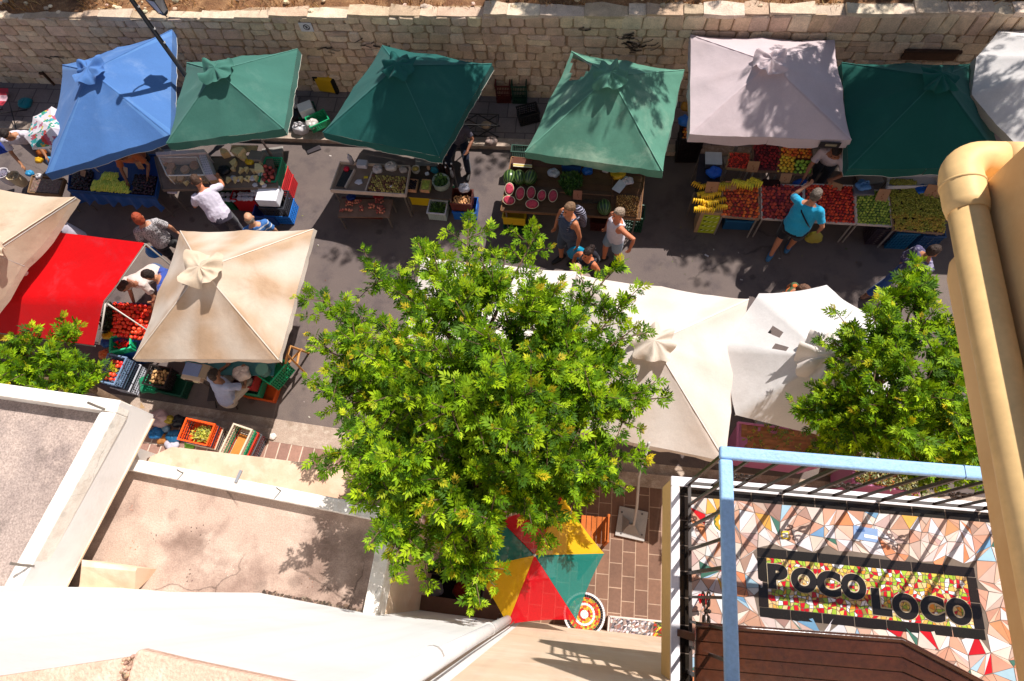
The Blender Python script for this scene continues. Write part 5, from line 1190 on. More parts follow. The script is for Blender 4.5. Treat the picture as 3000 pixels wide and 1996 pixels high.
P = tray('sloping tray of orange red nectarines next to the bananas', [(2113, 633), (2224, 642), (2222, 548), (2118, 545)], col='9a7d68'); heap('nectarine', 'orange and red nectarine in the tray next to the bananas', 'nectarines in the first fruit tray', P, .0, .056, .05, 300, '6b2c18', layers=1)
P = tray('sloping tray of dull red peaches in the middle of the fruit stall', [(2232, 640), (2352, 648), (2352, 545), (2230, 540)]); heap('peach', 'dull red peach in the middle tray of the fruit stall', 'peaches in the middle tray', P, .0, .06, .05, 300, '4a1c1c')
P = tray('sloping tray of bright red nectarines behind the man in turquoise', [(2356, 648), (2507, 656), (2500, 545), (2356, 540)]); heap('red_nectarine', 'bright red nectarine in the tray behind the man in turquoise', 'red nectarines in the third tray', P, .0, .055, .05, 300, '5a1a12')
P = tray('sloping tray of small green plums beside the red nectarines', [(2511, 656), (2614, 662), (2600, 560), (2505, 555)]); heap('green_plum', 'small green plum in the tray beside the grapes', 'green plums in the fourth tray', P, .0, .048, .05, 300, '4a5a1c')
P = tray('sloping tray of green and amber grapes at the end of the fruit stall', [(2618, 672), (2762, 684), (2775, 560), (2604, 545)], col='8a6f5a')
def grapes(label, c, r, cols, n=34):
    c = Vector(c); mb = MB()
    for k in range(n):
        d = Vector((random.gauss(0, .5), random.gauss(0, .5), random.gauss(0, .3))); d = d*(r/max(1, d.length*1.0)) if d.length > 1 else d*r
        mb.ell(c+d, (.0135, .0135, .0135), 6, 5, None, jit(lin(random.choice(cols)), .15))
    mb.tube([c, c+Vector((random.uniform(-.04, .04), random.uniform(-.04, .04), r*.9))], .003, 4, lin('6b6a34'))
    return tag(mb.build('grape_bunch', M['food'], loc=c), label, 'grapes', 'grape bunches heaped in the end tray')
for j in range(9):
    for i in range(11):
        u, v = (i+.5+random.uniform(-.3, .3))/11, (j+.5+random.uniform(-.3, .3))/9
        p = P[0].lerp(P[1], u).lerp(P[3].lerp(P[2], u), v)+Vector((0, 0, .03+.05*math.sin(u*3.1)*math.sin(v*3.1)))
        grapes('bunch of green amber grapes in the end tray of the fruit stall', p, .06, ['a0a03c', '90902f', 'b5ae4c'] if v > .35 or random.random() < .3 else ['c8b044', 'c09a42', 'b0a03c'])
P = Q([(2600, 549), (2745, 546), (2742, 519), (2605, 518)], .98); table('white_tray', 'white plastic tray of grapes behind the end tray', P, .98, .03, 'cfc6c8', 'plastic', True, rim=.05, rimcol='d2cacc')
for i in range(10): grapes('bunch of pale green grapes in the white plastic tray', U(2612+7.5*i, 533+4*(i % 2), 1.02), .055, ['9a9a44', 'a8a04c', '8d8a3a'])
# back row
P = tray('raised back tray of dark red plums under the pale pink parasol', [(2208, 500), (2284, 503), (2284, 425), (2206, 422)], .95, 1.05, '6f5446'); heap('dark_plum', 'dark red plum in the raised back tray', 'dark plums in the back tray', P, .0, .054, .03, 300, '3a0f16')
P = tray('raised back tray of yellow, orange and green fruit', [(2275, 506), (2378, 512), (2378, 430), (2288, 428)], .95, 1.05, '6f5446'); A_, B_, C__, D_ = P
mid = lambda u, v: A_.lerp(B_, u).lerp(D_.lerp(C__, u), v)
heap('yellow_plum', 'yellow plum in the front of the raised back tray', 'yellow plums in the back tray', [mid(0, .0), mid(.48, 0), mid(.48, .62), mid(.05, .62)], .0, .058, .02, 300, '8a6a1c')
heap('green_apple', 'green apple in the front of the raised back tray', 'green apples in the back tray', [mid(.5, 0), mid(1, 0), mid(1, .5), mid(.5, .5)], .0, .064, .02, 300, '4a5a1c')
heap('apricot', 'orange apricot at the back of the raised back tray', 'apricots in the back tray', [mid(0.05, .64), mid(1, .55), mid(1, 1), mid(.02, 1)], .0, .056, .02, 300, '7a3a16')
P = tray('wooden box tray of small red cherry tomatoes behind the bananas', [(2128, 492), (2196, 498), (2196, 450), (2138, 447)], .95, 1.02, '8a7252'); heap('cherry_tomato', 'cherry tomato in the wooden box behind the bananas', 'cherry tomatoes in the wooden box', P, .0, .038, .02, 300, '5a1c14')
def banana_bunch(label, c, rz, col, n=7, s=1.):
    c = Vector(c); mb = MB(); R = Matrix.Rotation(rz, 3, 'Z')
    for k in range(n):
        f = (k-(n-1)/2)/n; pts = []; rs = []
        for t_ in np.linspace(0, 1, 8):
            pts.append(c+R @ Vector(((f*.17+f*.06*t_)*s, (-.02-.13*t_)*s, (.02+.075*math.sin(t_*2.6)-.02*t_)*s))); rs.append((.007+.013*math.sin(min(1, t_*1.15)*math.pi)**.6)*s if 0 < t_ < 1 else .006*s)
        mb.tube(pts, rs, 7, jit(lin(col), .12))
    mb.ell(c+R @ Vector((0, 0, .025*s)), (.05*s, .018*s, .018*s), 8, 5, None, lin('7d6a22'))
    return tag(mb.build('banana_bunch', M['food'], loc=c, smooth=True), label, 'bananas', 'banana bunches on the fruit stall')
for j, y in enumerate((548, 572, 592, 612)):
    for i in range(4): 
        banana_bunch('bunch of ripe yellow bananas heaped over the banana carton', U(2044+20*i+random.uniform(-7, 7), y-8+random.uniform(-5, 5), .86-.04*j+random.uniform(-.02, .02)), random.uniform(-.55, .55), random.choice(['ecb91e', 'efc028', 'e2ac1c']), random.choice([5, 6, 7]), random.uniform(.85, 1.1))
for i in range(5): banana_bunch('bunch of greenish yellow bananas behind the first nectarine tray', U(2163+14*i, 530+random.uniform(-5, 6), 1.0), random.uniform(-.5, .5), random.choice(['dcc62e', 'cfc030', 'e2ca2e']), 6, 1.15)
banana_bunch('greenish bananas behind the brown card near the scale', U(2119, 536, .95), .1, 'b5a02a', 5, 1.)
c0 = U(2062, 684, .0); bb = thing('banana_carton', 'printed lime green banana carton standing in front of the banana heap', 'carton', c0+Vector((0, .0, 0)))
rz_ = -.03
mb = MB(); mb.box(c0+Vector((0, .15, .36)), (.38, .3, .7), rz_, lin('b0906e')); bevel(mb.build('carton_body', M['card'], bb), .006)
mb = MB(); mb.box(c0+Vector((.02, -.0045, .33)), (.3, .006, .6), rz_, lin('aebc34')); mb.build('printed_panel', M['card'], bb)
mb = MB()
for k in range(4):
    z = .12+.145*k
    for j in range(5):
        x0 = -.08+.045*j; mb.tube([c0+Vector((x0, -.0095, z-.02)), c0+Vector((x0+.03, -.0095, z+.012)), c0+Vector((x0+.055, -.0095, z+.03))], [.004, .008, .003], 5, lin('6f8a1e') if j % 2 else lin('dfe3a8'))
    mb.box(c0+Vector((-.085, -.009, z+.03)), (.05, .004, .03), rz_, lin('55601c'))
o = mb.build('print', M['card'], bb); o['kind'] = 'stuff'
sc_ = thing('weighing_scale', 'shop scale with pale square pan behind the blue bag at the banana end', 'scale', U(2086, 478, .85)); c0 = Vector(sc_.location)
mb = MB(); mb.box(c0+Vector((0, 0, .05)), (.26, .26, .1), 0, lin('3a3a44')); bevel(mb.build('scale_body', M['plastic'], sc_), .01); mb = MB(); mb.box(c0+Vector((0, .01, .125)), (.3, .27, .02), 0, lin('a9b4bc')); bevel(mb.build('pan', M['metal'], sc_), .006)
table('scale_table', 'small dark table carrying the shop scale at the banana end', [(2035, 560), (2108, 560), (2112, 455), (2050, 450)], .82, .03, '2c2a34', 'wood', True)
bag('bright blue plastic bag in front of the shop scale', U(2089, 512, .84), .14, '1763d0', False, squash=.6)
for px, z, w, h, ln, rz, lab in (((2206, 489), 1.08, .2, .22, .35, .0, 'brown card standing between cherry tomatoes and dark plums'), ((2085, 553), .98, .22, .28, .35, .0, 'large brown card standing in the ripe banana heap'), ((2141, 545), .98, .21, .18, .5, -.04, 'brown card before the greenish bananas'), ((2301, 523), 1.0, .19, .2, .4, .02, 'brown card standing at the back of the peach tray'), ((2444, 549), .93, .24, .17, .9, -.35, 'dark stained brown card lying in the red nectarine tray'), ((2586, 573), .98, .2, .25, .4, .0, 'brown card standing in the green plum tray'), ((2733, 562), 1.02, .25, .25, .5, -.1, 'brown card standing in the grapes beside the ochre pipe')):
    sign_card(lab, px, z, w, h, ln, rz, 'a87d5e')
bag('light blue plastic bag open on a grey box at the back of the green plums', U(2526, 548, .95), .13, '5f93cf', True, squash=.5); box_thing('grey_bin', 'grey plastic box under the light blue bag in the plum tray', 'box', U(2522, 568, .82), (.34, .2, .13), 0, '6b6670', 'plastic', .01)
bag('bright blue plastic bag among the grapes', U(2697, 560, .92), .11, '1c62c8', False, squash=.55)
box_thing('dark_carton', 'dark empty carton at the back of the peach tray', 'carton', U(2258, 540, .9), (.3, .14, .05), 0, '2c1a18', 'card', .004)
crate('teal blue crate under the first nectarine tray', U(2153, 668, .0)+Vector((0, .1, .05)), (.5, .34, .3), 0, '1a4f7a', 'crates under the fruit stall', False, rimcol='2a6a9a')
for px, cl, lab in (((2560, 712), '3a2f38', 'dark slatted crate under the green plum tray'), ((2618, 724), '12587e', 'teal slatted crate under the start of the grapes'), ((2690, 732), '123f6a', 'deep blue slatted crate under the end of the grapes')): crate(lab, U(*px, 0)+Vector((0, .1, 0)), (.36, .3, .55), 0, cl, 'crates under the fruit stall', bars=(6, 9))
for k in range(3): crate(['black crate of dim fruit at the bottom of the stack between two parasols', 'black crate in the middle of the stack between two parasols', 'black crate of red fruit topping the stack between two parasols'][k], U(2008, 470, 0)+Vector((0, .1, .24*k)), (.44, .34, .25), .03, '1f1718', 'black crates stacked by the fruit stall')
heap('apricot', 'orange fruit in the black crate stack between two parasols', 'orange fruit in the black crates', [U(2008, 470, 0)+Vector((sx*.18, .1+sy*.13, .64)) for sx, sy in ((-1, -1), (1, -1), (1, 1), (-1, 1))], .02, .06, .02, 300, '4a2418')
bag('bright blue bag visible in the slot between faded and pink parasols', U(2005, 362, .8), .13, '2a78d8', False); bag('amber fruit bag in the slot between faded and pink parasols', U(2010, 320, .8), .12, 'c08a2a', False)
# ---------------------------------------------------------------- tomato stall under the red awning
tt = Q([(300, 1002), (430, 1000), (455, 890), (330, 885)], [.7, .7, .8, .8]); table('tomato_table', 'blue covered table of tomatoes between red awning and beige parasol', tt, .75, .03, '1c4a86', 'bag', True)
heap('tomato', 'ripe orange red tomato in the heap between red awning and beige parasol', 'tomatoes in the big heap', [tt[0]+Vector((.12, .1, 0)), tt[1], tt[2]-Vector((0, .05, 0)), tt[3]+Vector((.06, -.02, 0))], .03, .078, .10, 260, '8a2a14', layers=1)
herb('dark leafy greens beside the tomato heap under the red awning', U(326, 935, .75), .13, .28, .14, 420, ['22351a', '2c4420', '1c2c16'])
bag('yellow plastic bag at the shaded end of the tomato heap', U(319, 983, .72), .11, 'c9a81e', False, squash=.4); bag('blue plastic bag under the red awning edge', U(318, 1005, .6), .12, '1c5fa8', False, squash=.5); bag('orange plastic bag hanging at the corner of the red awning', U(312, 1042, .55), .1, 'd8783a', False); bag('white and dark bag beside the orange bag', U(330, 1052, .3), .1, 'c9c6cc', False, squash=.5)
rp_ = U(366, 1012, .62); crate('bright green slatted crate of red peppers at the tomato stall corner', (rp_.x, rp_.y, .56), (.36, .28, .2), .3, '129a66', 'crates by the tomato stall', rimcol='2cc48a')
mb = MB()
for k in range(46):
    p = Vector((rp_.x+random.uniform(-.13, .13), rp_.y+random.uniform(-.09, .09), .66+random.uniform(0, .05))); mb.tube([p, p+Vector((random.uniform(-.04, .04), random.uniform(-.04, .04), .01)), p+Vector((random.uniform(-.07, .07), random.uniform(-.07, .07), .0))], [.012, .01, .003], 5, jit(lin('d01a14'), .2))
tag(mb.build('red_peppers', M['food']), 'mass of small red peppers in the bright green crate', 'peppers', kind='stuff')
box_thing('support_box', 'blue box standing under the bright green pepper crate', 'box', (rp_.x, rp_.y+.02, 0), (.34, .3, .555), .3, '1d4f94', 'plastic', .01)
bag('ochre bananas bag at the photo edge under the red awning', U(12, 985, .8), .14, 'c08a1c', False, squash=.5)
# ---------------------------------------------------------------- stall behind the beige parasol
p = U(405, 1118, 0); stack(lambda i, c: ['black and white slatted crate at the bottom of the tomato crate stack', 'dark slatted crate in the middle of the tomato crate stack', 'grey blue slatted crate of tomatoes topping its stack'][i], (p.x-.05, p.y+.0, 0), ['c9c9d2', '2c3040', '6f87a4'], (.36, .5, .3), -.12, .2, 'tomato crate stack')
tp_ = Vector((p.x-.05, p.y, .6)); heap('tomato', 'loose tomato in the grey blue crate beside the beige parasol', 'tomatoes in the grey blue crate', [tp_+Vector((sx*.13, sy*.2, -.04)) for sx, sy in ((-1, -1), (1, -1), (1, 1), (-1, 1))], .03, .082, .02, 300, None, skip=lambda u, v: .45 < v < .6)
bag('green net sack slumped beside the tomato crate stack', U(452, 1130, .05), .22, '127a54', False, mat='cloth', squash=.6)
p = U(497, 1125, 0); crate('dark crate of potatoes at the road side of the beige parasol', (p.x, p.y+.02, .15), (.42, .36, .26), -.1, '241f1e', 'crates around the beige parasol'); heap('potato', 'brown potato in the dark crate beside the shop scale', 'potatoes in the dark crate', [Vector((p.x+sx*.15, p.y+.02+sy*.12, .31)) for sx, sy in ((-1, -1), (1, -1), (1, 1), (-1, 1))], .03, .06, .02, 80, '5a4026')
crate('dark green crate half under the potato crate', (p.x+.2, p.y-.06, .0), (.5, .36, .22), -.12, '0f4632', 'crates around the beige parasol')
table('teal_table', 'table with faded teal cover under the beige parasol edge', [(545, 1098), (800, 1100), (808, 1045), (540, 1040)], .7, .03, '3a7a84', 'bag', True)
sc2 = thing('price_scale', 'beige price scale with blue grey pan beside the seated man', 'scale', U(574, 1105, .72)); c0 = Vector(sc2.location)
mb = MB(); mb.box(c0+Vector((0, .06, .06)), (.36, .3, .12), -.1, lin('c4ae98')); bevel(mb.build('scale_body', M['plastic'], sc2), .012); mb = MB(); mb.box(c0+Vector((-.02, .09, .135)), (.3, .22, .02), -.1, lin('7484ac')); bevel(mb.build('pan', M['metal'], sc2), .008)
mb = MB(); mb.box(c0+Vector((-.06, -.092, .06)), (.14, .012, .05), -.1, lin('2a2620')); mb.build('display', M['rubber'], sc2); mb = MB(); mb.box(c0+Vector((.07, -.106, .06)), (.1, .012, .05), -.1, lin('e0d0a8')); mb.build('keypad', M['plastic'], sc2)
box_thing('white_carton', 'small pale carton with dark flap next to the price scale', 'carton', U(608, 1095, .72), (.16, .24, .13), -.2, 'a08e7a', 'card', .005)
bag('white and red plastic bag on the teal table beside the seated man', U(713, 1098, .72), .16, 'd8c8c2', False, squash=.6)
crate('red crate under the white and red bag', U(725, 1118, .3), (.5, .3, .24), -.1, 'a83030', 'crates around the beige parasol', False)
crate('green crate edge under the red crate beside the seated man', U(740, 1135, .1), (.52, .34, .2), -.1, '2a8a64', 'crates around the beige parasol', False)
mb = MB(); c0 = U(778, 1090, .72); mb.tube([c0, c0+Vector((0, 0, .14))], .1, 20, lin('3f6a68')); mb.tube([c0+Vector((0, 0, .14)), c0+Vector((0, 0, .155))], .108, 20, lin('5a8a80')); tag(mb.build('lidded_bucket', M['plastic'], loc=c0), 'grey green lidded bucket at the end of the teal table', 'bucket')
p = U(832, 1120, 0); crate('bright green slatted crate on end beside the wooden trestle', (p.x, p.y+.06, .2), (.36, .46, .42), -.5, '0f8a58', 'crates around the beige parasol', rimcol='1aa06c')
crate('orange crate lying under the bright green crate', U(775, 1152, 0), (.56, .3, .14), -.1, 'd0541c', 'crates around the beige parasol', False)
tr = thing('wooden_trestle', 'light wooden folding trestle at the corner of the beige parasol', 'trestle', U(868, 1060, 0)); c0 = Vector(tr.location)
wc = lin('c08a52')
for (a, b) in (((842, 1040, 1.0), (893, 1092, 0)), ((850, 1015, 1.0), (905, 1035, 0)), ((842, 1040, 1.0), (850, 1015, 1.0)), ((846, 1062, .5), (885, 1022, .5)), ((870, 1066, .5), (878, 1025, .5)), ((842, 1040, 1.0), (830, 1100, 0))):
    mb = MB(); A3, B3 = U(*a), U(*b); mb.tube([A3, B3], .022, 4, wc); mb.build('spar', M['wood'], tr)
# ---------------------------------------------------------------- near pavement by the lower roof
PZ_ = .13
bag('pale pink plastic bag standing on the near pavement', U(478, 1232, PZ_), .19, 'c9a6a4', False); bag('yellow and black printed plastic bag beside the pale pink bag', U(500, 1232, .2), .09, 'b59a2a', False); bag('black plastic bag beside the pale pink bag', U(530, 1238, PZ_), .13, '1d1c20', False)
bag('round blue plastic bag on the pavement beside brown paper', U(465, 1274, PZ_), .13, '1f6ea8', False); bag('second blue plastic bag next to the patterned cloth', U(516, 1282, PZ_), .14, '23648e', False, squash=.6)
bag('small clear blue bag between the two blue bags', U(490, 1258, PZ_), .08, '7d9ab0', False); bag('brown paper sack under the round blue bag', U(480, 1288, PZ_), .11, 'a06a3a', False, mat='card', squash=.5)
bag('black and white patterned cloth bundle on the pavement', U(508, 1302, PZ_), .13, 'b9b2bc', False, mat='cloth', squash=.5, name='cloth_bundle', cat='cloth'); bag('lime green plastic bag under the orange crate stack', U(560, 1304, PZ_), .10, '8ac43a', False, squash=.4)
p = U(632, 1285, PZ_); zt = stack(lambda i, c: ['beige slatted crate at the bottom of the orange topped stack', 'black slatted crate in the middle of the orange topped stack', 'bright orange crate of green trimmings topping its stack'][i], (p.x-.03, p.y-.02, PZ_), ['d2bfa8', '2f3040', 'e8541a'], (.52, .36, .3), -.12, .14, 'crate stack with orange top')
herb('yellow green vegetable trimmings in the bright orange crate', (p.x-.0, p.y-.02, zt-.2), .19, .13, .12, 300, ['a8a83a', 'c0b84a', '8a9a34', '6b6a34'], 'trimmings', 'vegetables', .06)
p = U(748, 1318, PZ_); zt = stack(lambda i, c: ['dark grey slatted crate at the bottom of the beige topped stack', 'red slatted crate in the beige topped stack', 'green slatted crate in the beige topped stack', 'beige crate with cardboard sheet topping its stack'][i], (p.x-.03, p.y, PZ_), ['5a565c', 'c4301e', '128052', 'cdbba6'], (.34, .5, .3), -.22, .12, 'crate stack with beige top', bars=(7, 4))
box_thing('cardboard_sheet', 'orange brown cardboard sheet lying in the beige topped crate', 'cardboard', (p.x-.02, p.y-.03, zt-.22), (.26, .36, .01), -.22, 'c8803e', 'card', .002)
bag('crumpled white paper on the kerb beside the beige topped stack', U(800, 1280, .13), .07, 'd9cfc6', False, mat='card', squash=.5)
mb = MB(); q_ = [U(410, 1204, 0), U(426, 1196, 0), U(424, 1183, 0)]; mb.add([q_[0]+Vector((0, 0, .01)), q_[1]+Vector((0, 0, .01)), q_[2]+Vector((0, 0, .12))], [(0, 1, 2)], lin('d2b48a')); tag(mb.build('paper_scrap', M['card'], loc=q_[0]), 'triangular scrap of pale paper on the road beside the white parapet', 'paper')
# litter
for i, ((x, y), s, cl) in enumerate((((2070, 749), .05, 'c9c4c8'), ((1836, 576), .03, 'cfc8cc'), ((968, 457), .03, 'd9cfc6'), ((237, 570), .12, 'a8a4b4'), ((2295, 698), .03, '9a8f8a'), ((2172, 820), .03, 'b0a8a4'))):
    box_thing('paper_scrap', ['pale paper scrap on the shaded road in front of the banana carton', 'tiny white scrap on the road beside the melon table', 'tiny white scrap on the sunlit road gap', 'grey paper hanging at the foot of the blue covered table', 'tiny grey scrap under the fruit stall', 'tiny scrap on the road by the white parasol'][i], 'paper', U(x, y, .0), (s*1.6, s*.6, .006), random.uniform(-.6, .6), cl, 'card', .001)
# ---------------------------------------------------------------- terrace: mosaic table, mosaic bench, planters, sitting corner
mt = thing('mosaic_table', 'round mosaic cafe table with white ring partly under the coloured umbrella', 'table', U(1712, 1800, .12)); c0 = U(1712, 1800, .74); c0z = .74
mb = MB(); mb.tube([(c0.x, c0.y, c0z-.03), (c0.x, c0.y, c0z)], .30, 40, lin('7d6a5a')); mb.build('table_top', M['grout'], mt)
mb = MB()
def ringtiles(r0, r1, n, cols, z):
    for k in range(n):
        a0, a1 = 2*math.pi*(k+.08)/n, 2*math.pi*(k+.92)/n
        mb.add([(c0.x+r*math.cos(a), c0.y+r*math.sin(a), z) for r, a in ((r0, a0), (r1, a0), (r1, a1), (r0, a1))], [(0, 1, 2, 3)], jit(lin(random.choice(cols)), .1))
ringtiles(.268, .296, 56, ['e4e0e0', 'd9d4d6'], c0z+.002); ringtiles(.232, .264, 46, ['1c1820', '26202a'], c0z+.002)
for r0, r1, n in ((.205, .228, 44), (.18, .202, 38), (.155, .177, 34)): ringtiles(r0, r1, n, ['d99a1e', 'c8401c', 'dfb030', 'b02418', '8a8a2c'], c0z+.002)
ringtiles(.122, .152, 26, ['e0dad8', 'e8e4e2'], c0z+.002); ringtiles(.09, .118, 24, ['d99a1e', 'c8501c', 'e0b83a'], c0z+.002); ringtiles(.062, .086, 14, ['b02418', 'd99a1e'], c0z+.002); ringtiles(.03, .058, 8, ['e4e0e0'], c0z+.002); ringtiles(.0, .027, 5, ['e9e6e6'], c0z+.002)
mb.build('mosaic', M['tile'], mt); mt.children[-1]['kind'] = 'stuff'
mb = MB(); mb.tube([(c0.x, c0.y, .16), (c0.x, c0.y, c0z-.03)], .03, 10, lin('2a2628')); mb.build('pedestal', M['iron'], mt); mb = MB(); mb.tube([(c0.x, c0.y, .122), (c0.x, c0.y, .16)], .2, 20, lin('2a2628')); mb.build('foot', M['iron'], mt)
bq = Q([(1780, 1868), (2010, 1895), (2010, 1828), (1785, 1806)], .5); bn = thing('mosaic_bench', 'low white edged bench topped with broken tile mosaic against the peach wall', 'bench', (bq[0].x+.4, bq[0].y, .12))
mb = MB(); mb.prism([p.xy for p in bq], .122, .48, lin('b9aaa2')); mb.build('bench_body', M['paint'], bn)
mb = MB()
for i in range(4):
    a, b = bq[i], bq[(i+1) % 4]; d = (b-a).normalized(); mb.obox((a+b)/2-Vector((0, 0, .006)), d*(b-a).length/2, Vector((-d.y, d.x, 0))*.012, Vector((0, 0, .012)), lin('cbbcb4'))
mb.build('edging', M['paint'], bn)
mb = MB(); nx, ny = 26, 7; G = {}
for i in range(nx+1):
    for j in range(ny+1):
        u, v = (i+random.uniform(-.35, .35))/nx, (j+random.uniform(-.35, .35))/ny; u = min(max(u, 0.02), .98); v = min(max(v, 0.04), .96); G[i, j] = bq[0].lerp(bq[1], u).lerp(bq[3].lerp(bq[2], u), v).xy
for i in range(nx):
    for j in range(ny):
        cs = ['b9b0b4', '8d6a60', '6f6a70', 'd0c8c8', '4a464c', '9a857c'] if i < 15 else ['b02a1e', '5f6a24', 'd99a22', '6b2a1c', '3a3a2c', 'c8b83a']
        a, b, c, d = G[i, j], G[i+1, j], G[i+1, j+1], G[i, j+1]
        for t3 in ([a, b, c], [a, c, d]): tile(mb, t3, .502+random.uniform(0, .001), jit(lin(random.choice(cs)), .15), .003)
mb.build('mosaic', M['tile'], bn); bn.children[-1]['kind'] = 'stuff'
def planter(label, px, zt, L_, W_, rz, col, soil='b5651e', pot=False, plants=220, cols=('6a7a2c', '8a8a3a', 'a08a2c', '55682a')):
    c = U(*px, zt); t = thing('planter', label, 'planter', (c.x, c.y, .122)); R = Matrix.Rotation(rz, 3, 'Z'); mb = MB()
    def rect(l, w, z): return [Vector((c.x, c.y, 0))+R @ Vector((sx*l/2, sy*w/2, z)) for sx, sy in ((-1, -1), (1, -1), (1, 1), (-1, 1))]
    mb.loft([rect(L_*.86, W_*.86, .124), rect(L_, W_, zt)], lin(col)); bevel(mb.build('pot_body', M['plastic'], t), .01)
    mb = MB()
    P = rect(L_, W_, zt+.006); 
    for i in range(4):
        a, b = P[i], P[(i+1) % 4]; mb.tube([a, (a+b)/2+Vector((0, 0, .004)), b], .019, 6, tuple(min(1, k*1.15) for k in lin(col)))
    mb.build('pot_rim', M['plastic'], t)
    mb = MB(); S_ = [p.lerp(Vector((c.x, c.y, zt)), .08) for p in P]; vs = []; n = 14
    for j in range(n+1):
        for i in range(n+1):
            p = S_[0].lerp(S_[1], i/n).lerp(S_[3].lerp(S_[2], i/n), j/n); p.z = zt+.01+.025*mnoise.noise(p*14); vs.append(p)
    mb.add(vs, [(j*(n+1)+i, j*(n+1)+i+1, (j+1)*(n+1)+i+1, (j+1)*(n+1)+i) for j in range(n) for i in range(n)], [jit(lin(soil), .25) for _ in range(n*n)]); mb.build('soil', M['food'], t)
    mb = MB()
    for k in range(plants):
        p = c+R @ Vector((random.uniform(-.5, .5)*L_, random.uniform(-.5, .55)*W_, .02)); 
        if random.random() < .35: p = c+R @ Vector((L_*random.uniform(.3, .62), random.uniform(-.45, .5)*W_, .05))
        h = random.uniform(.05, .26); d = Vector((random.uniform(-.6, .6), random.uniform(-.6, .6), 1)).normalized(); mb.tube([p, p+d*h], .003, 4, lin('6a5a2c'))
        for q_ in range(5):
            s = p+d*h*random.uniform(.4, 1); e = Vector((random.uniform(-1, 1), random.uniform(-1, 1), random.uniform(-.1, .8))).normalized()*random.uniform(.03, .07); w = Vector((e.y, -e.x, 0)).normalized()*.011
            mb.add([s, s+e*.5+w, s+e, s+e*.5-w], [(0, 1, 2, 3)], jit(lin(random.choice(cols)), .2))
    o = mb.build('planting', M['food'], t); o['kind'] = 'stuff'
    return t
planter('mauve pink planter with orange soil and dry yellow green plants behind the handrail', (2292, 1300), 1.1, 1.3, .48, -.05, 'b06a92', plants=120, soil='9a6440')
planter('second mauve pink planter with a grey green shrub behind the handrail', (2590, 1385), 1.1, .86, .44, -.08, 'a85f88', plants=420, cols=('6a6a3a', '8a8248', '5f6a34', '9a8a4a'))
planter('small mauve pot of orange earth seen through the railing bars', (2655, 1445), .6, .34, .34, -.1, 'a0587a', soil='b5702e', plants=30)
# shaded sitting corner between the lower roof and the peach wall
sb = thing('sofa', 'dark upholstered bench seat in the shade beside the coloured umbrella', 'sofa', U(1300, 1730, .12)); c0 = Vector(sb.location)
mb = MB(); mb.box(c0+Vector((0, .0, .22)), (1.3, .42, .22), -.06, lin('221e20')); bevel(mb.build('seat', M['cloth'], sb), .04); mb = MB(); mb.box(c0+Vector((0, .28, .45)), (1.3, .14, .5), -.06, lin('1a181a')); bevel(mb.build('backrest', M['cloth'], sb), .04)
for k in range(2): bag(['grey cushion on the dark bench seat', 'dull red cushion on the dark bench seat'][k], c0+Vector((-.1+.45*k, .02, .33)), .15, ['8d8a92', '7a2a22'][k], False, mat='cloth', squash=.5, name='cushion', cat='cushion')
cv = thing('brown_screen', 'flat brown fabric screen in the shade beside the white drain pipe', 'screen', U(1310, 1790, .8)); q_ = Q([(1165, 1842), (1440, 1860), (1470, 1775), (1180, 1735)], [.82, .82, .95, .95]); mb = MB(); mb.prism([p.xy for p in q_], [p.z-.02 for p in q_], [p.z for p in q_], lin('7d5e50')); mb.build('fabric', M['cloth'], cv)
for p in q_: mb = MB(); mb.tube([(p.x, p.y, .122), (p.x, p.y, p.z-.02)], .015, 6, lin('3a2a22')); mb.build('leg', M['iron'], cv)
rp2 = thing('striped_post', 'red and white painted post beside the lower roof parapet', 'post', U(1172, 1745, .12)); c0 = Vector(rp2.location)
for k in range(8):
    mb = MB(); mb.tube([c0+Vector((0, 0, .3*k)), c0+Vector((0, 0, .3*k+.298))], .03, 10, lin('a8322a') if k % 2 == 0 else lin('b0a89e')); mb.build('band', M['paint'], rp2)
dl = thing('debris_ledge', 'crumbling cement ledge strewn with leaves at the foot of the white wall', 'ledge', U(1300, 1830, 1.4)); q_ = Q([(1100, 1812), (1480, 1870), (1490, 1842), (1108, 1778)], 1.4)
mb = MB(); mb.prism([(p.x, p.y) for p in q_], 1.2, [1.4, 1.4, 1.4, 1.4], lin('c9b49c')); bevel(mb.build('ledge', M['stone'], dl), .012)
mb = MB()
for k in range(90):
    u, v = random.random(), random.random(); p = q_[0].lerp(q_[1], u).lerp(q_[3].lerp(q_[2], u), v); s = random.uniform(.01, .035); mb.ell((p.x, p.y, 1.405), (s, s*.6, .012), 6, 4, Matrix.Rotation(random.uniform(0, 3), 3, 'Z'), jit(lin(random.choice(['d9c8b4', '8a6a50', '6b5240', 'b59a80'])), .2), .4)
o = mb.build('litter', M['stone'], dl); o['kind'] = 'stuff'
lm = thing('wall_lamp', 'small dark lamp on the ledge beside the white drain pipe', 'lamp', U(1394, 1824, 1.42)); c0 = Vector(lm.location); mb = MB(); mb.tube([c0, c0+Vector((0, 0, .06))], .03, 10, lin('3a3c44')); mb.build('lamp_foot', M['iron'], lm); mb = MB(); mb.ell(c0+Vector((0, 0, .1)), (.055, .055, .05), 14, 8, None, lin('6a6e78')); mb.build('lamp_globe', M['plastic'], lm, smooth=True)

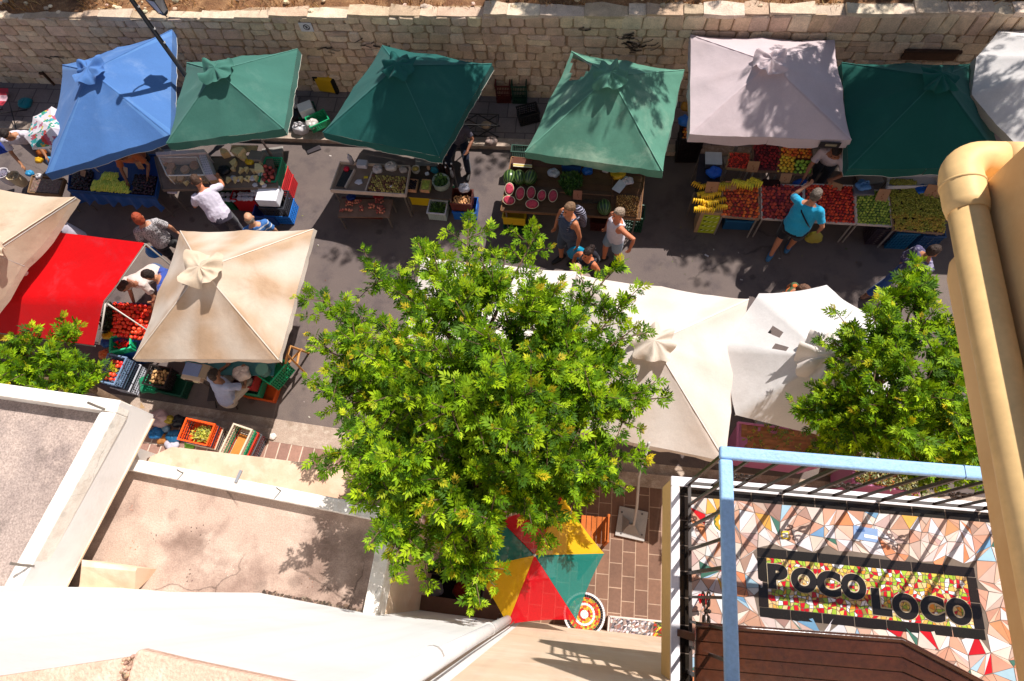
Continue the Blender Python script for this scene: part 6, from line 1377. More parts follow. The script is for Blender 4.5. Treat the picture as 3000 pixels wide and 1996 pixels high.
ch = thing('wooden_chair', 'orange brown slatted chair beside the coloured umbrella', 'chair', U(1735, 1560, .12)); c0 = Vector(ch.location); oc_ = lin('b5622c')
mb = MB()
for k in range(5): mb.box(c0+Vector((-.16+.08*k, 0, .44)), (.07, .4, .02), 0, jit(oc_, .1))
mb.build('seat', M['wood'], ch)
mb = MB()
for k in range(4): mb.box(c0+Vector((.19, 0, .55+.1*k)), (.02, .4, .07), 0, jit(oc_, .1))
mb.build('backrest', M['wood'], ch)
for sx in (-.17, .19):
    for sy in (-.18, .18): mb = MB(); mb.box(c0+Vector((sx, sy, .215 if sx < 0 else .44)), (.035, .035, .43 if sx < 0 else .88), 0, oc_); mb.build('leg', M['wood'], ch)

mb = MB()
for k in range(150):
    x, y = random.uniform(-9.5, 6.5), random.choice([random.gauss(6.1, .5), random.gauss(2.8, .5), random.uniform(2.4, 8.2)])
    if not 2.2 < y < 8.4: continue
    s_ = random.uniform(.008, .03); R = Matrix.Rotation(random.uniform(0, 6), 3, 'Z'); P = [Vector((x, y, .004+.0002*(k % 9)))+R @ Vector(q) for q in ((-s_, 0, 0), (0, -s_*.5, 0), (s_, 0, .004), (0, s_*.5, .003))]
    mb.add(P, [(0, 1, 2, 3)], jit(lin(random.choice(['5f6a2a', '8a8440', 'b5aaa0', '6a4a34', 'c9c2bc', '4f5a26'])), .2))
tag(mb.build('litter', M['card']), 'scattered leaf bits and paper scraps lying on the market road', 'litter', kind='stuff')
# ================================================================= PEOPLE
M['hair'] = colmat('hair', .6, .3, (20, .35), (90, .3), bump=.8, bscale=70)
def loft_rings(pts, rx, ry, sides=12, side=None):
    pts = [Vector(p) for p in pts]; n = len(pts); R = []
    s = Vector(side) if side is not None else Vector((1, 0, 0))
    for i in range(n):
        t = (pts[min(i+1, n-1)]-pts[max(i-1, 0)]).normalized(); a = (s-t*s.dot(t))
        if a.length < 1e-3: a = t.orthogonal()
        a.normalize(); b = t.cross(a)
        R.append([pts[i]+a*rx[i]*math.cos(2*math.pi*k/sides)+b*ry[i]*math.sin(2*math.pi*k/sides) for k in range(sides)])
    return R
def person(label, foot, face, height=1.72, lean=0., leanside=0., skin='c08a6a', hair='3a2a20', hairlen='short', shirt='cccccc', shirtmat=None, sleeve='short', pants='2a2a30', pantlen='long', shoes='2a2624', armL=None, armR=None,
           stride=0., head=(0., 0.), seated=False, group=None, tank=False, build=1.0, bald=False, pantmat=None, foot_z=0., bow=None, skirt=False, headpx=None, **_k):
    A_ = dict(locals())
    """foot: ground point; face: heading (rad, 0 = +x). arms: (target hand offset in body frame right/forward/up, elbow out) relative to the shoulder; metres at 1.72 m"""
    k = height/1.72; foot = Vector(foot); c, s = math.cos(face), math.sin(face)
    F = Vector((c, s, 0)); Rt = Vector((s, -c, 0)); Z = Vector((0, 0, 1))
    t = thing('person', label, 'person', foot, group)
    W = lambda r, f, u: foot+(Rt*r+F*f+Z*u)*k
    hipz = .93 if not seated else .50
    pel = W(0, 0, hipz); 
    up = (Z*math.cos(lean)+F*math.sin(lean)+Rt*math.sin(leanside)).normalized(); fw = (F*math.cos(lean)-Z*math.sin(lean)).normalized(); rt = Rt
    T = lambda r, f, u: pel+(rt*r+fw*f+up*u)*k
    b = build
    sk = MB(); sc = lin(skin)
    # trunk
    trunk_p = [T(0, 0, -.10), T(0, .0, .02), T(0, .01, .16), T(0, .012, .30), T(0, 0, .42), T(0, -.01, .49), T(0, -.012, .535)]
    trx = [.13*b, .165*b, .148*b, .165*b, .185, .15, .06]; trY = [.10*b, .115*b, .105*b, .115*b, .11, .085, .055]
    sk.loft(loft_rings(trunk_p, [x*k for x in trx], [x*k for x in trY], 16, rt), sc)
    # neck + head
    hd = (up*.75+Z*.25+fw*math.sin(head[0])+rt*head[1]).normalized()
    nb = T(0, -.01, .50); nk = nb+hd*.10*k; sk.tube([nb, nk], [.062*k, .055*k], 10, sc)
    hf = (F*1.0-hd*hd.dot(F)); hf = (hf.normalized()) if hf.length > .1 else fw
    hr = hf.cross(hd).normalized(); hc = nk+hd*.105*k
    if headpx:
        D.objects.remove(t); q = U(*headpx, hc.z)-hc
        A_['foot'] = foot+Vector((q.x, q.y, 0)); A_['headpx'] = None; A_.pop('_k'); return person(**A_)
    H = lambda r, f, u: hc+(hr*r+hf*f+hd*u)*k
    prof = [(-.105, .045, .045, .02), (-.085, .058, .062, .022), (-.04, .069, .082, .012), (.01, .076, .096, .0), (.055, .075, .097, -.004), (.09, .058, .078, -.006), (.113, .022, .03, -.006)]
    sk.loft([[H(px*math.cos(a), fy+py*math.sin(a), u) for a in np.linspace(0, 2*math.pi, 17)[:-1]] for (u, px, py, fy) in prof], sc)
    sk.loft([[H(w*math.cos(a), f+.4*w*math.sin(a), u) for a in np.linspace(0, 2*math.pi, 9)[:-1]] for (u, w, f) in ((-.035, .018, .09), (-.03, .02, .105), (.0, .012, .098), (.03, .009, .088))], sc)
    for sg in (-1, 1): sk.ell(H(sg*.079, -.008, -.005), (.016*k, .022*k, .032*k), 8, 6, None, sc)
    # legs
    hipw = .09*b
    legs = MB(); feet = []
    for sg in (-1, 1):
        hip = W(sg*hipw, 0, hipz-.03) if not seated else pel+Rt*sg*hipw*k
        if seated: knee = hip+(F*.42+Rt*sg*.10)*k; ank = Vector((knee.x, knee.y, foot_z+.09))+(F*.02)*k
        else:
            fo = sg*stride; ank = W(sg*hipw*.9, fo, .085); ank.z = .085*k+foot_z+(.06 if fo < -.1 else 0); knee = (hip+ank)/2+F*(.035+.10*abs(stride))*k+Rt*sg*.01
        feet.append((hip, knee, ank, sg))
        for mbx, gr in ((sk, 0),):
            mbx.tube([hip, hip.lerp(knee, .5), knee, knee.lerp(ank, .3), knee.lerp(ank, .75), ank], [.088*k*b, .077*k*b, .055*k, .056*k, .041*k, .038*k], 10, sc, domed=True)
        fd = F; toe = ank+fd*.15*k; toe.z = foot_z+.03; heel = ank-fd*.05*k; heel.z = foot_z+.035
        sk.tube([heel, ank-Z*.035*k+fd*.03*k, toe], [.032*k, .042*k, .03*k], 8, sc, domed=True)
    # arms with hands
    arms = []
    for sg, A in ((-1, armL), (1, armR)):
        sh = T(sg*.185, -.005, .455)
        if A is None: hand = sh+(rt*sg*.06+F*.05-Z*.52)*k; eo = (rt*sg*.5-F*.6)
        else: hand = sh+(Rt*A[0]*sg+F*A[1]+Z*A[2])*k; eo = (rt*sg*(A[3] if len(A) > 3 else .5)-Z*.5-F*.3)
        d = hand-sh; L1, L2 = .285*k, .255*k; dist = min(d.length, (L1+L2)*.985); hand = sh+d.normalized()*dist
        a = (L1*L1-L2*L2+dist*dist)/(2*dist); h = math.sqrt(max(0, L1*L1-a*a)); dn = d.normalized(); e = eo-dn*eo.dot(dn); e = e.normalized() if e.length > 1e-3 else dn.orthogonal()
        el = sh+dn*a+e*h; arms.append((sh, el, hand, sg))
        sk.tube([sh-rt*sg*.03*k, sh.lerp(el, .35), el, el.lerp(hand, .35), hand], [.056*k, .047*k, .038*k, .037*k, .026*k], 10, sc, domed=True)
        hdv = (hand-el).normalized(); pn = hdv.orthogonal().normalized() if abs(hdv.dot(F)) > .97 else hdv.cross(F).normalized(); pw = hdv.cross(pn).normalized()
        p1 = hand+hdv*.085*k; sk.loft(loft_rings([hand-hdv*.01*k, hand+hdv*.04*k, p1], [.028*k, .042*k, .04*k], [.02*k, .016*k, .013*k], 8, pw), sc)
        for q, (o, l) in enumerate(((-.030, .062), (-.010, .074), (.010, .070), (.029, .055))):
            b0 = p1-hdv*.012*k+pw*o*k; b1 = b0+(hdv*.9+pn*.15)*l*.5*k; b2 = b1+(hdv*.7+pn*.7)*l*.55*k; sk.tube([b0, b1, b2], [.0095*k, .009*k, .0075*k], 6, sc, domed=True)
        b0 = hand+hdv*.03*k-pw*.034*k; b1 = b0+(hdv*.6-pw*.8)*.035*k; b2 = b1+(hdv*.95+pn*.3)*.032*k; sk.tube([b0, b1, b2], [.013*k, .0115*k, .0095*k], 6, sc, domed=True)
    remeshed(sk, 'body', M['skin'], t, .0095, 2)
    # eyes, brows, mouth as thin patches on the face
    fm = MB()
    for sg in (-1, 1): fm.ell(H(sg*.031, .093, .012), (.012*k, .006*k, .007*k), 8, 5, None, lin('2a1a14')); fm.ell(H(sg*.031, .095, .033), (.018*k, .006*k, .005*k), 8, 5, None, lin(hair) if not bald else lin('6a5648'))
    fm.ell(H(0, .098, -.062), (.022*k, .007*k, .006*k), 10, 5, None, lin('8a4a42'))
    o = fm.build('face', M['skin'], t, smooth=True); o['kind'] = 'stuff'
    # hair
    hm = MB(); hcol = lin(hair)
    if hairlen == 'bald': pr2 = [(-.05, .078, .05, -.058), (.0, .082, .05, -.062), (.045, .075, .04, -.06)]
    else: pr2 = [(-.045, .070, .05, -.055), (.0, .081, .072, -.038), (.045, .083, .094, -.016), (.075, .077, .098, -.008), (.105, .058, .076, -.006), (.128, .02, .03, -.006)]
    hm.loft([[H(px*math.cos(a), fy+py*math.sin(a), u) for a in np.linspace(0, 2*math.pi, 17)[:-1]] for (u, px, py, fy) in pr2], hcol)
    if hairlen == 'bob': hm.loft([[H(px*math.cos(a), fy+py*math.sin(a), u) for a in np.linspace(0, 2*math.pi, 15)[:-1]] for (u, px, py, fy) in ((-.10, .06, .035, -.06), (-.06, .088, .065, -.045), (.0, .094, .08, -.03), (.07, .09, .098, -.012), (.12, .06, .07, -.01), (.14, .02, .03, -.01))], hcol)
    if hairlen == 'bun': hm.ell(H(0, -.10, .075), (.055*k, .055*k, .05*k), 10, 8, None, hcol, .3); hm.ell(H(0, -.09, .0), (.06*k, .04*k, .06*k), 10, 8, None, hcol, .2)
    ho = remeshed(hm, 'hair', M['hair'], t, .010, 1)
    dh = ho.modifiers.new('locks', 'DISPLACE'); th_ = D.textures.get('locks') or D.textures.new('locks', 'CLOUDS'); th_.noise_scale = .035; dh.texture = th_; dh.strength = .022; dh.mid_level = .62; dh.texture_coords = 'GLOBAL'
    # shirt
    cm = MB(); g = .016
    tp = [T(0, 0, -.07), T(0, .0, .04), T(0, .012, .16), T(0, .014, .30), T(0, 0, .425), T(0, -.01, .485)]
    if not tank: tp += [T(0, -.012, .515)]
    grx = [.168*b, .182*b, .172*b, .180*b, .2, .165, .085][:len(tp)]; gry = [.128*b, .136*b, .130*b, .132*b, .125, .1, .075][:len(tp)]
    if tank: grx[-2:] = [.165, .12]; 
    cm.loft(loft_rings(tp, [x*k for x in grx], [x*k for x in gry], 18, rt), lin(shirt))
    if tank:
        for sg in (-1, 1): cm.tube([T(sg*.10, .09, .44), T(sg*.10, 0, .515), T(sg*.10, -.09, .44)], .027*k, 8, lin(shirt), domed=True)
    else:
        for sh, el, hand, sg in arms:
            if sleeve == 'short': cm.tube([sh-rt*sg*.05*k, sh, sh.lerp(el, .40), sh.lerp(el, .72)], [.075*k, .072*k, .066*k, .068*k], 12, lin(shirt))
            else: cm.tube([sh-rt*sg*.05*k, sh, sh.lerp(el, .5), el, el.lerp(hand, .5), el.lerp(hand, .9)], [.075*k, .07*k, .06*k, .053*k, .046*k, .04*k], 12, lin(shirt), domed=False)
    o = remeshed(cm, 'shirt', shirtmat or M['cloth'], t, .013, 2)
    dm = o.modifiers.new('folds', 'DISPLACE'); tx = D.textures.get('folds') or D.textures.new('folds', 'CLOUDS'); tx.noise_scale = .11; dm.texture = tx; dm.strength = .028; dm.mid_level = .5; dm.texture_coords = 'GLOBAL'
    # trousers / shorts / skirt
    pm = MB(); pc = lin(pants)
    pm.loft(loft_rings([T(0, 0, -.13), T(0, 0, -.05), T(0, 0, .03)], [.165*b*k, .178*b*k, .165*b*k], [.122*b*k, .128*b*k, .118*b*k], 16, rt), pc)
    for hip, knee, ank, sg in feet:
        if skirt: continue
        end = {'long': 1.0, 'short': -1, 'knee': .15}[pantlen]
        pts = [hip+Z*.03, hip.lerp(knee, .5), hip.lerp(knee, .82)]; rs = [.10*k*b, .092*k*b, .085*k*b]
        if end >= 0: pts += [knee, knee.lerp(ank, max(.15, end*.5)), knee.lerp(ank, max(.2, end*.97))]; rs += [.075*k, .072*k, .064*k]
        pm.tube(pts, rs, 12, pc)
    if skirt: pm.loft(loft_rings([W(0, 0, hipz+.02), W(0, 0, hipz-.2), W(0, 0, .38)], [.17*k, .21*k, .25*k], [.12*k, .17*k, .21*k], 18, rt), pc)
    remeshed(pm, 'skirt' if skirt else ('trousers' if pantlen == 'long' else 'shorts'), pantmat or M['cloth'], t, .013, 2)
    for hip, knee, ank, sg in feet:
        sm = MB(); fd = F; toe = ank+fd*.175*k; toe.z = foot_z+.035; heel = ank-fd*.06*k; heel.z = foot_z+.04
        sm.tube([heel, ank-Z*.035*k+fd*.02*k, toe], [.04*k, .053*k, .04*k], 10, lin(shoes), domed=True, flat=.85)
        sm.build('shoe', M['rubber'], t, smooth=True)
    t['_hands'] = [tuple(a[2]) for a in arms]
    P_INFO[t.name] = {'hands': [a[2] for a in arms], 'T': T, 'F': F, 'R': Rt, 'up': up, 'fw': fw, 'k': k}
    del t['_hands']
    return t
P_INFO = {}
def pat_mat(name, ca, cb, kind='waves', scale=30, thr=.5, rot=(0, 0, 0)):
    m, nt, p, out = new_mat(name); L = nt.links; tc = _n(nt, 'ShaderNodeTexCoord'); mp = _n(nt, 'ShaderNodeMapping'); mp.inputs['Rotation'].default_value = rot; L.new(tc.outputs['Object'], mp.inputs[0])
    if kind == 'zebra':
        n = _n(nt, 'ShaderNodeTexWave'); n.inputs['Scale'].default_value = scale; n.inputs['Distortion'].default_value = 14; n.inputs['Detail'].default_value = 3; n.inputs['Detail Scale'].default_value = 1.6
    elif kind == 'stripe':
        n = _n(nt, 'ShaderNodeTexWave', bands_direction='Z'); n.inputs['Scale'].default_value = scale; n.inputs['Distortion'].default_value = .6
    else:
        n = _n(nt, 'ShaderNodeTexNoise'); n.inputs['Scale'].default_value = scale; n.inputs['Detail'].default_value = 4
    L.new(mp.outputs[0], n.inputs['Vector']); gt = _n(nt, 'ShaderNodeMapRange'); gt.inputs['From Min'].default_value = thr-.06; gt.inputs['From Max'].default_value = thr+.06; L.new(n.outputs['Fac'], gt.inputs['Value'])
    mx = _n(nt, 'ShaderNodeMix', data_type='RGBA'); mx.inputs['A'].default_value = (*ca, 1); mx.inputs['B'].default_value = (*cb, 1); L.new(gt.outputs[0], mx.inputs['Factor']); L.new(mx.outputs['Result'], p.inputs['Base Color']); p.inputs['Roughness'].default_value = .9
    return m
def carried(label, pers, hand, size, col, name='shopping_bag', long=1.5, sway=(0, 0)):
    h = P_INFO[pers.name]['hands'][hand]; c = h+Vector((sway[0], sway[1], -size*long*1.0)); mb = MB(); cl = lin(col); sd_ = random.random()*40; rings = []
    for j in range(11):
        v = j/10; z = -size*long*v; rr = size*(.18+.62*math.sin(min(1, v*1.25)*math.pi/1.25*.62)**.8+.12*v) if j < 10 else size*.1
        if j == 0: rr = size*.12
        rings.append([h+Vector((sway[0]*v, sway[1]*v, 0))+Vector((rr*math.cos(a)*(1+.18*mnoise.noise(Vector((math.cos(a)*2+sd_, math.sin(a)*2, v*4)))), rr*.62*math.sin(a)*(1+.22*mnoise.noise(Vector((math.cos(a)*2, math.sin(a)*2+sd_, v*4)))), z-.03)) for a in np.linspace(0, 2*math.pi, 19)[:-1]])
    mb.loft(rings, cl)
    return tag(mb.build(name, M['bag'], loc=h, smooth=True), label, 'bag')
zebra = pat_mat('zebra_print', lin('1c1a1c'), lin('cfc8c8'), 'zebra', 22, .5); bstr = pat_mat('blue_white_stripe', lin('3a6aa8'), lin('d9dde4'), 'stripe', 3.2, .86); gstr = pat_mat('green_orange_stripe', lin('4a5a3a'), lin('d8682a'), 'stripe', 4.2, .72); pprn = pat_mat('purple_print', lin('4a4464'), lin('a8a0b4'), 'noise', 14, .56)
gprn = pat_mat('grey_script_print', lin('c9c2ca'), lin('8a8298'), 'noise', 26, .62); pk = pat_mat('striped_backpack', lin('2a2a34'), lin('a8a4b8'), 'stripe', 9, .8, (.5, .4, 0))
# western end
p1 = person('person in grey white printed t-shirt bending with a light blue bag', U(30, 500), rad(-60), 1.7, lean=.75, skin='b07a58', hair='2a201c', shirt='c9c2ca', shirtmat=gprn, pants='6a6670', armL=(.1, .3, -.42), armR=(.05, .25, -.45), headpx=(18, 395)); carried('light blue plastic bag held by the person in the grey print t-shirt', p1, 0, .13, '2f9ad0')
p2 = person('person in dark top and white skirt half hidden by the faded beige parasol', U(262, 735), rad(150), 1.65, lean=.25, skin='7a5240', hair='1c1616', shirt='2c1c2c', pants='c9c4d0', skirt=True, sleeve='short')
p3 = person('woman with short orange red hair in black and white blouse carrying a blue bag', U(522, 770), rad(128), 1.68, lean=.08, skin='b98266', hair='9a4428', hairlen='bob', shirt='c8c4c6', shirtmat=zebra, pants='1d1a1e', stride=.14, armL=(.12, .05, -.5), armR=(.10, .05, -.5), build=1.08, headpx=(405, 640)); carried('bright blue plastic bag carried by the woman in the patterned blouse', p3, 0, .17, '1f84d0', long=1.6)
p4 = person('man in pale lilac t-shirt leaning over the cheese counter', U(690, 655), rad(125), 1.76, lean=.68, skin='c07a58', hair='4a3428', shirt='cfc6d4', pants='3a3440', armL=(.12, .25, -.42), armR=(.10, .42, -.25), stride=.08, build=1.12, headpx=(575, 530))
p5 = person('grey haired man in blue and white striped shirt facing the cheese crates', U(830, 740), rad(120), 1.64, lean=.12, skin='c08e6e', hair='8a7a6a', hairlen='bald', shirt='5078b0', shirtmat=bstr, pants='3a4050', bald=True, headpx=(730, 640))
p6 = person('dark haired man in blue shirt bending towards the tomato heap', U(505, 905), rad(195), 1.72, lean=.5, skin='b07a5a', hair='2a1f1a', shirt='3a4f9a', pants='2a2c3a', armL=(.0, .35, -.35), headpx=(435, 806))
p7 = person('man in cream t-shirt stooping over tomatoes with a yellow bag', U(438, 905), rad(-100), 1.7, lean=.95, skin='a8745a', hair='3a2a22', shirt='cdbcb4', pants='4a5a7a', armL=(.05, .3, -.4), armR=(.02, .25, -.46), hairlen='short', headpx=(362, 838)); carried('yellow and orange plastic bag held by the stooping man in cream', p7, 0, .12, 'e0a018', long=1.2)
p8 = person('grey shirted man sitting on a stool behind the beige parasol with his back turned', U(672, 1165), rad(70), 1.7, lean=.35, seated=True, skin='7d5844', hair='2c2420', shirt='8f98b4', pants='b0a498', armR=(.02, .35, -.12), armL=(.02, .3, -.2), sleeve='short', build=1.1, headpx=(628, 1098))
stl = thing('stool', 'low folding stool under the seated man', 'stool', U(672, 1172, 0)); c0 = Vector(stl.location); mb = MB(); mb.box(c0+Vector((0, .02, .40)), (.36, .32, .03), .1, lin('3a3436')); bevel(mb.build('seat', M['wood'], stl), .008)
for sx in (-1, 1):
    for sy in (-1, 1): mb = MB(); mb.tube([c0+Vector((sx*.15, sy*.13, .39)), c0+Vector((sx*.2, -sy*.16, 0))], .011, 6, lin('26221f')); mb.build('leg', M['iron'], stl)
# middle walkers
p10 = person('man in dark blue sleeveless top wearing a backpack and carrying a turquoise bag', U(1672, 772), rad(-140), 1.82, lean=.06, skin='c07a55', hair='7a5e46', shirt='3f4a60', tank=True, pants='46505e', pantlen='knee', stride=.10, armL=(.08, .02, -.53), armR=(.06, .1, -.5), build=1.15, headpx=(1668, 612)); carried('turquoise plastic bag hanging from the hand of the man with the backpack', p10, 0, .2, '1f9ac0', long=1.3)
I = P_INFO[p10.name]; mb = MB(); bc = I['T'](0, -.21, .30); mb.loft(loft_rings([bc-I['up']*.22, bc-I['up']*.18, bc, bc+I['up']*.16, bc+I['up']*.22], [.10, .15, .155, .13, .07], [.05, .09, .10, .08, .04], 16, I['R']), lin('3a3a46'))
for sg in (-1, 1): mb.tube([I['T'](sg*.10, -.12, .47), I['T'](sg*.115, .02, .53), I['T'](sg*.12, .13, .36), I['T'](sg*.14, .02, .15), I['T'](sg*.11, -.13, .12)], .018, 6, lin('2a2a32'))
tag(mb.build('backpack', pk, loc=bc, smooth=True), 'dark striped backpack on the man in the sleeveless blue top', 'backpack')
p11 = person('man with light hair in white vest, elbow out, walking past the melon table', U(1800, 770), rad(-155), 1.72, lean=.04, skin='c87a58', hair='9a8674', shirt='d6cfd8', tank=True, pants='8fa0b0', pantlen='short', stride=.12, armL=(.28, -.05, -.2, 1.2), armR=(.06, .06, -.5), build=1.1, headpx=(1812, 626))
p12 = person('dark haired woman with tied hair in black and white top with small backpack', U(1745, 872), rad(-130), 1.64, lean=.1, skin='c0704a', hair='2a1a16', hairlen='bun', shirt='1f1d26', tank=True, pants='2a2a34', stride=.10, armL=(.08, .08, -.48), armR=(.08, .1, -.48), headpx=(1722, 742))
I = P_INFO[p12.name]; mb = MB(); mb.loft(loft_rings([I['T'](-.11, .10, .42), I['T'](-.04, .135, .36), I['T'](.04, .135, .36), I['T'](.11, .10, .42)], [.014]*4, [.012]*4, 8, I['up']), lin('dcd8e0')); mb.build('neck_trim', M['cloth'], p12, smooth=True)
mb = MB(); bc = I['T'](0, -.18, .30); mb.loft(loft_rings([bc-I['up']*.15, bc, bc+I['up']*.14], [.09, .11, .07], [.05, .07, .04], 14, I['R']), lin('26242c'))
for sg in (-1, 1): mb.tube([I['T'](sg*.09, -.12, .45), I['T'](sg*.10, .02, .525), I['T'](sg*.11, .12, .36), I['T'](sg*.12, .0, .18)], .014, 6, lin('2a2830'))
tag(mb.build('backpack', M['cloth'], loc=bc, smooth=True), 'small black backpack worn by the dark haired woman', 'backpack')
p13 = person('bald person mostly hidden by the leafy tree and white parasol', U(1692, 905), rad(-90), 1.6, lean=.05, skin='c79a80', hair='a8917d', hairlen='bald', shirt='8a7a70', pants='3a3636', bald=True, headpx=(1690, 790))
p14 = person('man in turquoise t-shirt and black shorts picking fruit at the fruit stall', U(2303, 738), rad(62), 1.80, lean=.24, skin='b87a5c', hair='6a5e54', shirt='2aa0c8', pants='17161c', pantlen='short', shoes='3a6a90', stride=.16, armL=(.0, .42, -.10), armR=(.16, .0, -.46), build=1.22, headpx=(2390, 572))
carried('olive yellow plastic bag held by the man in turquoise', p14, 1, .17, 'a89a3a', long=1.4)
I = P_INFO[p14.name]; mb = MB(); pts = [I['T'](-.16, .02, .50), I['T'](-.05, -.135, .40), I['T'](.1, -.15, .27), I['T'](.18, -.06, .14), I['T'](.15, .12, .1), I['T'](.0, .15, .28), I['T'](-.14, .1, .46), I['T'](-.16, .02, .50)]; mb.tube(pts, .013, 6, lin('14202e')); tag(mb.build('bag_strap', M['cloth'], loc=pts[0], smooth=True), 'dark strap across the back of the man in turquoise', 'strap')
p15 = person('stall keeper in pale printed t-shirt reaching over the peaches from behind', U(2420, 500)+Vector((0, .25, 0)), rad(-115), 1.72, lean=.62, skin='9a6248', hair='2a1e1a', shirt='b9a6aa', shirtmat=pat_mat('faint_print', lin('bba8ac'), lin('8f86a0'), 'noise', 12, .66), pants='2a2a34', armL=(.0, .3, -.2), armR=(.06, .35, -.42), headpx=(2448, 446)); carried('bright blue bag hanging from the stall keeper above the peaches', p15, 1, .16, '1560c8', long=1.0)
p16 = person('person in green and orange striped top mostly under the torn white parasol', U(2322, 965), rad(-10), 1.66, lean=.35, skin='a8745a', hair='6a4a38', shirt='5a6a4a', shirtmat=gstr, pants='3a3a44', headpx=(2352, 850))
p17 = person('person in purple printed shirt and jeans walking behind the leafy tree by the ochre pipe', U(2655, 868), rad(20), 1.74, lean=.1, skin='a8704e', hair='3a2a22', shirt='5a5474', shirtmat=pprn, pants='2f4f8a', shoes='7a5a4a', stride=.24, sleeve='long', headpx=(2735, 735))
p18 = person('dark clothed stall keeper sitting in the shade beside the teal parasol', U(1362, 470)+Vector((0, 0, 0)), rad(-90), 1.66, seated=True, lean=.1, skin='8a5a44', hair='2a2220', shirt='4a4450', pants='1c2030', armR=(.05, .3, -.3), armL=(.05, .3, -.3), headpx=(1330, 352))
cst = thing('chair', 'plain seat under the stall keeper beside the teal parasol', 'chair', U(1333, 440, 0)); c0 = Vector(cst.location); mb = MB(); mb.box(c0+Vector((0, .02, .41)), (.38, .36, .03), 0, lin('4a2f24')); mb.build('seat', M['wood'], cst)
for sx in (-1, 1):
    for sy in (-1, 1): mb = MB(); mb.tube([c0+Vector((sx*.16, .02+sy*.15, .4)), c0+Vector((sx*.17, .02+sy*.16, .0))], .014, 6, lin('2a201c')); mb.build('leg', M['wood'], cst)
p19 = person('orange shirted stall keeper in the shade under the blue parasol edge', U(372, 470)+Vector((.05, .35, 0)), rad(-75), 1.6, lean=.75, skin='8a5a40', hair='17120f', shirt='a85a34', pants='2a2428', armL=(.05, .3, -.35), armR=(.05, .3, -.4), headpx=(352, 455))
# ================================================================= TREES
def leaf_mat(name, tint=(1, 1, 1)):
    m, nt, p, out = new_mat(name); L = nt.links
    a = _n(nt, 'ShaderNodeAttribute', attribute_name='Col')
    s, _ = add_noise_col(nt, a.outputs['Color'], 2.0, .22)
    L.new(s, p.inputs['Base Color']); p.inputs['Roughness'].default_value = .55; p.inputs['Specular IOR Level'].default_value = .14
    tr = _n(nt, 'ShaderNodeBsdfTranslucent')
    br = _n(nt, 'ShaderNodeVectorMath', operation='MULTIPLY'); br.inputs[1].default_value = (1.5, 1.5, .4); L.new(s, br.inputs[0]); L.new(br.outputs[0], tr.inputs['Color'])
    mx = _n(nt, 'ShaderNodeMixShader'); mx.inputs[0].default_value = .27; L.new(p.outputs[0], mx.inputs[1]); L.new(tr.outputs[0], mx.inputs[2]); L.new(mx.outputs[0], out.inputs['Surface'])
    return m
M['leaf'] = leaf_mat('ash_leaf'); M['bark'] = colmat('bark', .9, .15, (8, .25), (50, .2), bump=.6, bscale=30, rgb=lin('6f5a48'))
def leaf_template(n_pairs=4, ll=.085, lw=.026, rach=.2):
    "one compound leaf along +x: pairs of leaflets and a terminal one; each leaflet two folded halves"
    V = []; F = []
    def leaflet(base, ang, l, w, droop):
        d = np.array([math.cos(ang), math.sin(ang), -droop]); d /= np.linalg.norm(d); s = np.array([-math.sin(ang), math.cos(ang), 0])
        o = len(V); up = np.array([0, 0, 1.])
        V.extend([base, base+d*l*.42+s*w+up*w*.35, base+d*l, base+d*l*.42-s*w+up*w*.35, base+d*l*.45])
        F.extend([(o, o+4, o+1), (o+1, o+4, o+2), (o, o+3, o+4), (o+3, o+2, o+4)])
    for k in range(n_pairs):
        x = rach*(.25+.65*k/(n_pairs-1)); b = np.array([x, 0, -.12*x*x/rach]); f = .75+.35*math.sin(math.pi*(k+.6)/n_pairs)
        for sg in (-1, 1): leaflet(b, sg*rad(52-4*k), ll*f, lw*f*.5, .15)
    leaflet(np.array([rach, 0, -.12*rach]), 0, ll*1.05, lw*.52, .2)
    return np.array(V), np.array(F)
def leaves_mesh(name, pos, dirs, scale, cols, n_pairs=3, ll=.088, lw=.034, rach=.12, parent=None, seed=0, loc=None):
    r = np.random.default_rng(seed); T, Fc = leaf_template(n_pairs, ll, lw, rach); n = len(pos)
    x = dirs/np.linalg.norm(dirs, axis=1, keepdims=True)
    up = np.tile(np.array([0, 0, 1.]), (n, 1))+r.normal(0, .35, (n, 3)); y = np.cross(up, x); y /= np.linalg.norm(y, axis=1, keepdims=True)+1e-9; z = np.cross(x, y)
    V = pos[:, None, :]+scale[:, None, None]*(T[None, :, 0, None]*x[:, None, :]+T[None, :, 1, None]*y[:, None, :]+T[None, :, 2, None]*z[:, None, :])
    nv, nf = len(T), len(Fc)
    F = (Fc[None]+(np.arange(n)*nv)[:, None, None]).reshape(-1, 3); V = V.reshape(-1, 3)
    if loc is not None: V = V-np.array(loc)
    me = D.meshes.new(name); me.vertices.add(len(V)); me.vertices.foreach_set('co', V.astype(np.float32).ravel())
    me.loops.add(len(F)*3); me.loops.foreach_set('vertex_index', F.astype(np.int32).ravel()); me.polygons.add(len(F))
    me.polygons.foreach_set('loop_start', np.arange(0, len(F)*3, 3, dtype=np.int32)); me.update(calc_edges=True)
    c = np.ones((n, nf*3, 4), np.float32); c[:, :, :3] = cols[:, None, :]
    lj = 1+r.normal(0, .14, (n, nf//4)).repeat(12, axis=1); c[:, :, :3] *= lj[:, :, None]
    ca = me.color_attributes.new('Col', 'FLOAT_COLOR', 'CORNER'); ca.data.foreach_set('color', np.clip(c, 0, 2).ravel())
    me.materials.append(M['leaf']); me.validate()
    o = D.objects.new(name, me); COL.objects.link(o)
    if parent: o.parent = parent
    return o
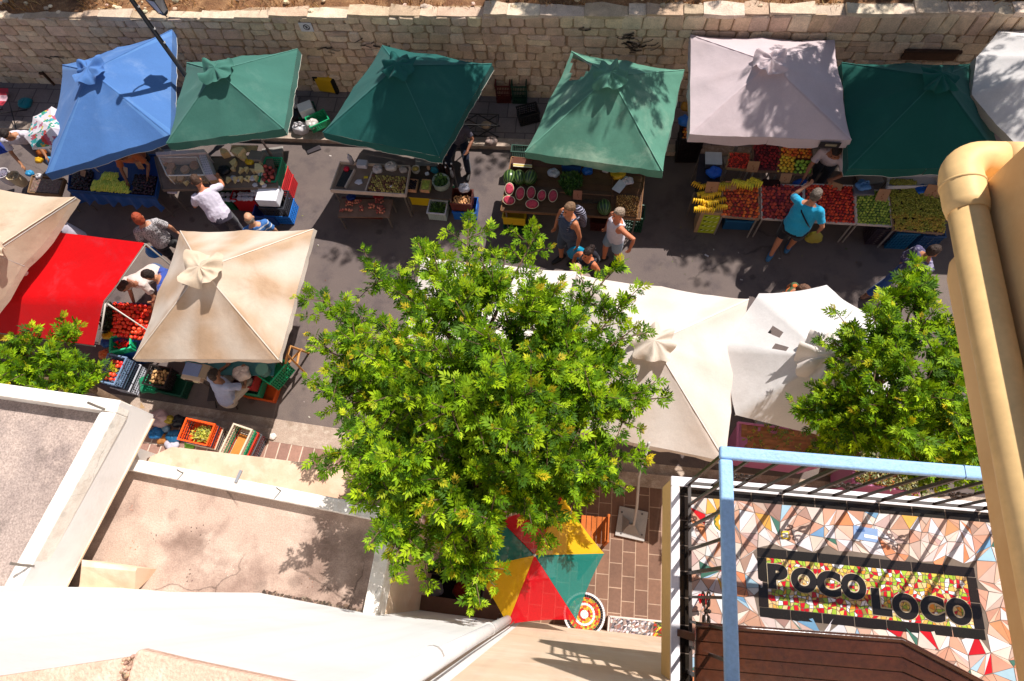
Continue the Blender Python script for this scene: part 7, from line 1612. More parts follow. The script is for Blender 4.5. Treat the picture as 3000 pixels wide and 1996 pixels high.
LG = np.array([lin('6a8c12'), lin('82a416'), lin('527610'), lin('9ab41c')]); LY = np.array([lin('bcba24'), lin('c6b028'), lin('aebc28')]); LD = np.array([lin('365412'), lin('426414')])
def ash_tree(name, label, base, fork, tips, seed, per=34, leafs=1.0, trunk_r=.10, group=None, lsize=1.0, sub=5, spread=.42):
    "tips: world points where twigs end"
    r = np.random.default_rng(seed); rnd = random.Random(seed)
    base = Vector(base); fork = Vector(fork); t = thing(name, label, 'tree', base, group)
    mb = MB(); mid = base.lerp(fork, .5)+Vector((rnd.uniform(-.08, .08), rnd.uniform(-.08, .08), 0)); mb.tube([base-Vector((0, 0, .05)), base+Vector((0, 0, .12)), mid, fork], [trunk_r*1.5, trunk_r*1.15, trunk_r, trunk_r*.85], 12, (.5,)*3)
    mb.build('trunk', M['bark'], t, smooth=True)
    tips = [Vector(p) for p in tips]
    # main limbs: cluster the tips by direction
    nl = 7; cents = [tips[i] for i in np.linspace(0, len(tips)-1, nl).astype(int)]
    for _ in range(4):
        grp = [[] for _ in cents]
        for p in tips: grp[min(range(len(cents)), key=lambda k: (cents[k]-p).length)].append(p)
        cents = [sum(g, Vector((0, 0, 0)))/len(g) if g else c for g, c in zip(grp, cents)]
    P, Dr, S, C_ = [], [], [], []
    bb = MB()
    for c, g in zip(cents, grp):
        if not g: continue
        elbow = fork.lerp(c, .55)+Vector((0, 0, -.12)); lm = MB()
        pts = [fork-Vector((0, 0, .06)), fork.lerp(elbow, .5)+Vector((0, 0, .1)), elbow]; lm.tube(pts, [trunk_r*.62, trunk_r*.45, trunk_r*.33], 8, (.5,)*3); lm.build('limb', M['bark'], t, smooth=True)
        for p in g:
            k1 = elbow.lerp(p, .5)+Vector((rnd.uniform(-.12, .12), rnd.uniform(-.12, .12), rnd.uniform(.0, .15)))
            bb.tube([elbow, k1, p], [trunk_r*.24, trunk_r*.15, .006], 5, (.5,)*3)
            # side shoots
            shoots = [(k1, p, 1.0)]
            for q in range(sub):
                s0 = k1.lerp(p, rnd.uniform(.0, .85)); d = (p-k1).normalized()*rnd.uniform(.2, .7)+Vector((rnd.gauss(0, .5), rnd.gauss(0, .5), rnd.uniform(-.15, .5))); e = s0+d.normalized()*rnd.uniform(.5, 1)*spread
                bb.tube([s0, s0.lerp(e, .5)+Vector((0, 0, .02)), e], [.009, .006, .004], 4, (.5,)*3); shoots.append((s0, e, .9))
            for (a, b, w) in shoots:
                n = int(per/ (sub+1) * leafs * (1.6 if w == 1 else 1)); ax = (b-a); L_ = ax.length; axn = ax.normalized()
                for i in range(n):
                    u = 1-(rnd.random()**1.5)*min(1, .5/max(L_, .1)) if rnd.random() < .8 else rnd.random()
                    o = a.lerp(b, u); th = i*2.4+rnd.uniform(-.5, .5)
                    side = axn.orthogonal().normalized(); side = Matrix.Rotation(th, 3, axn) @ side
                    d = side*rnd.uniform(.6, 1.1)+axn*(rnd.uniform(.1, .7)+.9*max(0, u-.85)/.15)+Vector((0, 0, rnd.uniform(-.1, .4)))
                    P.append(o); Dr.append(d.normalized()); s = rnd.uniform(.5, 1.2)*lsize*(1-.35*max(0, u-.9)/.1); S.append(s)
                    if u > .93 and rnd.random() < .26: c3 = LY[rnd.randrange(3)]*(.7+.3*rnd.random())
                    elif rnd.random() < .24: c3 = LD[rnd.randrange(2)]
                    else: c3 = LG[rnd.randrange(4)]
                    C_.append(np.array(c3)*rnd.uniform(.85, 1.15))
    bb.build('branches', M['bark'], t); t.children[-1]['kind'] = 'stuff'
    o = leaves_mesh('crown', np.array([tuple(p) for p in P]), np.array([tuple(p) for p in Dr]), np.array(S), np.array(C_), parent=t, seed=seed, loc=base)
    return t
# ---- the big tree over the terrace; tips of its shoots surveyed on the photo
rim_tips = [(905, 848, 3.5), (960, 880, 3.4), (1075, 790, 3.6), (1140, 830, 3.7), (1225, 710, 3.6), (1270, 770, 3.8), (1372, 665, 3.6), (1420, 760, 3.8), (1480, 745, 3.7), (1580, 668, 3.6), (1590, 830, 3.8), (1690, 890, 3.6),
            (1815, 765, 3.7), (1830, 880, 3.5), (1860, 960, 3.5), (1790, 1060, 3.7), (1880, 1170, 3.6), (1955, 1165, 3.5), (1880, 1260, 3.6), (1890, 1345, 3.5), (1800, 1400, 3.4), (1715, 1445, 3.4), (1610, 1480, 3.5),
            (1440, 1560, 3.5), (1400, 1690, 3.3), (1395, 1765, 3.2), (1300, 1640, 3.4), (1225, 1655, 3.3), (1150, 1660, 3.8), (1200, 1530, 3.6), (1110, 1560, 4.1), (1040, 1480, 4.3), (1050, 1420, 4.4), (985, 1330, 4.5), (1010, 1260, 4.4), (925, 1140, 4.0), (960, 1080, 4.0), (905, 1010, 3.4), (1000, 985, 3.6), (1075, 1160, 3.7), (1545, 1420, 3.6), (1760, 1370, 3.7)]
rt = random.Random(5); tips = [U(*p) for p in rim_tips]
inner = [(1350, 1150, 4.9), (1250, 1000, 4.6), (1450, 980, 4.7), (1600, 1050, 4.6), (1180, 1180, 4.5), (1300, 1300, 4.6), (1500, 1250, 4.8), (1650, 1230, 4.6), (1400, 1400, 4.5), (1550, 1400, 4.4), (1250, 1450, 4.3), (1700, 1350, 4.2), (1130, 1050, 4.2), (1140, 1320, 4.8), (1350, 880, 4.3), (1550, 880, 4.3), (1700, 950, 4.2), (1760, 1150, 4.2), (1440, 1540, 4.1), (1320, 1560, 4.0), (1230, 870, 4.1), (1420, 1120, 5.1), (1330, 1030, 4.9), (1560, 1150, 4.9), (1480, 1080, 5.0), (1270, 1180, 4.8), (1620, 1140, 4.4), (1100, 960, 4.0), (1640, 860, 4.0), (1190, 1420, 4.2), (1460, 830, 4.0), (1090, 1400, 4.6), (1600, 1370, 4.0), (1350, 1480, 4.3)]
tips += [U(x+rt.uniform(-20, 20), y+rt.uniform(-20, 20), z+rt.uniform(-.2, .2)) for x, y, z in inner]
tips += [Vector((-.95+rt.uniform(-1.1, 1.1), 1.55+rt.uniform(-1.0, 1.0), rt.uniform(2.7, 3.6))) for _ in range(16)]
for k in range(52):
    a = k*2.39996; q = math.sqrt((k+.5)/52)*.93; tips.append(U(1415+(455-(90*max(0, math.sin(a))))*q*math.cos(a), 1140+(400 if math.sin(a) < 0 else 400)*q*math.sin(a), 4.35-1.0*q*q+rt.uniform(-.3, .25)))
ash_tree('ash_tree', 'large bright green ash tree with yellow shoot tips over the white parasols', (-.9, 1.75, .12), (-.92, 1.7, 2.2), tips, 3, per=98, sub=6, trunk_r=.11, lsize=.86, spread=.42)
rt = random.Random(9)
t2 = [(2700, 760, 3.2), (2640, 850, 3.3), (2730, 830, 3.4), (2560, 920, 3.2), (2480, 960, 3.1), (2440, 1000, 3.0), (2600, 960, 3.5), (2700, 930, 3.6), (2780, 960, 3.6), (2650, 1040, 3.8), (2560, 1060, 3.5), (2780, 1080, 3.8), (2700, 1130, 3.9), (2600, 1150, 3.7), (2520, 1150, 3.3), (2420, 1170, 3.0), (2345, 1185, 2.8), (2400, 1230, 2.9), (2480, 1240, 3.1), (2560, 1250, 3.4), (2660, 1240, 3.7), (2780, 1200, 3.7), (2820, 1300, 3.4), (2740, 1330, 3.4), (2620, 1320, 3.3), (2540, 1300, 3.0), (2850, 1200, 3.6), (2860, 1370, 3.1), (2760, 1400, 2.9), (2680, 1290, 3.6), (2880, 1090, 3.6), (2850, 980, 3.5), (2460, 1120, 3.1), (2840, 1300, 3.5), (2740, 1030, 3.9), (2930, 1250, 3.4)]
tips = [U(x, y, z) for x, y, z in t2]+[Vector((3.9+rt.uniform(-.9, 1.2), 2.6+rt.uniform(-.9, .9), rt.uniform(2.3, 3.0))) for _ in range(12)]
ash_tree('ash_tree', 'dense green ash tree between the torn white parasol and the ochre pipe', (4.3, 2.3, .12), (4.25, 2.4, 1.9), tips, 8, per=120, sub=6, trunk_r=.09, lsize=.84, spread=.4)
t3 = [(20, 1040, 2.5), (90, 1000, 2.5), (190, 975, 2.4), (220, 1040, 2.4), (270, 1090, 2.3), (240, 1140, 2.4), (170, 1090, 2.7), (80, 1090, 2.7), (0, 1110, 2.6), (130, 1140, 2.6), (-60, 1060, 2.6), (60, 1150, 2.5), (-30, 1180, 2.5), (-100, 1120, 2.5), (130, 1040, 2.7), (200, 1130, 2.6), (30, 1085, 2.8)]
tips = [U(x, y, z) for x, y, z in t3]
ash_tree('ash_tree', 'leafy green tree top in front of the red awning above the white parapet', (-7.5, 2.2, .12), (-7.5, 2.3, 1.5), tips, 14, per=88, sub=5, trunk_r=.07, lsize=.85, spread=.34)
# ---- trees on the bank behind the wall: they throw the dappled shade on the eastern parasols
def bank_tree(label, base, ctr, rx, ry, rz, n, seed):
    r = np.random.default_rng(seed); t = thing('bank_tree', label, 'tree', base); b = Vector(base); c = Vector(ctr)
    mb = MB(); mb.tube([b-Vector((0, 0, .2)), b.lerp(c, .4), c-Vector((0, 0, rz*.5)), c], [.2, .15, .1, .04], 10, (.5,)*3); mb.build('trunk', M['bark'], t, smooth=True)
    cl = r.normal(0, 1, (70, 3)); cl /= np.linalg.norm(cl, axis=1, keepdims=True); cl *= r.uniform(.3, .85, (70, 1))
    ctrs = cl*np.array([rx, ry, rz])+np.array(ctr)
    P = ctrs[r.integers(0, 70, n)]+r.normal(0, .2, (n, 3)); d = r.normal(0, 1, (n, 3)); d[:, 2] -= .2
    mb = MB()
    for q in ctrs[::2]: mb.tube([c-Vector((0, 0, rz*.5)), c.lerp(Vector(q), .55), Vector(q)], [.06, .03, .008], 5, (.5,)*3)
    o = mb.build('branches', M['bark'], t); o['kind'] = 'stuff'
    leaves_mesh('crown', P, d, r.uniform(.9, 1.5, n), LG[r.integers(0, 4, n)]*.9, parent=t, seed=seed, loc=b)
    return t
bank_tree('sparse tree on the bank, its leaf shade dappling the pale pink parasol', (6.0, 14.5, 2.5), (5.65, 10.95, 6.6), 1.05, 1.0, .8, 1050, 21)
bank_tree('tall dense tree on the bank above the dark green parasol', (10., 15.5, 2.5), (7.45, 10.75, 6.8), 1.4, 1.45, 1.2, 4000, 22)
bank_tree('tree on the bank opposite the teal parasol', (-.5, 15, 2.5), (-.75, 10.55, 6.6), .95, 1.05, .8, 1900, 23)
bank_tree('slim tree on the bank behind the faded torn parasol', (3, 15, 2.5), (2.2, 10.8, 6.6), .95, .4, .6, 650, 25)
bank_tree('tree on the bank at the western end of the stone wall', (-11, 16.5, 2.4), (-9.4, 12.8, 6.0), 1.0, .8, .8, 1500, 24)
bank_tree('tree on the bank shading the wall top behind the faded parasol', (2.5, 17, 2.6), (2.1, 13.0, 6.6), 1.8, .55, .8, 1500, 26)
bank_tree('tree on the bank shading the wall top behind the dark green parasol', (9, 17.5, 2.6), (8.3, 13.1, 6.6), 2.0, .6, .8, 1700, 27)
# ================================================================= BALCONY, YELLOW BAY
FZ = 6.2
bal = thing('balcony', 'balcony with mosaic floor, name panel and pale blue wooden handrail', 'balcony', (.8, .2, FZ))
XL, XR, YF, YB = .735, 4.2, .815, -.43
mb = MB(); mb.prism([(XL, YB), (XR, YB), (XR, YF), (XL, YF)], FZ-.40, FZ-.004); bevel(mb.build('slab', colmat('slab_cream', .8, .2, (3, .08), (30, .06), rgb=lin('e0b878')), bal), .01)
mb = MB()
E0 = .055
mb.prism([(XL-.002, YF-E0), (XR, YF-E0), (XR, YF+.012), (XL-.002, YF+.012)], FZ-.03, FZ+.002, lin('e9e4e6'))
mb.prism([(XL-.002, YB), (XL+E0, YB), (XL+E0, YF-E0-.001), (XL-.002, YF-E0-.001)], FZ-.03, FZ+.002, lin('e9e4e6')); bevel(mb.build('edging', M['paint'], bal), .006)
# black tile border and mosaic
bx0, by1 = XL+E0, YF-E0; tw = .062
mb = MB(); mb.add([(bx0, YB, FZ), (XR, YB, FZ), (XR, by1, FZ), (bx0, by1, FZ)], [(0, 1, 2, 3)]); mb.build('grout_bed', M['grout'], bal)
mb = MB(); bk_ = lin('1d1712'); x = bx0+tw
tile(mb, [(bx0, by1), (bx0+tw, by1-tw), (bx0+tw, by1-tw), (bx0, by1)][:3], FZ+.003, bk_)
while x < XR: tile(mb, [(x, by1-tw), (min(x+.205, XR), by1-tw), (min(x+.205, XR), by1), (x, by1)], FZ+.003, jit(bk_, .25), .004); x += .205
y = by1-tw
tile(mb, [(bx0, by1-tw), (bx0+tw, by1-tw), (bx0+tw, by1), (bx0, by1)], FZ+.003, bk_, .004)
while y > YB: tile(mb, [(bx0, max(y-.16, YB)), (bx0+tw, max(y-.16, YB)), (bx0+tw, y), (bx0, y)], FZ+.003, jit(bk_, .25), .004); y -= .16
mb.build('border_tiles', M['tile'], bal)
# name panel placement (surveyed corners)
def B1(x, y): return U(1950+x/4.2855, 1300+y/4.2855, FZ)
sTL = U(2216, 1603, FZ); sTR = U(2852.5, 1664.5, FZ); sBL = U(2225, 1804.5, FZ); sBR = U(2893, 1880, FZ)
sx0 = (sTL.x+sBL.x)/2; sx1 = (sTR.x+sBR.x)/2; sy1 = (sTL.y+sTR.y)/2; sy0 = (sBL.y+sBR.y)/2
# broken tile mosaic of triangles around the panel
PAL = [(lin('cab7ac'), 10), (lin('cbc5c6'), 8), (lin('c09d8b'), 9), (lin('b98a74'), 7), (lin('c98058'), 3), (lin('b5845e'), 1), (lin('cf9a48'), 1), (lin('b3161f'), 1), (lin('41695a'), 1), (lin('6d94b4'), 1), (lin('93aebf'), 1), (lin('9a7a6c'), 3), (lin('b59a90'), 3)]
bag = [c for c, k in PAL for _ in range(k)]
gx0, gx1, gy0, gy1 = bx0+tw, XR, YB, by1-tw; st_ = .085
nx = int((gx1-gx0)/st_); ny = int((gy1-gy0)/st_)
G = {}
for i in range(nx+1):
    for j in range(ny+1):
        jx = 0 if i in (0, nx) else random.uniform(-.4, .4); jy = 0 if j in (0, ny) else random.uniform(-.4, .4)
        G[i, j] = Vector((gx0+(i+jx)*(gx1-gx0)/nx, gy0+(j+jy)*(gy1-gy0)/ny))
mb = MB()
fb = .058
def out_panel(P): c = sum(P, Vector((0, 0)))/len(P); return not (sx0-.005 < c.x < sx1+.005 and sy0-.005 < c.y < sy1+.005)
for i in range(nx):
    for j in range(ny):
        a, b, c, d = G[i, j], G[i+1, j], G[i+1, j+1], G[i, j+1]
        T = [[a, b, c], [a, c, d]] if random.random() < .5 else [[a, b, d], [b, c, d]]
        for t3 in T:
            if not out_panel(t3): continue
            if random.random() < .22:
                m_ = (t3[0]+t3[1])/2; L2 = [[t3[0], m_, t3[2]], [m_, t3[1], t3[2]]]
            else: L2 = [t3]
            for q in L2: tile(mb, q, FZ+.002+random.uniform(0, .0006), jit(random.choice(bag), .1), .0032)
cs_ = B1(720, 990); 
mb.build('mosaic', M['tile'], bal); bal.children[-1]['kind'] = 'stuff'
mb = MB()
for r0, r1, cl in ((0, .028, 'e9e2da'), (.028, .05, 'd99a2a'), (.05, .062, '5d6b3a'), (.062, .075, 'efe6e0')):
    n = 24
    vs = []; fs = []
    for i in range(n):
        a = 2*math.pi*i/n; rr = r1*(1+.12*math.cos(a*9) if cl == 'd99a2a' else 1)
        vs += [(cs_.x+r0*math.cos(a), cs_.y+r0*math.sin(a), FZ+.0045), (cs_.x+rr*math.cos(a), cs_.y+rr*math.sin(a), FZ+.0045+.0003*(cl == 'd99a2a'))]
    for i in range(n): fs.append((2*i, 2*i+1, 2*((i+1) % n)+1, 2*((i+1) % n)))
    mb.add(vs, fs, lin(cl))
q = B1(1500, 1150); mb.box((q.x, q.y, FZ+.004), (.05, .05, .003), .1, lin('e0c030')); mb.box((q.x, q.y, FZ+.0062), (.035, .03, .002), .1, lin('efe8df'))
q = U(2535, 1565, FZ); mb.box((q.x, q.y, FZ+.004), (.15, .085, .003), -.08, lin('7f97bb')); mb.box((q.x+.03, q.y-.015, FZ+.0062), (.08, .02, .002), -.08, lin('dfe3ea')); mb.box((q.x-.03, q.y+.02, FZ+.0062), (.05, .02, .002), .2, lin('4f6d9e'))
mb.build('painted_tile', M['tile'], bal)['kind'] = 'stuff'
# ---- POCO LOCO panel
pan = MB(); 
def framebar(x0, y0, x1, y1, vertical):
    n = 7 if not vertical else 2
    for k in range(n):
        if vertical: pts = [(x0, lerp(y0, y1, k/n)), (x1, lerp(y0, y1, k/n)), (x1, lerp(y0, y1, (k+1)/n)), (x0, lerp(y0, y1, (k+1)/n))]
        else: pts = [(lerp(x0, x1, k/n), y0), (lerp(x0, x1, (k+1)/n), y0), (lerp(x0, x1, (k+1)/n), y1), (lerp(x0, x1, k/n), y1)]
        tile(pan, pts, FZ+.0034, jit(bk_, .25), .0035)
framebar(sx0, sy1-fb, sx1, sy1, False); framebar(sx0, sy0, sx1, sy0+fb, False)
framebar(sx0, sy0+fb, sx0+fb, sy1-fb, True); framebar(sx1-fb, sy0+fb, sx1, sy1-fb, True)
pan.build('panel_frame', M['tile'], bal)
mb = MB(); px0, px1, py0, py1 = sx0+fb, sx1-fb, sy0+fb, sy1-fb; s_ = .0225
nx = int((px1-px0)/s_); ny = int((py1-py0)/s_); G = {}
for i in range(nx+1):
    for j in range(ny+1):
        jx = 0 if i in (0, nx) else random.uniform(-.46, .46); jy = 0 if j in (0, ny) else random.uniform(-.46, .46)
        G[i, j] = Vector((px0+(i+jx)*(px1-px0)/nx, py0+(j+jy)*(py1-py0)/ny))
PP = [c for c, k in [(lin('93ad34'), 8), (lin('cf9f50'), 5), (lin('d3b47c'), 5), (lin('b8141f'), 10), (lin('dedada'), 6), (lin('8a7a3a'), 1), (lin('c8b54a'), 4), (lin('dd8f2c'), 2)] for _ in range(k)]
for i in range(nx):
    for j in range(ny): tile(mb, [G[i, j], G[i+1, j], G[i+1, j+1], G[i, j+1]], FZ+.0022+random.uniform(0, .0005), jit(random.choice(PP), .12), .0028)
mb.build('mosaic', M['tile'], bal); bal.children[-1]['kind'] = 'stuff'
M['letter'] = colmat('black_tile', .22, .5, (8, .15), None, rgb=lin('17110f'))
M['letter_grout'] = colmat('pale_letter_grout', .8, .2, (20, .1), None, rgb=lin('b9a88c'))
def letter(ch, pb, pt, w, off=.065, back=False):
    "one black tile letter: pb, pt photo points of its bottom-left and top-left"
    a = U(*pb, FZ); b = U(*pt, FZ); h = (b-a).length
    cu = D.curves.new('letter', 'FONT'); cu.body = ch; cu.extrude = .0016; cu.offset = off; cu.size = 1
    o = D.objects.new('letter', cu); COL.objects.link(o)
    dg = bpy.context.evaluated_depsgraph_get(); me = D.meshes.new_from_object(o.evaluated_get(dg)); D.objects.remove(o)
    xs = [v.co.x for v in me.vertices]; ysv = [v.co.y for v in me.vertices]
    for v in me.vertices:
        v.co.x = (v.co.x-min(xs))/(max(xs)-min(xs))*w; v.co.y = (v.co.y-min(ysv))/(max(ysv)-min(ysv))*h
        v.co.z = (.0048 if back else .0058) if v.co.z > 0 else .0028
        if back: v.co.x = v.co.x*1.05-.025*w; v.co.y = v.co.y*1.04-.02*h
    me.materials.clear(); me.materials.append(M['letter_grout'] if back else M['letter'])
    o = D.objects.new('letter_border' if back else 'letter', me); COL.objects.link(o); o.parent = bal
    ang = math.atan2((b-a).y, (b-a).x)-math.pi/2
    o.location = a-Vector(bal.location); o.rotation_euler = (0, 0, ang)
    return o
S3 = 4.2855
l3 = lambda x, y: (1950+x/S3, 1640+y/S3)
l4 = lambda x, y: (2450+x/S3, 1640+y/S3)
PXM = FPX/(CAMZ-FZ)*.955
for ch, pb, pt, wpx in (('P', l3(1290, 360), l3(1270, 45), 250), ('O', l3(1580, 400), l3(1560, 85), 320), ('C', l3(1900, 445), l3(1885, 120), 300), ('O', l4(70, 485), l4(45, 158), 310),
                        ('L', l4(455, 690), l4(425, 350), 245), ('O', l4(705, 725), l4(690, 395), 325), ('C', l4(1065, 760), l4(1035, 430), 300), ('O', l4(1385, 795), l4(1355, 458), 320)):
    w_ = (U(pb[0]+wpx/S3, pb[1]+wpx/S3*.1, FZ)-U(*pb, FZ)).length*1.02; letter(ch, pb, pt, w_); letter(ch, pb, pt, w_, .10, True)
# ---- railing
RZ = FZ+1.06; RX = .84; RY = .775
M['rail_blue'] = colmat('pale_blue_paint', .5, .35, (3, .1), (50, .14), rgb=lin('8fb6df'), bump=.15, bscale=60)
def railbar(name, a, b, w, h):
    mb = MB(); d = (b-a).normalized(); s = Vector((-d.y, d.x, 0)); c = (a+b)/2
    mb.obox(c, d*(b-a).length/2, s*w/2, Vector((0, 0, h/2))); o = mb.build(name, M['rail_blue'], bal); return bevel(o, .012, 3)
railbar('handrail', Vector((RX-.032, RY, RZ-.02)), Vector((3.05, RY, RZ-.02)), .068, .042)
railbar('handrail', Vector((RX, RY-.035, RZ-.02)), Vector((RX, -.43, RZ-.02)), .068, .0415)
mb = MB(); mb.box((2.02, RY, RZ-.018), (.003, .07, .042), 0, lin('4a5f78')); mb.build('joint', M['paint'], bal)
ic = lin('30231c'); zb = FZ+.075
def bar(x, y, z0=zb, r=.0075):
    mb = MB(); mb.box((x, y, (z0+RZ-.04)/2), (r*2, r*2, RZ-.04-z0), 0, ic); mb.build('baluster', M['iron'], bal)
nbf = 14
for k in range(nbf): bar(RX+.155*k, RY, FZ+.004 if k % 4 == 0 else zb, .0095 if k % 4 == 0 else .0075)
for k in range(1, 9): bar(RX, RY-.142*k, FZ+.004 if k in (4, 8) else zb, .0095 if k in (4, 8) else .0075)
mb = MB(); mb.box(((RX+3.05)/2, RY, zb), (3.05-RX, .02, .012), 0, ic); mb.build('bottom_rail', M['iron'], bal)
mb = MB(); mb.box((RX, (RY-.43)/2, zb), (.02, RY+.43-.02, .0118), 0, ic); mb.build('bottom_rail', M['iron'], bal)
mb = MB(); mb.box(((RX+3.05)/2, RY, RZ-.046), (3.05-RX, .03, .008), 0, ic); mb.box((RX, (RY-.43)/2-.02, RZ-.046), (.03, RY+.43-.04, .008), 0, ic); mb.build('top_bar', M['iron'], bal)
def scroll(c, ux, s, flip=1):
    "wrought double spiral in the plane (ux, z)"
    mb = MB()
    for sg in (-1, 1):
        for sz in (-1, 1):
            pts = []
            for a in np.linspace(0, 2.2*math.pi, 26):
                r = s*(.12+.30*a/(2.2*math.pi)); cx = sg*s*.45; cz = sz*s*.55
                pts.append(c+ux*(cx+sg*r*math.cos(a+.4))+Vector((0, 0, cz+sz*r*math.sin(a+.4))))
            pts.append(c+ux*0+Vector((0, 0, sz*s*.05)))
            mb.tube(pts, .0055, 5, ic)
    mb.ell(c, (.014, .014, .02), 8, 6, None, ic); mb.ell(c+Vector((0, 0, s*.62)), (.012, .012, .02), 8, 6, None, ic)
    mb.build('scroll', M['iron'], bal, smooth=True)
for k in (5.5, 9.5, 1.5): scroll(Vector((RX+.155*k, RY, FZ+.42)), Vector((1, 0, 0)), .10)
scroll(Vector((RX, RY-.142*5.5, FZ+.52)), Vector((0, 1, 0)), .12)
# little red flower on the side
fl = MB(); q = U(2062, 1757, FZ+.12)
for k in range(9): fl.ell(q+Vector((random.gauss(0, .018), random.gauss(0, .018), random.gauss(0, .008))), (.022, .018, .007), 7, 5, Matrix.Rotation(random.uniform(0, 3), 3, Vector((random.random(), random.random(), 1)).normalized()), jit(lin('d0101c'), .2))
fl.tube([q, (q.x-.01, q.y, FZ+.005)], .004, 5, lin('3d5a2a'))
tag(fl.build('red_flower', M['food'], loc=(q.x, q.y, FZ)), 'small red flower poking through the side railing onto the mosaic floor', 'flower')
# ---- brown boarded door canopy at the back of the balcony
wd = thing('wooden_canopy', 'varnished brown board canopy against the wall below the name panel', 'canopy', (1.6, -.3, FZ+.4))
hz = FZ+.62
q = [U(2038, 1836, hz), U(2200, 1848, hz), U(2640, 1880, hz), U(2880, 2010, hz-.02)]
front = [(p.x, p.y) for p in q]
bk2 = [(q[3].x+.02, -.62), (q[0].x, -.62)]
M['varnish'] = colmat('varnished_boards', .22, .5, (3, .35), (40, .3), rgb=lin('3b1c0e'), bump=.15, bscale=14)
nb = 8
for k in range(nb):
    mb = MB(); y0 = lambda p, k: lerp(p[1], -.62, k/nb)
    P = [(p[0], lerp(p[1], -.62, k/nb)-.002) for p in front]; P2_ = [(p[0], lerp(p[1], -.62, (k+1)/nb)-.003) for p in front[::-1]]
    zk = hz-.012*k
    mb.prism(P+P2_, zk-.025, zk); bevel(mb.build('board', M['varnish'], wd), .004)
mb = MB(); mb.tube([(p[0], p[1]+.008, hz+.004) for p in front], .016, 8, ic, cap=True); mb.build('moulding', M['varnish'], wd, smooth=True)
for p in (front[0], front[2]):
    mb = MB(); mb.box((p[0]+.03, p[1]-.06, (FZ+hz)/2-.02), (.04, .04, hz-FZ-.05), 0, lin('4a2514')); mb.build('post', M['wood'], wd)
# ---- ochre bay with its horizontal waste pipe
by = thing('yellow_bay', 'ochre plastered projecting bay wall close to the camera', 'building', (1.4, .4, 8.7))
WX = 1.262; BT = 9.06
mb = MB(); mb.prism([(WX, -.6), (WX+.34, -.6), (WX+.34, 1.335), (WX, 1.335)], 8.74, BT); bevel(mb.build('wall', M['plaster_yellow'], by), .008)
mb = MB(); mb.prism([(WX-.006, -.6), (WX+.35, -.6), (WX+.35, 1.341), (WX-.006, 1.341)], BT+.002, BT+.02); bevel(mb.build('coping', M['parapet_white'], by), .005)
mb = MB(); mb.tube([(WX+.085, -.7, 8.66), (WX+.085, 1.12, 8.66)], .11, 24, (.5,)*3, domed=True); mb.build('moulded_ledge', M['plaster_yellow'], by, smooth=True)
wp = thing('waste_pipe', 'thick ochre painted waste pipe with an elbow bending round the bay corner', 'pipe', (1.2, .5, 8.8))
M['pipe_ochre'] = colmat('ochre_gloss_paint', .55, .3, (3, .13), (28, .09), rgb=lin('e8c084'))
pr = .054; PX = WX-.06; PZ = 8.84; PYE = 1.385
mb = MB(); mb.tube([(PX, -.7, PZ), (PX, PYE-.05, PZ)], pr, 24, (.5,)*3); mb.build('pipe', M['pipe_ochre'], wp, smooth=True)
mb = MB(); mb.tube([(PX, PYE-.16, PZ), (PX, PYE-.13, PZ), (PX, PYE-.03, PZ)]+[(PX+.075*(1-math.cos(a)), PYE-.03+.075*math.sin(a), PZ) for a in np.linspace(.15, math.pi/2, 9)]+[(PX+.15, PYE+.045, PZ)], [pr+.004, pr+.009, pr+.009]+[pr+.007]*9+[pr+.007], 24, (.5,)*3); mb.build('elbow', M['pipe_ochre'], wp, smooth=True)
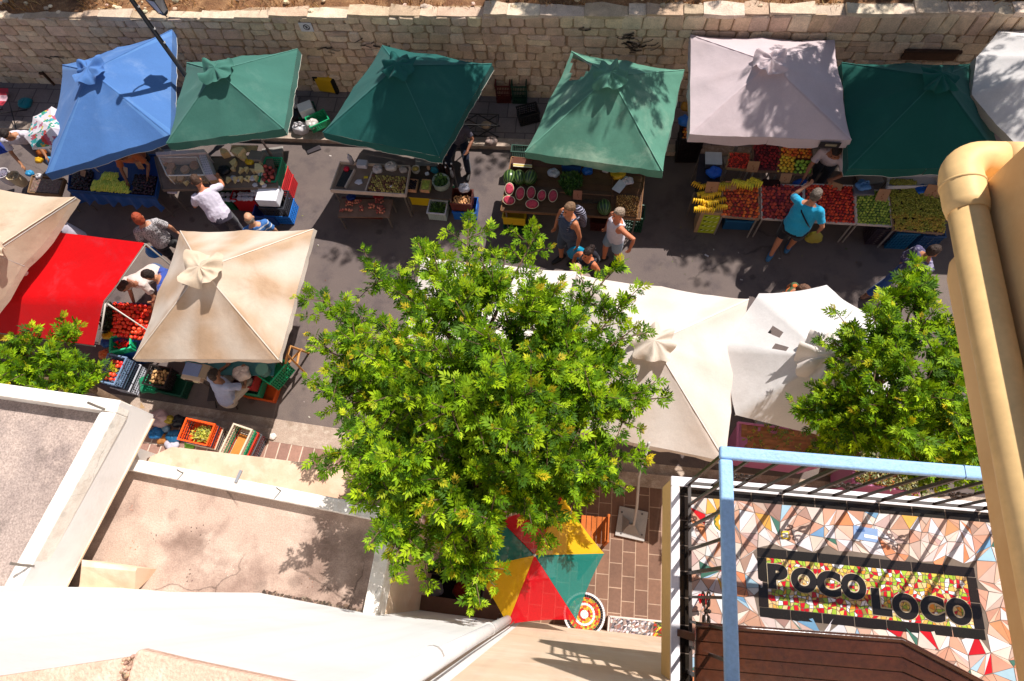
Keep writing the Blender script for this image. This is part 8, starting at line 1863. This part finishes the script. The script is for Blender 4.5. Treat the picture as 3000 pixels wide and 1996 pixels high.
mb = MB(); mb.tube([(PX+.13, PYE+.045, PZ), (PX+.2, PYE+.045, PZ), (PX+.21, PYE+.045, PZ), (3, PYE+.045, PZ)], [pr+.008, pr+.008, pr, pr], 24, (.5,)*3); mb.build('pipe', M['pipe_ochre'], wp, smooth=True)
mb = MB(); mb.tube([(PX, PYE-.06, PZ), (PX, PYE-.052, PZ)], pr+.0115, 24, (.5,)*3); mb.build('collar', M['pipe_ochre'], wp, smooth=True)
# ================================================================= LIGHT, SKY, CAMERA
SUN_AZ = rad(55); SUN_EL = rad(53.5)          # direction TO the sun, measured from +x towards +y
sd = Vector((math.cos(SUN_AZ)*math.cos(SUN_EL), math.sin(SUN_AZ)*math.cos(SUN_EL), math.sin(SUN_EL)))
sl = D.lights.new('sun', 'SUN'); sl.energy = 5.0; sl.angle = rad(.53); sl.color = (1, .955, .905)
so = D.objects.new('sun', sl); so.rotation_euler = sd.to_track_quat('Z', 'Y').to_euler(); so.location = sd*60; COL.objects.link(so)
w = D.worlds.new('World'); SC.world = w; w.use_nodes = True; nt = w.node_tree
bg = nt.nodes['Background']; sk = nt.nodes.new('ShaderNodeTexSky'); sk.sky_type = 'NISHITA'; sk.sun_disc = False
sk.sun_elevation = SUN_EL; sk.sun_rotation = math.pi/2-SUN_AZ; sk.air_density = 1.0; sk.dust_density = 1.2; sk.ozone_density = 1.0
nt.links.new(sk.outputs[0], bg.inputs['Color']); bg.inputs['Strength'].default_value = .066
cam = D.cameras.new('camera'); co = D.objects.new('camera', cam); COL.objects.link(co); SC.camera = co
cam.sensor_width = 36; cam.lens = 36*FPX/3000; cam.clip_start = .05; cam.clip_end = 500
R_, Dn, F_ = (Vector(MR[i]) for i in range(3))
co.matrix_world = Matrix((( R_.x, -Dn.x, -F_.x, 0), (R_.y, -Dn.y, -F_.y, 0), (R_.z, -Dn.z, -F_.z, CAMZ), (0, 0, 0, 1)))
SC.view_settings.view_transform = 'Standard'; SC.view_settings.look = 'None'; SC.view_settings.exposure = .38; SC.view_settings.gamma = 1
SC.cycles.max_bounces = 6; SC.cycles.diffuse_bounces = 3; SC.cycles.transparent_max_bounces = 12; SC.cycles.use_denoising = True
SC.cycles.sample_clamp_indirect = 6
